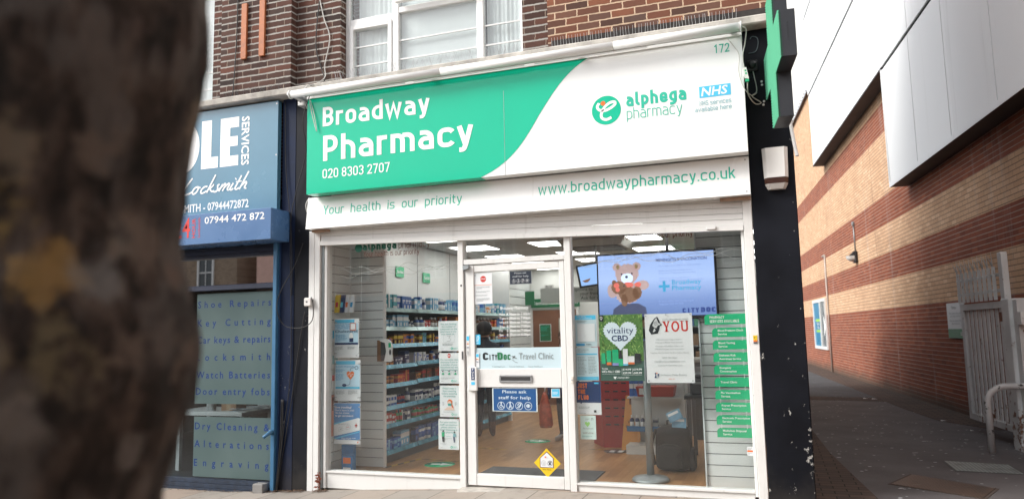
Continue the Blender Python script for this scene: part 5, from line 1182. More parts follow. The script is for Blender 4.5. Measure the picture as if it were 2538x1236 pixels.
    M_bag = plain('bag_fabric', (.006, .006, .0065), .8, var=.3, vs=9)
    blob(1.28, 1.12, .031, .48, .19, .13).build('body', M_bag, t); blob(1.25, .99, .05, .30, .13, .045).build('front_pocket', M_bag, t); blob(1.465, 1.12, .04, .26, .035, .10).build('side_pocket', M_bag, t)
    m = MB(); m.tube([(1.22, 1.12, .46), (1.22, 1.12, .52), (1.28, 1.12, .535), (1.34, 1.12, .52), (1.34, 1.12, .46)], .009, 6); m.build('handle', M_bag, t)
    m = MB(); m.tube([(1.12, 1.0, .45), (1.08, .96, .3), (1.10, .98, .1)], .014, 6); m.build('strap', M_bag, t)
    # leaflets, printer and dark desk
    for i, (a, b, rz, lb) in enumerate(((1.33, .60, 25, 'tilted pale blue leaflet above the rucksack'), (1.37, .53, -3, 'upright pale blue leaflet below the tilted one'))):
        m = MB(); c, s_ = math.cos(R(rz)), math.sin(R(rz)); pts = [(a+x*c-z*s_, b+x*s_+z*c) for x, z in ((-.07, -.05), (.07, -.05), (.07, .05), (-.07, .05))]; m.prism(pts, .9-.02*(1-i), .903-.02*(1-i)); o = tag(m.build('leaflet', plain('leaflet_blue', (.2, .42, .6), .4, var=.35, vs=14)), lb, 'leaflet')
        q = MB(); q.prism([(a+x*c-z*s_, b+x*s_+z*c) for x, z in ((-.06, .01), (.05, .01), (.05, .035), (-.06, .035))], .898-.02*(1-i), .8995-.02*(1-i)); q.build('lettering', M_ltwhite, o)
    t = thing('office_desk', 'dark desk behind the rucksack', 'desk', (1.9, 1.9, .03))
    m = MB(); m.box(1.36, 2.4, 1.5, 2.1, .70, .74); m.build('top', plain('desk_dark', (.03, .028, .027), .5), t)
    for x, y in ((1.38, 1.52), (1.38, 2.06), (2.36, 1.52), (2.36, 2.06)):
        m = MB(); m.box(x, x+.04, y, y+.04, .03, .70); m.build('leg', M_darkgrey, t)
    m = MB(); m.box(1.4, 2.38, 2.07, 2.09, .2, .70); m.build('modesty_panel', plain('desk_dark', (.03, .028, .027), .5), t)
    m = MB(); m.box(1.42, 1.80, 1.55, 1.95, .741, .92, bev=.02); m.box(1.44, 1.78, 1.57, 1.93, .921, .96, bev=.015); o = tag(m.build('printer', M_darkgrey), 'dark grey printer on the desk behind the posters', 'printer'); m = MB(); m.box(1.45, 1.77, 1.535, 1.549, .86, .885); m.build('tray', plain('tray_grey', (.25, .26, .27)), o)
    # sanitiser dispenser on a bracket
    t = thing('sanitiser_dispenser', 'white hand sanitiser dispenser on a brown board beside the shelving', 'dispenser', (-1.7, .55, 1.18))
    m = MB(); m.box(-1.83, -1.765, .548, .578, 1.17, 1.40); m.build('board', plain('board_brown', (.26, .13, .06), .5, var=.2), t)
    m = MB(); m.box(-1.764, -1.68, .50, .575, 1.175, 1.395, bev=.01); m.build('back', M_darkgrey, t)
    m = MB(); m.prism([(-1.70, 1.17), (-1.63, 1.165), (-1.60, 1.18), (-1.612, 1.25), (-1.605, 1.33), (-1.625, 1.385), (-1.66, 1.41), (-1.70, 1.415), (-1.755, 1.40), (-1.75, 1.39), (-1.69, 1.37), (-1.675, 1.28)], .47, .499); m.build('cover', white_up, t)
    m = MB(); m.ell(-1.625, 1.27, .012, .032, .468); m.build('window', M_black, t)
    m = MB(); m.box(-1.645, -1.615, .467, .469, 1.32, 1.37); m.build('label', M_green2, t)
    # insoles and leaflets on the left return
    sh = MB(); sh.box(-2.188, -1.99, .17, .36, 1.70, 1.706); tag(sh.build('acrylic_shelf', M_acrylic), 'clear shelf holding boxed insoles in the left window', 'shelf')
    cols = [('yellow', M_yellow), ('navy', M_navy), ('orange', M_orange), ('blue', M_blueink)]
    for i, (nm, mt) in enumerate(cols):
        x = -2.165+.042*i; yy = .24+.03*i
        m = MB(); m.hexa([(x-.022, yy, 1.707), (x+.03, yy, 1.707), (x+.03, yy+.03, 1.707), (x-.022, yy+.03, 1.707), (x-.014, yy+.02, 1.90), (x+.038, yy+.02, 1.90), (x+.038, yy+.05, 1.90), (x-.014, yy+.05, 1.90)])
        o = tag(m.build('insole_box', mt if i in (0, 1) else M_whitepaper), '%s boxed insole on the clear shelf in the left window' % nm, 'box')
        m = MB(); m.hexa([(x-.008, yy+.004, 1.74), (x+.022, yy+.004, 1.74), (x+.022, yy+.008, 1.74), (x-.008, yy+.008, 1.74), (x-.004, yy+.0105, 1.82), (x+.026, yy+.0105, 1.82), (x+.026, yy+.014, 1.82), (x-.004, yy+.014, 1.82)]); m.build('print', (M_red, M_skyink, M_orange, M_blueink)[i], o)
    for i, (z0, z1, nm, mt) in enumerate(((1.39, 1.60, 'blue and white insole pack', M_skyink), (1.11, 1.34, 'pale blue insole pack', M_ltpaleblue), (.87, 1.05, 'red topped leaflet stack', M_red), (.40, .83, 'salmon pink leaflet with two people', flat('salmon', (.62, .25, .18))))):
        m = MB(); m.box(-2.188, -2.175, .19, .31, z0, z1); o = tag(m.build('leaflet_pack', M_whitepaper if i < 3 else mt), nm+' racked on the left return slat board', 'leaflets')
        m = MB(); m.box(-2.1749, -2.1735, .20, .30, z0+(z1-z0)*(.2 if i < 2 else .62), z0+(z1-z0)*(.6 if i < 2 else .95)); m.build('print', mt if i < 3 else M_brownink, o)
        m = MB(); m.box(-2.188, -2.12, .17, .33, z0-.02, z0-.014); m.build('rack', M_acrylic, o)
    m = MB(); m.box(-2.12, -1.98, .30, .36, .031, .30); m.box(-2.08, -1.95, .24, .29, .031, .20); o = tag(m.build('product_box', plain('box_blue', (.04, .19, .42), .4, var=.3, vs=8)), 'blue product boxes standing on the floor under the left window posters', 'box'); m = MB(); m.box(-2.06, -1.97, .236, .239, .12, .18); m.build('print', M_orange, o); m = MB(); m.box(-2.06, -1.97, .236, .239, .06, .08); m.build('lettering', M_ltwhite, o)
    # door mat and floor marks
    m = MB(); m.box(-.60, .62, .22, .86, .031, .040)
    def mat_mat():
        q = NT('rib_mat'); v = q.obj(); sep = q.n('SeparateXYZ'); q.put(sep.inputs[0], v); w = q.math('SINE', q.math('MULTIPLY', sep.outputs['X'], 300.)); return q.fin(q.mix(q.math('MULTIPLY_ADD', w, .5, .5), (.03, .03, .033), (.10, .10, .105)), .85)
    tag(m.build('door_mat', mat_mat()), 'ribbed dark grey mat just inside the door', 'mat')
    for i, (x, y, lb) in enumerate(((-1.24, .88, 'round green arrow sticker on the wooden floor near the left window'), (-.70, 2.75, 'round green arrow sticker on the wooden floor beyond the door mat'))):
        m = MB(); m.lathe(x, y, [(.17, .0305), (.17, .0315)], 32); o = tag(m.build('floor_sticker', M_green2), lb, 'floor sticker')
        q = MB(); q.slab([(x-.10, y-.03), (x+.02, y-.01), (x+.03, y-.05), (x+.11, y+.03), (x-.0, y+.08), (x+.0, y+.04), (x-.11, y+.03)], .0318, .0322); q.build('arrow', M_ltwhite, o)
    m = MB(); m.lathe(.47, 2.15, [(.15, .0305), (.15, .0315)], 32); o = tag(m.build('floor_sticker', M_black), 'round black footprint sticker on the floor by the orange sign', 'floor sticker'); q = MB()
    for a in (-.05, .05): q.slab([(.47+a-.03, 2.08), (.47+a+.03, 2.08), (.47+a+.035, 2.2), (.47+a-.03, 2.22)], .0318, .0322)
    q.build('footprints', M_ltwhite, o)
    def tape(p, q, lb, w=.045):
        a = Vector((*p, 0)); b = Vector((*q, 0)); d = (b-a); L = d.length; d.normalize(); nn = Vector((-d.y, d.x, 0))*w/2; k = int(L/.16); m = MB()
        for i in range(k):
            s0 = a+d*(L*i/k); s1 = a+d*(L*(i+.5)/k); s2 = a+d*(L*(i+1)/k); sh = d*.05
            for j, (u, v2) in enumerate(((s0, s1), (s1, s2))): m.slab([tuple((u-nn)[:2]), tuple((v2-nn)[:2]), tuple((v2+nn+sh)[:2]), tuple((u+nn+sh)[:2])], .0303, .0309, j)
        tag(m.build('floor_tape', [M_black, flat('tape_yellow', (.5, .33, .06))]), lb, 'tape')
    tape((-1.75, .55), (-1.62, 1.15), 'short strip of black and yellow floor tape beside the shelving'); tape((-1.60, 1.17), (-.85, 1.05), 'black and yellow floor tape running across behind the left window'); tape((-1.4, 2.1), (-.9, 2.0), 'far strip of black and yellow floor tape beyond the door'); tape((.1, 2.25), (.42, 2.2), 'strip of floor tape in front of the red cabinet')
    # fairy wires across the top of the windows
    for x0, x1, z, lb in ((.545, 2.08, 2.15, 'right'), (-2.1, -.64, 2.16, 'left')):
        for j in range(3):
            m = MB(); pts = [(x0+(x1-x0)*i/40, .20+.02*j, z-.02*j+.035*math.sin(i*.33+j*1.9)+.012*math.sin(i*.9+j)) for i in range(41)]
            m.tube(pts, .0022, 5); tag(m.build('light_string', M_ltwhite), 'thin white light string looping across the top of the %s display window' % lb, 'light string', 'white light strings in the %s window' % lb)
inside()

# ================================================================== PEOPLE IN THE SHOP
def person(label, base, yaw, h, clothes, hat=None, arm_out=0.0, hair=(.03, .02, .015)):
    """one continuous body grown over a skeleton, standing; clothing colours follow the body's height"""
    me = bpy.data.meshes.new('person'); V = []; Ed = []; Rr = []
    def J(x, y, z, r, par=None, r2=None):
        V.append((x*h, y*h, z*h)); Rr.append((r*h, (r2 or r)*h))
        if par is not None: Ed.append((par, len(V)-1))
        return len(V)-1
    pel = J(0, 0, .52, .085, None, .065)
    ab = J(0, .0, .60, .080, pel, .062); ch = J(0, -.005, .70, .098, ab, .068); sh = J(0, 0, .785, .085, ch, .05); nk = J(0, .005, .835, .036, sh); 
    hd0 = J(0, .012, .872, .050, nk, .055); hd1 = J(0, .010, .925, .058, hd0, .066); J(0, .004, .975, .036, hd1, .042)
    ns = J(0, .075, .905, .010, hd1)
    for s in (-1, 1):
        hp = J(.052*s, 0, .47, .062, pel, .06); kn = J(.056*s, .012, .275, .043, hp, .045); an = J(.058*s, -.008, .045, .030, kn, .030); J(.062*s, .055, .022, .027, an, .02); J(.064*s, .105, .018, .022, len(V)-1, .016)
        so = J(.105*s, 0, .775, .046, sh, .042); el = J(.135*s, .0+.02*arm_out, .60, .034, so, .034); wr = J(.140*s, .05+.05*arm_out, .475, .022, el, .022); pm = J(.140*s, .062+.05*arm_out, .435, .020, wr, .013)
        for k, (dx, ln) in enumerate(((-.014, .040), (-.005, .048), (.005, .045), (.013, .034))):
            f1 = J(.140*s+.004*s, .062+dx+.05*arm_out, .412, .0055, pm); J(.138*s, .066+dx+.05*arm_out, .412-ln, .0048, f1)
        t1 = J(.128*s, .082+.05*arm_out, .425, .0065, pm); J(.122*s, .09+.05*arm_out, .400, .0055, t1)
    me.from_pydata(V, Ed, []); o = bpy.data.objects.new('person', me); COL.objects.link(o)
    md = o.modifiers.new('body', 'SKIN'); sub = o.modifiers.new('smooth', 'SUBSURF'); sub.levels = 2; sub.render_levels = 2
    for i, sv in enumerate(me.skin_vertices[0].data): sv.radius = Rr[i]; sv.use_root = (i == 0)
    t = NT('clothes'); v = t.obj(); sep = t.n('SeparateXYZ'); t.put(sep.inputs[0], v); z = t.math('DIVIDE', sep.outputs['Z'], h)
    n = t.noise(v, 14, 4); z2 = t.math('ADD', z, t.math('MULTIPLY', t.math('SUBTRACT', n, .5), .012))
    c = t.ramp(z2, clothes, 'CONSTANT'); c = t.mix(t.math('MULTIPLY', n, .45), c, (.01, .01, .012)); me.materials.append(t.fin(c, .8))
    o.location = base; o.rotation_euler = (0, 0, yaw)
    tag(o, label, 'person')
    def part(nm, m, mat):
        ob = m.build(nm, mat, o, local=True); return ob
    m = MB(); m.dome((0, -.004*h, .935*h), .064*h, .072*h, .062*h, 16, 8); part('hair', m, plain('hair_'+str(int(hair[0]*1000)), hair, .7, var=.3, vs=30))
    m = MB()
    for s in (-1, 1): m.dome((.020*s*h, .066*h, .915*h), .008*h, .006*h, .006*h, 8, 5)
    part('eyes', m, M_ltdark)
    m = MB()
    for s in (-1, 1): m.dome((.059*s*h, .0, .905*h), .006*h, .014*h, .018*h, 8, 6)
    part('ears', m, flat('skin', (.40, .22, .15)))
    m = MB(); m.dome((0, .064*h, .880*h), .017*h, .006*h, .004*h, 8, 5); part('mouth', m, flat('lips', (.30, .10, .09)))
    if hat: m = MB(); m.dome((0, -.002*h, .945*h), .070*h, .078*h, .066*h, 18, 8); part('hat', m, plain('hat_dark', hat, .85, var=.3, vs=20))
    return o
person('person in dark jacket, cap and brown boots seen from behind through the door glass', (-1.53, 3.0, .03), R(20), 1.58, [(0, (.09, .035, .02)), (.13, (.015, .017, .03)), (.48, (.012, .015, .028)), (.865, (.40, .22, .15))], hat=(.012, .010, .012))
person('person in a navy blue coat and white trainers half hidden by the door frame', (-.335, 2.92, .03), R(160), 1.46, [(0, (.60, .58, .55)), (.05, (.015, .018, .035)), (.40, (.018, .03, .12)), (.825, (.40, .22, .15))], hair=(.10, .045, .02), arm_out=.3)
def carrier():
    t = thing('carrier_bag', 'orange and red plastic carrier bag seen through the lower door glass', 'bag', (-.60, 2.85, .2))
    m = MB(); n = 14; v = []
    for j, (z, w, d) in enumerate(((.20, .075, .05), (.24, .095, .07), (.36, .085, .06), (.50, .07, .05), (.60, .045, .03), (.66, .02, .015))):
        for i in range(n): a = 2*math.pi*i/n; v.append((-.60+w*math.cos(a)*(1+.12*math.sin(3*a+j)), 2.80+d*math.sin(a), z))
    m.add(v, [(j*n+i, j*n+(i+1) % n, (j+1)*n+(i+1) % n, (j+1)*n+i) for j in range(5) for i in range(n)]+[tuple(range(n-1, -1, -1)), tuple(5*n+i for i in range(n))], 0, True)
    m.build('sack', plain('bag_orange', (.55, .10, .04), .35, var=.45, vs=14), t)
    m = MB(); m.tube([(-.60, 2.80, .65), (-.58, 2.80, .78)], .006, 6); m.tube([(-.61, 2.80, .65), (-.59, 2.81, .78)], .006, 6); m.build('handles', M_ltwhite, t)
carrier()

# ================================================================== BLUE LOCKSMITH SHOP
def blue_shop():
    K = dict
    M_bs = plain('sign_blue', (.085, .215, .315), .25, var=.12, vs=1.3, spec=.6); M_lb = plain('lightbox_blue', (.075, .165, .34), .28, var=.08, spec=.6)
    M_post = plain('post_blue', (.045, .15, .28), .4, var=.12); M_navy2 = plain('frame_navy', (.012, .02, .05), .45, var=.3)
    s = thing('shop_sign', 'blue fascia sign of the locksmith with big white capitals and script', 'shop sign', (-4.6, -.06, 2.75))
    m = MB(); m.box(-7.2, -2.722, -.06, .0, 2.78, 4.062); m.build('panel', M_bs, s)
    t = MB(); y = -.0615
    # heavy block capitals
    def o_ring(x0, x1, z0, z1, w):
        n = 36; cx, cz = (x0+x1)/2, (z0+z1)/2; t.add([q for i in range(n) for a in [2*math.pi*i/n] for q in ((cx+(x1-x0)/2*math.cos(a), y, cz+(z1-z0)/2*math.sin(a)), (cx+((x1-x0)/2-w)*math.cos(a), y, cz+((z1-z0)/2-w*.8)*math.sin(a)))], [(2*i, 2*i+1, (2*i+3) % (2*n), (2*i+2) % (2*n)) for i in range(n)])
    t.poly([(-3.77, 3.383), (-3.531, 3.383), (-3.531, 3.512), (-3.629, 3.512), (-3.629, 3.945), (-3.77, 3.945)], y)
    t.poly([(-3.503, 3.383), (-3.25, 3.383), (-3.25, 3.50), (-3.368, 3.50), (-3.368, 3.61), (-3.262, 3.61), (-3.262, 3.722), (-3.368, 3.722), (-3.368, 3.825), (-3.247, 3.825), (-3.247, 3.943), (-3.503, 3.943)], y)
    o_ring(-4.25, -3.80, 3.36, 3.965, .15)
    t.text('SERVICES', -3.205, 3.935, .098, y-.0005, w=.56, off=.03, rot=-math.pi/2)
    t.text('LOCKSMITH - 07944472872', -3.096, 2.897, .088, y, w=1.22, align='R', off=.02)
    # script word drawn as joined strokes
    sc = {'L': [[(.55, .62), (.62, .86), (.48, .98), (.38, .70), (.28, .25), (.12, .03), (.05, .10), (.20, .14), (.42, .02), (.62, .08)]]}
    W = []
    def st(pts, w=.016): W.append((pts, w))
    X0, Z0, HH = -4.04, 3.10, .20
    def P(a, b): return (X0+a+b*.10, Z0+b*HH)
    st([P(.06, .95), P(.02, .55), P(-.01, .1), P(.03, .0), P(.10, .05), P(.14, .15)])
    st([P(.205, .40), P(.16, .42), P(.14, .2), P(.155, .02), P(.19, .02), P(.215, .2), P(.205, .40), P(.24, .33)])
    st([P(.335, .36), P(.30, .42), P(.262, .22), P(.272, .02), P(.31, .02), P(.35, .12)])
    st([P(.385, 1.0), P(.372, .5), P(.36, .02)]); st([P(.37, .18), P(.42, .42), P(.405, .46)]); st([P(.385, .24), P(.425, .02), P(.455, .10)])
    st([P(.50, .42), P(.475, .40), P(.49, .25), P(.505, .1), P(.48, .0), P(.45, .05)]); st([P(.505, .1), P(.53, .2)])
    st([P(.545, .42), P(.53, .02)]); st([P(.535, .2), P(.575, .44), P(.595, .38), P(.58, .02)]); st([P(.585, .2), P(.625, .44), P(.645, .38), P(.632, .05), P(.665, .05)])
    st([P(.69, .42), P(.672, .08), P(.70, .02), P(.72, .12)]); st([P(.70, .62), P(.705, .66)], .022)
    st([P(.765, .8), P(.742, .1), P(.77, .02), P(.80, .12)]); st([P(.725, .46), P(.80, .48)], .012)
    st([P(.84, 1.0), P(.825, .5), P(.81, .02)]); st([P(.815, .2), P(.86, .44), P(.88, .36), P(.868, .05), P(.905, .06)])
    for k, (pts, w) in enumerate(W):
        v, f = ribbon(fillet(pts, .03), w*.62); t.add([(a, y-.0006*(k % 5)-.0004, b) for a, b in v], f)
    t.build('lettering', M_ltwhite, s)
    m = MB()
    for x in (-2.74,):
        for z in (3.45, 2.83, 4.03): m = MB(); m.ell(x, z, .009, .009, y); m.build('screw', M_steel, s)
    # projecting light box
    s = thing('light_box_sign', 'blue projecting box sign with a phone number and red 4 hour lettering', 'box sign', (-4.5, -.16, 2.48))
    m = MB(); m.box(-7.2, -2.594, -.32, -.0, 2.478, 2.811, bev=.004); m.build('case', M_lb, s)
    t = MB(); y = -.3215; t.text('07944 472 872', -3.461, 2.697, .073, y, w=.785, off=.012); t.build('lettering', M_ltwhite, s)
    t = MB(); t.text('24', -3.655, 2.56, .215, y, w=.22, align='R', off=.01); t.text('HOUR', -3.583, 2.553, .046, y, w=.215, off=.012, rot=math.pi/2); t.text('Locksmith', -3.519, 2.553, .034, y, w=.215, rot=math.pi/2); t.build('lettering', flat('sign_red', (.62, .035, .03)), s)
    # shopfront
    s = thing('shopfront', 'blue painted locksmith shopfront with frosted window lettering', 'shopfront', (-4.5, .05, -.2))
    m = MB(); m.box(-2.768, -2.7185, -.05, .10, -.24, 2.476, bev=.005); m.build('post', M_post, s)
    m = MB(); m.box(-2.718, -2.7005, -.008, .1, -.24, 2.476); m.box(-2.8035, -2.7685, .03, .1, -.24, 2.476); m.build('post_edge', plain('post_side_shade', (.016, .045, .12), .5), s)  # darker copy of the post blue: shade on its side painted in
    m = MB(); m.box(-7.0, -2.804, .03, .12, 2.36, 2.478); m.box(-7.0, -2.804, .0, .12, 2.40, 2.44); m.build('head_rail', M_navy2, s)
    m = MB(); m.box(-7.0, -2.804, .03, .11, 1.995, 2.055, bev=.005); m.build('transom', M_navy2, s)
    m = MB()
    for z0, z1, y0 in ((-.25, -.165, -.0), (-.162, -.12, .02), (-.117, -.075, .04)): m.box(-7.0, -2.804, y0, .12, z0, z1)
    m.build('sill', plain('sill_navy', (.018, .03, .055), .5, var=.5, vs=14), s)
    m = MB(); m.box(-7.0, -2.804, .085, .091, 2.055, 2.36); m.build('window_pane', M_glass_dark, s)
    m = MB(); m.box(-7.0, -2.804, .085, .091, -.075, 1.995); m.build('window_pane', glass('plain_glass', 1.6, (.75, .79, .80), .0), s)
    def frost():
        q = NT('frosted_film'); v = q.obj(); n = q.noise(v, 1.6, 4); c = q.ramp(n, [(.3, (.085, .132, .132)), (.7, (.125, .178, .175))])
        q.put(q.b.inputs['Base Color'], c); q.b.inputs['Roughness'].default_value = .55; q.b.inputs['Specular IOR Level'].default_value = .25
        tr = q.n('BsdfTranslucent'); q.put(tr.inputs[0], (.35, .45, .45)); mx = q.n('MixShader'); mx.inputs[0].default_value = .25
        q.t.links.new(q.b.outputs[0], mx.inputs[1]); q.t.links.new(tr.outputs[0], mx.inputs[2]); q.t.links.new(mx.outputs[0], q.out.inputs[0]); return q.m
    M_fr = frost(); M_fl = plain('frost_letter', (.008, .04, .19), .6, var=.05, spec=.2)
    for z0, z1, rows in ((.735, 1.965, (('Shoe Repairs', 1.806), ('Key Cutting', 1.597), ('Car keys & repairs', 1.406), ('Locksmith', 1.213), ('Watch Batteries', 1.016), ('Door entry fobs', .835))), (-.06, .592, (('Dry Cleaning &', .453), ('Alterations', .260), ('Engraving', .055)))):
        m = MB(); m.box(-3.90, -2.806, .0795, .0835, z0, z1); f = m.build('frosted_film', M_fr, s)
        t = MB()
        for tx, z in rows:
            vs, fs, w0 = gill(tx); g = 1.0
            for it in range(4):
                vs, fs, w1 = gill(tx, .006, g); g += (1.0-w1*.074)/(.074*max(1, len(tx)-1)*.52)*.8
            t.text(tx, -3.885, z, .074, .0785, gap=max(.8, g), off=.013)
        t.build('lettering', M_fl, f)
    # inside: dark room with tables
    r = thing('shop_wall', 'dark inside walls of the locksmith shop', 'wall', (-4.8, 3, -.1))
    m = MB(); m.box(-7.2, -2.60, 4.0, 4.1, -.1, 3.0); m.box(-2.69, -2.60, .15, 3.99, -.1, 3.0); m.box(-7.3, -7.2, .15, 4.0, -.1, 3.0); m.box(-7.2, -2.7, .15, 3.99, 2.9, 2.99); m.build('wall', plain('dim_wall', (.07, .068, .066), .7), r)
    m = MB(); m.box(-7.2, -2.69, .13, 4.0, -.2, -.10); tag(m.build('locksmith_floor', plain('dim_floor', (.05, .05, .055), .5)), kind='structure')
    t = thing('work_table', 'white work table seen between the frosted films of the blue shop', 'table', (-4.0, .8, -.1))
    m = MB(); m.box(-4.6, -3.55, .45, 1.05, .555, .60, bev=.004); m.build('tabletop', white_up, t)
    for x, y in ((-3.62, .5), (-3.62, 1.0), (-4.55, .5), (-4.55, 1.0)):
        m = MB(); m.box(x, x+.05, y, y+.05, -.1, .555); m.build('leg', white_up, t)
    t = thing('work_table', 'second white table set at an angle behind the first', 'table', (-3.2, 1.4, -.1))
    m = MB(); m.slab([(-3.85, 1.1), (-3.05, 1.3), (-3.0, 1.75), (-3.9, 1.5)], .60, .65); m.build('tabletop', white_up, t)
    for x, y in ((-3.75, 1.2), (-3.12, 1.38), (-3.1, 1.65), (-3.8, 1.45)):
        m = MB(); m.box(x, x+.045, y, y+.045, -.1, .60); m.build('leg', white_up, t)
    m = MB(); m.box(-3.98, -3.76, .60, .78, .601, .68, bev=.004); o = tag(m.build('cardboard_box', plain('cardboard', (.32, .18, .10), .8)), 'brown cardboard box lying on the white work table', 'box'); q = MB(); q.box(-3.90, -3.84, .597, .5995, .603, .679); q.build('tape', plain('tape_tan', (.4, .27, .16)), o)
    m = MB(); m.box(-4.16, -4.06, .55, .62, .601, .76, bev=.008); m.box(-4.14, -4.08, .545, .549, .63, .73); tag(m.build('product_tin', plain('tin_grey', (.4, .42, .42), .5, var=.5, vs=25)), 'grey patterned tin standing on the white work table', 'tin')
    m = MB(); rr = random.Random(4)
    for i in range(9):
        x, y = rr.uniform(-3.8, -3.6), rr.uniform(.55, .85); m.hexa([(x-.07, y-.03, .602+i*.004), (x+.06, y-.05, .602+i*.004), (x+.08, y+.03, .603+i*.004), (x-.06, y+.05, .603+i*.004), (x-.07, y-.03, .604+i*.004), (x+.06, y-.05, .607+i*.004), (x+.08, y+.03, .606+i*.004), (x-.06, y+.05, .605+i*.004)])
    tag(m.build('paper_pile', plain('crumpled_paper', (.5, .55, .58), .6, var=.4, vs=20)), 'loose pile of papers and plastic bags on the white work table', 'papers')
    m = MB(); m.box(-2.92, -2.80, .2, .3, -.09, .32, bev=.01); tag(m.build('yellow_tub', plain('tub_yellow', (.55, .36, .05))), 'yellow tub blurred behind the frosted film at lower right', 'tub')
    # block, lock spout, cables
    m = MB(); m.box(-2.94, -2.812, -.11, -.005, -.19, -.065, bev=.006); tag(m.build('concrete_block', plain('grey_block', (.24, .23, .22), .85, var=.25, bump=.4)), 'small grey concrete block at the foot of the blue post', 'block')
    m = MB(); m.tube([(-2.745, -.051, .46), (-2.745, -.075, .47), (-2.785, -.11, .43), (-2.80, -.125, .415)], [.028, .022, .018, .02], 10); o = tag(m.build('shutter_spout', M_post), 'blue angled spout fixed to the blue post', 'spout'); m = MB(); m.lathe(0, 0, [(.03, 0), (.03, .008)], 14); m.v = [(-2.745+a*.7, -.052-c, .46+b) for a, b, c in m.v]; m.build('flange', M_post, o)
    # dead leaves and dirt along the wall foot
    m = MB(); rr = random.Random(9)
    for i in range(420):
        x = rr.choice((rr.uniform(-2.95, -2.68), rr.uniform(-2.72, -2.34), rr.uniform(-2.62, -2.36), rr.uniform(-4.2, -2.9), rr.uniform(-2.22, -2.06))); y = -.004-abs(rr.gauss(0, .045)); s_ = rr.uniform(.004, .013); a = rr.uniform(0, 3); z = zg(x)+.003+rr.random()*.014
        m.add([(x+s_*math.cos(a+q)*k, y-.012+s_*math.sin(a+q)*k, z+rr.uniform(0, .008)) for q, k in ((0, 1.5), (1.6, .6), (3.1, 1.3), (4.7, .6))], [(0, 1, 2, 3)])
    tag(m.build('leaf_litter', plain('dead_leaf', (.13, .075, .045), .9, var=.5, vs=40), loc=(-2.8, -.05, -.18)), 'dead leaves and dirt along the foot of the shopfronts', 'leaf litter', kind='stuff')
    m = MB(); rr = random.Random(2)
    for i in range(26):
        z = rr.uniform(-.09, .05); a = rr.uniform(0, 6.28); l = rr.uniform(.02, .05); c = (-2.19+rr.uniform(-.012, .018), -.015, z)
        m.add([c, (c[0]+l*.5*math.cos(a)-.008, c[1]-.012, c[2]+l*.5*math.sin(a)+.01), (c[0]+l*math.cos(a), c[1]-.02, c[2]+l*math.sin(a)), (c[0]+l*.5*math.cos(a)+.008, c[1]-.012, c[2]+l*.5*math.sin(a)-.01)], [(0, 1, 2, 3)])
    m.tube([(-2.19, -.005, -.13), (-2.185, -.012, -.04), (-2.195, -.012, .05)], .003, 5); tag(m.build('weed', plain('red_weed', (.22, .06, .03), .8, var=.4, vs=40)), 'small reddish dry weed growing at the left foot of the white frame', 'weed')
blue_shop()

def cable(name, label, pts, r, mat, cat='cable'):
    P = [Vector(p) for p in pts]; out = []
    for i in range(len(P)-1):
        p0, p1, p2, p3 = P[max(i-1, 0)], P[i], P[i+1], P[min(i+2, len(P)-1)]
        for k in range(8):
            t = k/8; out.append(.5*((2*p1)+(p2-p0)*t+(2*p0-5*p1+4*p2-p3)*t*t+(3*p1-p0-3*p2+p3)*t**3))
    out.append(P[-1]); m = MB(); m.tube(out, r, 6); return tag(m.build(name, mat), label, cat)
M_cblk = plain('black_cable', (.012, .012, .013), .5); M_cwht = plain('white_cable', (.55, .54, .51), .5)
cable('cable', 'long black cable hanging down the dark pilaster between the shops', [(-2.66, -.02, 4.06), (-2.64, -.02, 3.3), (-2.57, -.02, 2.7), (-2.55, -.015, 2.3), (-2.55, -.01, 1.9)], .004, M_cblk)
cable('cable', 'second black cable crossing the green sign corner down to the box sign', [(-2.15, -.28, 4.0), (-2.24, -.28, 3.72), (-2.36, -.05, 3.45), (-2.50, -.03, 3.0), (-2.57, -.02, 2.6), (-2.55, -.01, 1.2), (-2.62, -.02, .5), (-2.68, -.05, -.1)], .0045, M_cblk)
cable('cable', 'thin black cable looping out from the white switch box', [(-2.40, -.03, 2.45), (-2.50, -.03, 2.22), (-2.66, -.05, 1.95), (-2.70, -.06, 1.75), (-2.60, -.06, 1.58), (-2.40, -.05, 1.55), (-2.28, -.03, 1.62), (-2.265, -.03, 1.78), (-2.29, -.03, 1.87)], .0045, M_cblk)
cable('cable', 'black cable running from the white switch box to the pavement', [(-2.38, -.012, 1.72), (-2.44, -.012, 1.4), (-2.55, -.012, .7), (-2.64, -.015, .2), (-2.70, -.03, -.17)], .005, M_cblk)
for i, x in enumerate((-2.712, -2.693)): cable('cable', ('black', 'frayed black')[i]+' cable running up the foot of the blue post', [(x, -.03, -.18), (x+.03, -.025, .1), (x+.05, -.02, .4), (x+.06, -.02, .8)], .007, M_cblk)
cable('cable', 'black cable hanging down the brick pier by the battens', [(-3.34, -.012, 5.6), (-3.35, -.012, 4.9), (-3.38, -.02, 4.25), (-3.40, -.05, 4.17)], .006, M_cblk)
cable('cable', 'white cable wandering down the brick beside the upstairs window', [(-2.31, .085, 5.3), (-2.24, .085, 5.0), (-2.16, .085, 4.75), (-2.22, .085, 4.45), (-2.2, .06, 4.3), (-2.2, -.1, 4.17), (-2.25, -.2, 4.12), (-2.3, -.25, 4.0)], .006, M_cwht)
cable('cable', 'black cable hanging down the brick beside the upstairs window', [(-2.30, .085, 5.2), (-2.34, .085, 4.7), (-2.26, .085, 4.4), (-2.20, .05, 4.25), (-2.24, -.15, 4.14)], .006, M_cblk)
cable('cable', 'grey looped cable in front of the left corner of the green sign', [(-2.17, -.27, 3.94), (-2.13, -.28, 3.78), (-2.07, -.28, 3.58), (-2.10, -.275, 3.75), (-2.16, -.265, 3.93)], .004, M_cwht)
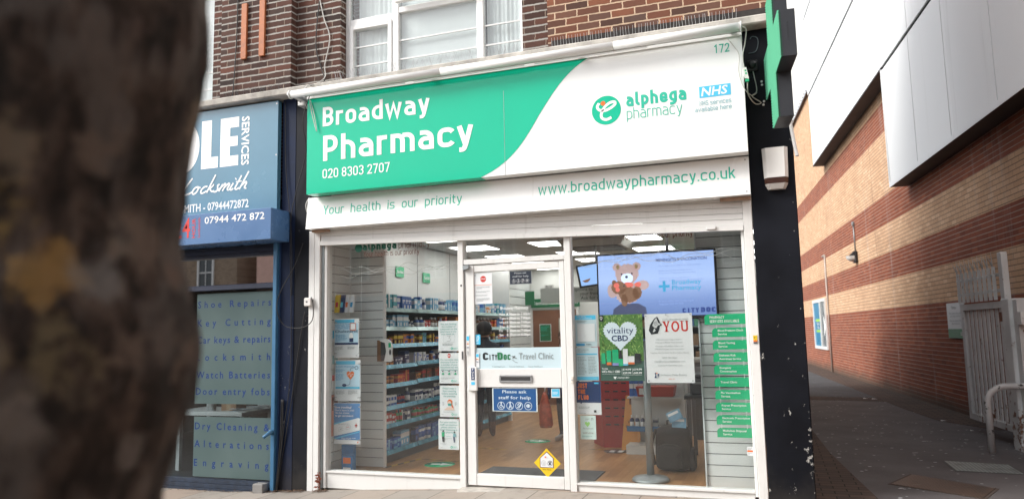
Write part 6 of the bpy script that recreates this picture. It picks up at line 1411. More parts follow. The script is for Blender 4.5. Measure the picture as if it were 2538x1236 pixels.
m = MB(); m.box(-2.375, -2.285, -.045, -.001, 1.775, 1.865, bev=.01); o = tag(m.build('switch_box', plain('switch_white', (.72, .70, .68), .4)), 'small white switch box on the left white frame', 'switch box'); m = MB(); m.box(-2.345, -2.325, -.0475, -.0455, 1.815, 1.83); m.build('mark', M_darkgrey, o)
cable('cable', 'small white cable loop at the left end of the white sign board', [(-2.31, -.06, 2.93), (-2.34, -.07, 2.86), (-2.33, -.06, 2.78), (-2.31, -.06, 2.84)], .005, M_cwht)

# ================================================================== CORNER PILLAR FITTINGS
def cross_sign():
    t = thing('cross_sign', 'projecting green cross sign of tiny lamps in a black case on the corner pillar', 'cross sign', (2.372, 0, 0), R(5.8))
    x0, x1 = 0.0, .112; a = .356; y0 = -1.062; z0 = 3.076; e = .004
    def arms(d=0): # outline in y,z : 12 corners
        Y = [y0+d, y0+a+d, y0+2*a-d, y0+3*a-d]; Z = [z0+d, z0+a+d, z0+2*a-d, z0+3*a-d]
        return [(Y[1], Z[0]), (Y[2], Z[0]), (Y[2], Z[1]), (Y[3], Z[1]), (Y[3], Z[2]), (Y[2], Z[2]), (Y[2], Z[3]), (Y[1], Z[3]), (Y[1], Z[2]), (Y[0], Z[2]), (Y[0], Z[1]), (Y[1], Z[1])]
    def ext(pts, xa, xb): 
        m = MB(); n = len(pts); m.add([(xa, *p) for p in pts]+[(xb, *p) for p in pts], [tuple(range(n)), tuple(range(2*n-1, n-1, -1))]+[(i, n+i, n+(i+1) % n, (i+1) % n) for i in range(n)]); return m
    ext(arms(), x0+.012, x1).build('case', plain('case_black', (.022, .024, .03), .45, var=.15), t, local=True)
    ext(arms(), x0, x0+.011).build('face', plain('face_green', (.002, .045, .022), .4), t, local=True)
    led = emit('led_lamp', (.10, .46, .27), .10); m = MB()
    n = 46; st = 3*a/n
    for i in range(n):
        for j in range(n):
            yy, zz = y0+(i+.5)*st, z0+(j+.5)*st; cy_, cz_ = (i+.5)/n*3, (j+.5)/n*3
            if not (1 <= cy_ < 2 or 1 <= cz_ < 2): continue
            r = .0058; m.add([(x0-.0005, yy-r, zz-r), (x0-.0005, yy+r, zz-r), (x0-.0005, yy+r, zz+r), (x0-.0005, yy-r, zz+r), (x0-.010, yy-r*.5, zz-r*.5), (x0-.010, yy+r*.5, zz-r*.5), (x0-.010, yy+r*.5, zz+r*.5), (x0-.010, yy-r*.5, zz+r*.5)], [(4, 5, 6, 7), (0, 1, 5, 4), (1, 2, 6, 5), (2, 3, 7, 6), (3, 0, 4, 7)])
    o = m.build('lamps', led, t, local=True); o['kind'] = 'stuff'
    m = MB()
    for k in range(5): m.lathe(0, 0, [(.006, 0), (.006, .003)], 8); 
    m = MB()
    for k in range(5): m.box(.052, .062, y0-.002, y0+.001, z0+a+.14+.028*k, z0+a+.148+.028*k)
    m.build('vent_hole', M_black, t, local=True)
    m = MB(); m.box(.03, .09, .006, .03, 3.4, 3.8); m.build('bracket', M_black, t, local=True)
cross_sign()
def pillar_bits():
    t = thing('alarm_box', 'white burglar alarm box with a dark brown band on the black pillar', 'alarm box', (2.41, -.05, 2.6))
    def shell(z0, z1, w0, w1, d0, d1):
        m = MB(); cx = 2.405; pts = []
        for z, w, d in ((z0, w0, d0), (z1, w1, d1)):
            for a, b in ((-1, 0), (1, 0), (1, -.55), (.72, -1), (-.72, -1), (-1, -.55)): pts.append((cx+a*w, b*d-.001, z))
        m.add(pts, [(5, 4, 3, 2, 1, 0), (6, 7, 8, 9, 10, 11)]+[(i, (i+1) % 6, 6+(i+1) % 6, 6+i) for i in range(6)]); return m
    shell(2.722, 2.985, .098, .106, .085, .075).build('cover', plain('alarm_white', (.78, .775, .75), .35, var=.05), t)
    shell(2.672, 2.720, .094, .0975, .083, .084).build('strobe_band', plain('strobe_brown', (.055, .022, .015), .2), t)
    shell(2.625, 2.670, .070, .093, .06, .0825).build('base', plain('alarm_grey', (.55, .53, .50), .5), t)
    m = MB(); m.box(2.225, 2.31, -.03, -.001, 3.70, 3.80, bev=.006); o = tag(m.build('bell_sounder', plain('sounder_black', (.012, .012, .013), .6)), 'black domed sounder beside the fascia sign on the black pillar', 'sounder'); m = MB(); m.dome((2.265, -.03, 3.76), .040, .032, .042, 16, 8); m.build('dome', M_black, o)
    m = MB(); m.hexa([(2.20, -.28, 3.56), (2.235, -.28, 3.55), (2.235, -.25, 3.55), (2.20, -.25, 3.56), (2.185, -.28, 3.65), (2.218, -.28, 3.655), (2.218, -.25, 3.655), (2.185, -.25, 3.65)]); o = tag(m.build('connector_block', plain('connector_white', (.70, .72, .68), .4)), 'white wiring connector hanging at the right end of the fascia sign', 'connector'); m = MB(); m.ell(2.21, 3.625, .008, .008, -.2815); m.ell(2.214, 3.60, .008, .008, -.2815); m.box(2.203, 2.234, -.277, -.25, 3.53, 3.549); m.build('terminal', M_green2, o)
    cable('cable', 'white cable from the sign light down to the wiring connector', [(2.20, -.35, 3.99), (2.235, -.34, 3.96), (2.22, -.3, 3.86), (2.195, -.28, 3.76), (2.20, -.27, 3.655)], .005, M_cwht)
    cable('cable', 'white cable hanging across the top right corner of the fascia sign', [(2.08, -.262, 3.93), (2.13, -.27, 3.85), (2.165, -.27, 3.77), (2.155, -.265, 3.62), (2.19, -.26, 3.48), (2.24, -.2, 3.43), (2.27, -.1, 3.46), (2.29, -.02, 3.5)], .004, M_cwht)
    cable('cable', 'white cable looping below the wiring connector to the black sounder', [(2.222, -.26, 3.53), (2.22, -.2, 3.44), (2.27, -.1, 3.38), (2.32, -.04, 3.40), (2.25, -.06, 3.46), (2.29, -.01, 3.52), (2.275, -.01, 3.66), (2.268, -.015, 3.70)], .005, M_cwht)
    cable('cable', 'faded green wire loop on the black pillar above the sounder', [(2.24, -.004, 3.87), (2.30, -.006, 3.88), (2.325, -.006, 3.94), (2.32, -.006, 4.0), (2.28, -.006, 4.02), (2.26, -.005, 4.0)], .004, plain('wire_teal', (.06, .09, .10), .6))
    cable('conduit', 'white conduit pipe bending down the right edge of the black pillar', [(2.535, -.02, 3.30), (2.545, -.02, 3.22), (2.57, -.02, 3.0), (2.585, -.02, 2.90)], .017, white_up, 'pipe')
    m = MB(); m.box(2.51, 2.575, -.012, -.001, 3.20, 3.225); tag(m.build('conduit_clip', white_up), 'white saddle clip on the conduit on the pillar edge', 'clip')
    m = MB()
    for x, z in ((2.335, 3.60), (2.337, 3.57), (2.345, 3.42), (2.338, 3.39)): m.lathe(0, 0, [(.011, 0), (.009, .006)], 10); m.v[-20:] = [(x+a, -.001-c, z+b) for a, b, c in m.v[-20:]]
    tag(m.build('wall_plugs', M_ltwhite), 'white wall plugs dotted down the black pillar', 'wall plugs')
pillar_bits()

# ================================================================== ALLEY, RIGHT SIDE (frame: x along the wall towards the street, y into it)
AX = (5.6947, .5205, 0); AR = R(-84.778)
def alley():
    K = dict
    red = [(0, (.19, .054, .030)), (.35, (.27, .078, .039)), (.7, (.225, .064, .035)), (1, (.32, .10, .05))]
    tan = [(0, (.54, .335, .205)), (.35, (.63, .41, .26)), (.7, (.58, .37, .23)), (1, (.69, .47, .31))]
    zz = [0, 1.785, 2.39, 3.0, 3.615, 4.225, 5.62, 6.02]
    mp = [(0, (0, 0, 0))]
    for i, z in enumerate(zz[1:]): mp.append((z/16, (1, 1, 1) if i % 2 == 0 else (0, 0, 0)))
    mp.append((6.05/16, (1, 1, 1)))
    mp = [(0, (0, 0, 0)), (1.785/16, (1, 1, 1)), (2.39/16, (0, 0, 0)), (3.0/16, (1, 1, 1)), (3.615/16, (0, 0, 0)), (4.225/16, (1, 1, 1)), (5.55/16, (0, 0, 0)), (6.15/16, (1, 1, 1))]
    M_w = brick('banded_brick', red, (.42, .33, .27), (.20, .07, .045), bw=.225, bh=.0755, mh=.011, mv=.008, wob=.001, bands=dict(map=mp, stops=tan, mh=(.20, .13, .08), mv=(.30, .20, .13)), dirt=.22, bump=.5, base_dark=.85, streak=.28)
    w = thing('banded_brick_wall', 'tall alley wall of red and tan brick bands with white panels above', 'building', AX, AR)
    def part(nm, m, mat, par=None): return m.build(nm, mat, par or w, local=True)
    m = MB(); m.box(-60, 8, 0, .3, -.1, 9.55); part('wall', m, M_w)
    m = MB()
    for u0 in (-11.5, -3.2, -18.9): m.box(u0, u0+.012, -.0008, .002, -.05, 9.5)
    part('movement_joint', m, plain('joint_sealant', (.12, .06, .04), .8))
    # corrugated cladding
    m = MB(); v = []; n = 700
    for i in range(n+1):
        u = -60+43.6*i/n; d = -.12-(.05 if (i % 6) in (0, 1, 2) else 0); v += [(u, d, 9.45), (u, d, 14.5)]
    m.add(v, [(2*i, 2*i+2, 2*i+3, 2*i+1) for i in range(n)]); part('corrugated_cladding', m, plain('cladding_grey', (.60, .60, .58), .5, var=.06))
    m = MB(); m.box(-60, -16.4, -.10, .3, 9.42, 9.449); part('drip_trim', m, plain('trim_brown', (.10, .05, .035), .6))
    def pan():
        t = NT('panel_white'); v = t.obj(); st = t.noise(t.scale(v, (3, 3, .16)), 1.5, 5, .65); n = t.noise(v, .7, 4)
        c = t.mix(n, (.84, .865, .875), (.90, .915, .92)); c = t.mix(t.math('MULTIPLY', t.step(st, .55, .75), .22), c, (.5, .5, .48))
        return t.fin(c, .3, 0, .4)
    M_pan = pan()
    M_gap = plain('panel_gap', (.012, .013, .016), .5)
    def panels(u0, u1, z0, z1, step, off, nm):
        m = MB(); us = [u0]; u = off
        while u < u1-.05:
            if u > u0+.05: us.append(u)
            u += step
        us.append(u1)
        for a, b in zip(us[:-1], us[1:]): m.box(a+.013, b-.013, -.33, -.30, z0+.01, z1-.02)
        return part(nm, m, M_pan)
    panels(-8.46, 6.0, 4.12, 6.42, 1.72, -6.62, 'panel'); panels(-17.45, 6.0, 6.47, 8.72, 1.72, -15.2, 'panel'); panels(-17.6, 6.0, 8.78, 11.2, 1.72, -15.2, 'panel'); panels(-17.7, 6.0, 11.26, 14.4, 1.72, -15.2, 'panel')
    m = MB(); m.box(-8.45, 6.0, -.298, -.02, 4.13, 6.45); m.box(-17.44, 6.0, -.298, -.02, 6.48, 14.4); part('panel_backing', m, M_gap)
    m = MB(); m.box(-8.46, 6.0, -.345, -.02, 4.08, 4.119); m.box(-17.45, -8.48, -.345, -.02, 6.43, 6.462); m.build('soffit', plain('soffit_dark', (.03, .03, .033), .6), w, local=True)
    m = MB(); m.box(-8.46, 6.0, -.352, -.3455, 4.075, 4.16); m.box(-8.478, -8.455, -.352, -.1, 4.08, 6.42); part('edge_trim', m, M_pan)
    for nm, a, b in (('rail_pipe', -60, -60),): pass
    # window with posters
    f = MB(); u0, u1, z0, z1 = -21.6, -18.95, .68, 2.37
    f.box(u0, u0+.1, -.05, .02, z0, z1); f.box(u1-.1, u1, -.05, .02, z0, z1); f.box(u0+.1, u1-.1, -.05, .02, z0, z0+.1); f.box(u0+.1, u1-.1, -.05, .02, z1-.1, z1); f.box(-20.14, -20.02, -.05, .02, z0+.1, z1-.1)
    fo = part('window', f, white_up)
    m = MB(); m.box(u0+.1, -20.14, -.02, -.01, z0+.1, z1-.1); part('poster', m, plain('window_blue', (.02, .20, .36), .3, var=.2), fo); 
    m = MB(); m.box(-20.02, u1-.1, -.02, -.01, z0+.1, z1-.1); part('pane', m, plain('window_grey', (.17, .19, .20), .2, var=.25), fo)
    m = MB(); m.box(-21.2, -20.3, -.024, -.021, 1.25, 1.33); m.box(-21.2, -20.3, -.024, -.021, 1.62, 1.70); part('band', m, flat('band_lime', (.30, .55, .08)), fo)
    m = MB(); m.text('Click &', -20.75, 1.50, .10, -.0235, align='C', off=.02); m.text('Collect', -20.75, 1.37, .10, -.0235, align='C', off=.02); m.poly([(-19.6, 1.1), (-19.15, 1.45), (-19.6, 1.85), (-19.45, 1.45)], -.0235); part('lettering', m, M_ltwhite, fo)
    # drain pipe stain and pipe
    m = MB(); m.tube([(-18.42, -.03, 3.70), (-18.42, -.03, .02)], .028, 8); m.tube([(-18.9, -.03, 3.72), (-18.42, -.03, 3.72)], .028, 8); m_ = m.build('overflow_pipe', plain('pipe_pale', (.42, .36, .32), .7, var=.3), w, local=True)
    # bulkhead lamp
    l = thing('wall_lamp', 'half round bulkhead lamp with a clear glass front on the banded brick wall', 'wall lamp', AX, AR)
    m = MB(); m.box(-13.82, -13.54, -.08, -.001, 3.06, 3.36, bev=.02); m.build('back_box', M_black, l, local=True)
    m = MB(); n = 12; v = []
    for j in range(7):
        a = math.pi/2*j/6
        for i in range(n+1): th = math.pi*i/n; v.append((-13.68-.13*math.cos(th)*math.cos(a*.98), -.08-.19*math.sin(th)*math.cos(a*.98), 3.24-.15*math.sin(a)))
    m.add(v, [(j*(n+1)+i, j*(n+1)+i+1, (j+1)*(n+1)+i+1, (j+1)*(n+1)+i) for j in range(6) for i in range(n)], 0, True); m.build('glass_bowl', plain('bowl_glass', (.72, .72, .70), .15, var=.25, vs=10), l, local=True)
    m = MB(); m.add([(-13.81, -.08, 3.36), (-13.55, -.08, 3.36)]+[(-13.68-.135*math.cos(math.pi*i/n), -.08-.195*math.sin(math.pi*i/n), 3.245) for i in range(n+1)], [(0, 1)+tuple(2+n-i for i in range(n+1))]); m.build('hood', M_black, l, local=True)
    c = MB(); c.tube([(-13.70, -.025, 3.37), (-13.72, -.025, 4.04)], .016, 6); c.build('conduit', M_galv, l, local=True)
    m = MB(); m.box(-13.76, -13.67, -.06, -.001, 4.04, 4.14, bev=.01); m.build('conduit_box', M_galv, l, local=True)
    # notice sign behind the gate
    s = thing('notice_sign', 'white and green notice board fixed to the brick wall beside the gate', 'sign', AX, AR)
    m = MB(); m.box(-6.86, -6.05, -.02, -.002, 1.21, 1.78); m.build('panel', M_whitepaper, s, local=True)
    m = MB(); m.box(-6.855, -6.055, -.023, -.0205, 1.215, 1.36); m.build('green_band', plain('band_green', (.02, .16, .06), .4), s, local=True)
    m = MB(); m.text('Notice', -6.50, 1.68, .055, -.0215, align='C', w=.22); m.text('Please secure these gates', -6.46, 1.60, .03, -.0215, align='C', w=.58); m.text('open during store hours', -6.46, 1.555, .03, -.0215, align='C', w=.50); m.text('Please do not take trolleys', -6.46, 1.48, .03, -.0215, align='C', w=.58); m.text('beyond this point', -6.46, 1.435, .03, -.0215, align='C', w=.38); m.build('lettering', M_ltgrey, s, local=True)
    m = MB(); m.text('ASDA', -6.10, 1.255, .06, -.0245, align='R', w=.17, off=.03); m.build('lettering', M_ltwhite, s, local=True)
    # palisade gate
    g = thing('palisade_gate', 'weathered white steel gate with spiked palisade top standing open against the wall', 'gate', AX, AR)
    def rusty():
        t = NT('rusty_white_steel'); v = t.obj(); sep = t.n('SeparateXYZ'); t.put(sep.inputs[0], v); n = t.noise(v, 9, 5, .65); f = t.noise(v, 3, 4)
        low = t.math('SUBTRACT', 1., t.step(sep.outputs['Z'], .1, .75)); k = t.step(t.math('ADD', n, t.math('MULTIPLY', low, .10)), .63, .70)
        c = t.mix(t.step(f, .35, .7), (.66, .68, .68), (.54, .56, .56)); c = t.mix(k, c, t.mix(n, (.03, .02, .015), (.24, .10, .05))); t.bump(n, .2, .003); return t.fin(c, .5, 0, .4)
    M_gate = rusty()
    def gp(nm, m, mat=M_gate): return m.build(nm, mat, g, local=True)
    y0, y1 = -.53, -.46
    m = MB(); m.box(-4.54, -4.44, y0, y1, .17, 1.70); m.box(-3.10, -2.98, y0, y1, .17, 2.28, bev=.006); m.box(-4.44, -3.10, y0, y1, .17, .25); m.box(-4.44, -3.10, y0, y1, 1.62, 1.70); gp('frame', m)
    for i in range(9):
        u = -4.38+.143*i; m = MB(); m.box(u-.004, u+.072, y0+.02, y1-.035, .25, 1.62); gp('bar', m)
    for i in range(9):
        u = -4.535+.158*i; m = MB(); w_ = .092
        m.add([(u, y0-.004, 1.72), (u+w_*.5, y0-.03, 1.72), (u+w_, y0-.004, 1.72), (u, y0-.004, 2.12), (u+w_*.5, y0-.03, 2.12), (u+w_, y0-.004, 2.12)], [(0, 1, 4, 3), (1, 2, 5, 4), (2, 0, 3, 5), (0, 2, 1), (3, 4, 5)])
        for du, dz, dy in ((-.028, .15, -.02), (0, .19, .0), (.03, .15, -.07)):
            m.add([(u+w_*.5-.018+du*.2, y0-.018, 2.115), (u+w_*.5+.018+du*.2, y0-.018, 2.115), (u+w_*.5+du*1.6, y0-.018+dy, 2.12+dz), (u+w_*.5+du*.2, y0-.006, 2.115)], [(0, 1, 2), (1, 3, 2), (3, 0, 2)])
        for z in (1.83, 2.02): m.tube([(u+w_*.5, y0-.034, z), (u+w_*.5, y0-.024, z)], .012, 6)
        gp('pale', m)
    m = MB(); m.box(-4.54, -3.1, y0+.0, y0+.03, 1.81, 1.85); m.box(-4.54, -3.1, y0+.0, y0+.03, 2.0, 2.04); gp('rail', m)
    m = MB(); m.box(-3.05, -2.85, y0-.05, y0-.01, 1.50, 1.53); m.box(-3.0, -2.9, y0-.07, y0-.01, 1.46, 1.57); gp('bolt', m, plain('rust', (.20, .08, .045), .8, var=.4, vs=20))
    p = thing('gate_post', 'stout white steel post the gate is hung on at the right edge', 'post', AX, AR)
    m = MB(); m.box(-2.93, -2.70, -.60, -.40, -.05, 1.72, bev=.01); m.box(-2.70, -2.58, -.56, -.44, -.05, 1.70); m.build('shaft', M_gate, p, local=True)
    m = MB(); m.box(-2.60, -2.45, -.58, -.5, 1.42, 1.56); m.build('lug', M_gate, p, local=True)
alley()
def alley_floor():
    def hoop_mat():
        t = NT('flaking_white_paint'); v = t.obj(); n = t.noise(v, 8, 5, .7); k = t.step(n, .61, .64); return t.fin(t.mix(k, (.52, .53, .53), (.02, .018, .017)), .5)
    m = MB(); P = [(4.535, 3.06, -.02), (4.535, 3.06, .50)]
    for i in range(9): a = math.pi-math.pi/2*i/8; P.append((4.735+.20*math.cos(a), 3.06, .555+.18*math.sin(a)))
    P += [(5.0, 3.06, .735), (5.3, 3.06, .735)]
    for i in range(1, 9): a = math.pi/2-math.pi/2*i/8; P.append((5.35+.20*math.cos(a), 3.06, .555+.18*math.sin(a)))
    P += [(5.55, 3.06, -.02)]
    m.tube(P, .036, 12); tag(m.build('hoop_rail', hoop_mat()), 'white hoop barrier rail with flaking paint in front of the gate', 'hoop rail')
    def cover(base, sc, nm):
        t = NT(nm); v = t.obj(); sep = t.n('SeparateXYZ'); t.put(sep.inputs[0], v)
        a = t.math('SINE', t.math('MULTIPLY', t.math('ADD', sep.outputs['X'], sep.outputs['Y']), sc)); b = t.math('SINE', t.math('MULTIPLY', t.math('SUBTRACT', sep.outputs['X'], sep.outputs['Y']), sc)); h = t.step(t.math('MULTIPLY', a, b), .2, .6)
        n = t.noise(v, 5, 5); c = t.mix(h, tuple(x*.75 for x in base), tuple(min(1, x*1.5) for x in base)); c = t.mix(t.math('MULTIPLY', t.step(n, .5, .7), .5), c, (.03, .025, .02)); t.bump(h, .6, .004); return t.fin(c, .5, .3)
    def lid(pts, mat, frame, lbl):
        cx = sum(p[0] for p in pts)/4; cy = sum(p[1] for p in pts)/4
        o = MB(); o.slab([(cx+(p[0]-cx)*1.07, cy+(p[1]-cy)*1.07) for p in pts], -.02, .0075); r = tag(o.build('access_cover', frame), lbl, 'access cover')
        q = MB(); q.slab(pts, .008, .0105); q.build('lid', mat, r); q = MB()
        for k in (.25, .75):
            x = pts[0][0]*(1-k)+pts[2][0]*k; y = pts[0][1]*(1-k)+pts[2][1]*k; q.slab([(x-.03, y-.01), (x+.03, y-.01), (x+.03, y+.01), (x-.03, y+.01)], .0106, .0112)
        q.build('key_hole', M_black, r)
    lid([(3.24, .99), (3.86, .54), (4.06, .99), (3.49, 1.5)], cover((.075, .046, .032), 120, 'rust_plate'), plain('frame_rust', (.05, .035, .028), .8), 'rusty patterned access cover set in the alley tarmac')
    lid([(3.93, 1.81), (4.48, 1.75), (4.48, 2.25), (3.93, 2.37)], cover((.22, .25, .24), 90, 'steel_plate'), plain('frame_iron', (.06, .06, .06), .8), 'pale grey steel access cover below the hoop rail')
    m = MB(); rr = random.Random(6)
    for i in range(34):
        u = -rr.uniform(5, 19); v = -rr.uniform(.08, .75); x, y = A_(-u, v); s_ = rr.uniform(.008, .022); a = rr.uniform(0, 3)
        m.add([(x+s_*math.cos(a+q), y+s_*math.sin(a+q), .011+rr.uniform(0, .006)) for q in (0, 1.4, 3, 4.6)], [(0, 1, 2, 3)])
    for x, y, s_ in ((3.95, 9.6, .05), (4.1, 9.5, .06), (4.62, 6.0, .045), (4.75, 4.9, .03)):
        m.add([(x-s_, y-s_*.6, .012), (x+s_, y-s_*.8, .02), (x+s_*.8, y+s_*.7, .012), (x-s_*.7, y+s_, .022)], [(0, 1, 2, 3)])
    tag(m.build('litter', flat('litter_white', (.6, .6, .58), .8), loc=(4, 6, 0)), 'scraps of white litter scattered along the brick edging of the alley', 'litter', kind='stuff')
alley_floor()

# ================================================================== STREET TREE CLOSE TO THE LENS
PATCHES = [((1.518, -6.038, 1.525), 0.04, (0.2, 0.12, 0.04), 0.75), ((1.499, -6.062, 1.596), 0.027, (0.174, 0.118, 0.043), 0.6528), ((1.551, -5.944, 1.571), 0.0234, (0.161, 0.143, 0.112), 0.5711999999999999), ((1.543, -5.985, 1.523), 0.027, (0.136, 0.13, 0.124), 0.5711999999999999), ((1.522, -6.032, 1.433), 0.045000000000000005, (0.149, 0.118, 0.068), 0.5711999999999999), ((1.537, -6.001, 1.385), 0.027, (0.124, 0.099, 0.068), 0.4895999999999999), ((1.549, -5.958, 1.842), 0.022500000000000003, (0.099, 0.074, 0.068), 0.4895999999999999), ((1.541, -5.862, 1.525), 0.027, (0.105, 0.062, 0.043), 0.408), ((1.545, -5.979, 1.682), 0.031, (0.1, 0.075, 0.06), 0.75), ((1.528, -5.832, 1.609), 0.024, (0.006, 0.005, 0.004), 0.75), ((1.551, -5.94, 1.67), 0.027, (0.006, 0.005, 0.004), 0.75), ((1.552, -5.923, 1.571), 0.041, (0.1, 0.075, 0.06), 0.75), ((1.55, -5.948, 1.44), 0.031, (0.1, 0.075, 0.06), 0.75), ((1.523, -5.824, 1.762), 0.035, (0.13, 0.1, 0.07), 0.75), ((1.541, -5.861, 1.425), 0.032, (0.1, 0.075, 0.06), 0.75), ((1.552, -5.926, 1.306), 0.027, (0.12, 0.105, 0.095), 0.75), ((1.526, -5.829, 1.947), 0.036, (0.12, 0.105, 0.095), 0.75), ((1.394, -6.122, 1.455), 0.031, (0.15, 0.13, 0.115), 0.75), ((1.48, -6.081, 1.478), 0.027, (0.13, 0.1, 0.07), 0.75), ((1.505, -6.055, 1.355), 0.039, (0.12, 0.105, 0.095), 0.75), ((1.496, -6.066, 1.678), 0.032, (0.13, 0.1, 0.07), 0.75), ((1.394, -6.122, 1.329), 0.038, (0.12, 0.105, 0.095), 0.75), ((1.336, -6.126, 1.519), 0.024, (0.1, 0.075, 0.06), 0.75), ((1.427, -6.112, 1.697), 0.033, (0.006, 0.005, 0.004), 0.75)]
def tree():
    def bark():
        t = NT('bark'); v = t.obj(); n = t.noise(t.scale(v, (1, 1, .4)), 22, 6, .7); b = t.noise(t.scale(v, (1, 1, .6)), 9, 3, .6); w = t.noise(v, 26, 4, .6)
        c = t.ramp(n, [(.36, (.005, .004, .0035)), (.5, (.028, .020, .016)), (.64, (.075, .055, .044))])
        c = t.mix(t.math('MULTIPLY', t.step(b, .48, .58), .7), c, (.085, .073, .066)); c = t.mix(t.math('MULTIPLY', t.step(t.noise(v, 7.3, 3), .52, .62), .75), c, (.012, .010, .009))
        def patch(p, r, col, k):
            nonlocal c
            d = t.n('VectorMath', operation='DISTANCE'); t.put(d.inputs[0], v); t.put(d.inputs[1], tuple(a-b for a, b in zip(p, (1.2, -5.92, -.12))))
            e = t.math('ADD', d.outputs['Value'], t.math('MULTIPLY', t.math('SUBTRACT', w, .5), r*4.5))
            c = t.mix(t.math('MULTIPLY', t.math('SUBTRACT', 1., t.step(e, r*.3, r*1.2)), k), c, col)
        for p, r, col, k in PATCHES: patch(p, r, col, k)
        t.bump(n, .9, .02); return t.fin(c, .9, 0, .2)
    Mb = bark(); t = thing('street_tree', 'rough brown tree trunk with ochre lichen very close at the left', 'tree', (1.2, -5.92, -.12))
    cx, cy = 1.3516, -5.9269; rr = random.Random(12)
    prof = [(-0.16, 0.27), (0.15, 0.22), (0.6, 0.19), (1.1, 0.174), (1.223, 0.1751), (1.259, 0.1803), (1.304, 0.1922), (1.343, 0.2044), (1.377, 0.2143), (1.424, 0.2191), (1.471, 0.2174), (1.507, 0.2083), (1.537, 0.1977), (1.579, 0.1889), (1.615, 0.1891), (1.664, 0.1932), (1.732, 0.2015), (1.802, 0.2121), (1.853, 0.2182), (1.905, 0.2182), (1.97, 0.2155), (2.3, 0.215), (2.8, 0.205), (3.6, 0.19)]
    n = 72; v = []
    K = 160
    def rad(z):
        for (a, ra), (b, rb) in zip(prof[:-1], prof[1:]):
            if a <= z <= b: f = (z-a)/(b-a); f = f*f*(3-2*f); return ra+(rb-ra)*f
        return prof[-1][1]
    from mathutils import noise as NZ
    for j in range(K+1):
        z = -.14+3.54*j/K; r = rad(z)
        for i in range(n):
            a = 2*math.pi*i/n; d = .007*NZ.noise(Vector((math.cos(a)*6, math.sin(a)*6, z*7)))+.006*NZ.noise(Vector((math.cos(a)*14, math.sin(a)*14, z*18)))
            v.append((cx+(r+d)*math.cos(a), cy+(r+d)*math.sin(a), z))
    m = MB(); m.add(v, [(j*n+i, j*n+(i+1) % n, (j+1)*n+(i+1) % n, (j+1)*n+i) for j in range(K) for i in range(n)], 0, True); m.build('trunk', Mb, t)
    m = MB()
    tips = []
    for k, (dx, dy, dz, r) in enumerate(((-1.2, .3, 2.2, .12), (.9, -.6, 2.4, .11), (-.2, -1.3, 2.0, .10), (.5, .9, 2.5, .10), (-.7, -.7, 2.9, .09))):
        p0 = Vector((cx, cy, 3.15)); p = [p0, p0+Vector((dx*.25, dy*.25, dz*.3)), p0+Vector((dx*.65, dy*.65, dz*.65)), p0+Vector((dx, dy, dz))]; m.tube(p, [r, r*.85, r*.6, r*.3], 10); tips.append(p[-1]); tips.append(p[2])
        for q in range(4):
            e = p[2].lerp(p[3], q/4); d = Vector((rr.uniform(-.6, .6), rr.uniform(-.6, .6), rr.uniform(.3, .9))); m.tube([e, e+d*.5, e+d], [r*.3, r*.2, .008], 6); tips.append(e+d)
    m.build('limbs', Mb, t)
    m = MB()
    for p in tips:
        for i in range(90):
            c = p+Vector((rr.gauss(0, .35), rr.gauss(0, .35), rr.gauss(.1, .3))); a = rr.uniform(0, 6.28); s_ = rr.uniform(.03, .06); d = Vector((math.cos(a), math.sin(a), rr.uniform(-.6, .4)))*s_; e = Vector((-math.sin(a), math.cos(a), rr.uniform(-.4, .4)))*s_*.6
            m.add([c-d, c+e, c+d, c-e], [(0, 1, 2, 3)])
    m.build('crown', plain('leaf', (.06, .11, .03), .6, var=.4, vs=8), t)
tree()

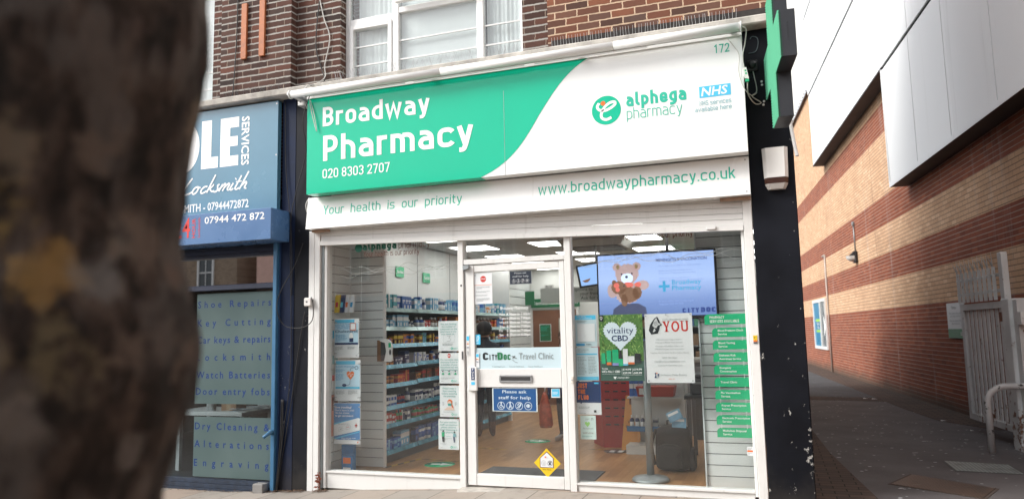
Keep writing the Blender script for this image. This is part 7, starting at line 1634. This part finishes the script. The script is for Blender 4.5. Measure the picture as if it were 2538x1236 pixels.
# ================================================================== ACROSS THE STREET (seen in the window reflections)
def opposite():
    def block(name, label, x0, x1, h, mat, wx, wz, arch=False):
        t = thing(name, label, 'building', ((x0+x1)/2, -33, -.24)); y = -33
        m = MB(); m.box(x0, x1, y-8, y, -.24, h); m.build('wall', mat, t)
        m = MB(); m.box(x0-.05, x1+.05, y-8, y+.15, h+.01, h+.35); m.build('roof', M_conc, t)
        m = MB(); m.box(x0+.3, x1-.3, y+.01, y+.12, 3.0, 3.9); m.build('fascia', flat('fascia_'+name+str(int(-x0)), random.choice([(.25, .05, .05), (.05, .1, .2), (.3, .3, .28), (.06, .16, .1)])), t)
        m = MB(); m.box(x0+.3, x1-.3, y+.01, y+.05, .3, 2.9); m.build('shop_window', plain('far_glass', (.03, .035, .04), .1), t)
        x = x0+wx*.5
        while x < x1-.6:
            for z in wz:
                f = MB(); w, hh = 1.1, 1.9
                f.box(x-w/2-.14, x-w/2, y+.005, y+.10, z-.1, z+hh+.14); f.box(x+w/2, x+w/2+.14, y+.005, y+.10, z-.1, z+hh+.14); f.box(x-w/2, x+w/2, y+.005, y+.10, z+hh, z+hh+.14); f.box(x-w/2-.2, x+w/2+.2, y+.005, y+.16, z-.2, z-.101)
                f.box(x-w/2, x+w/2, y+.005, y+.07, z+hh*.5-.04, z+hh*.5+.04); f.box(x-.025, x+.025, y+.005, y+.06, z-.1, z+hh*.5-.041); f.box(x-.025, x+.025, y+.005, y+.06, z+hh*.5+.041, z+hh)
                if arch: f.dome((x, y+.02, z+hh+.14), w/2+.1, .06, .35, 16, 6)
                fo = f.build('window', white_up, t); g = MB(); g.box(x-w/2, x+w/2, y+.002, y+.02, z-.1, z+hh); g.build('pane', plain('far_pane', (.05, .06, .07), .08, var=.2), fo)
            x += wx
    b1 = brick('far_brick', [(0, (.24, .175, .125)), (.5, (.36, .265, .19)), (1, (.30, .22, .16))], (.2, .17, .14), (.2, .17, .14), bump=.1, dirt=.3)
    block('brick_terrace', 'long brown brick terrace across the street with white sash windows', -75, -31.2, 10.5, b1, 3.3, (5.0, 7.9))
    block('rendered_house', 'pinkish rendered house across the street with arched white windows', -29.6, -14, 10.0, plain('pink_render', (.66, .42, .35), .8), 5.2, (5.0,), True)
    block('brick_terrace', 'dark brick shop row directly across the street from the pharmacy', -13.8, 6, 9.2, b1, 3.2, (5.0,))
    block('rendered_house', 'cream rendered block across the street at right', 6.2, 45, 8.6, plain('cream_render', (.5, .46, .4), .8), 3.6, (5.0,))
    m = MB(); m.box(-90, 90, -33, -27, -.24, -.10); tag(m.build('far_pavement', M_conc), kind='structure')
opposite()
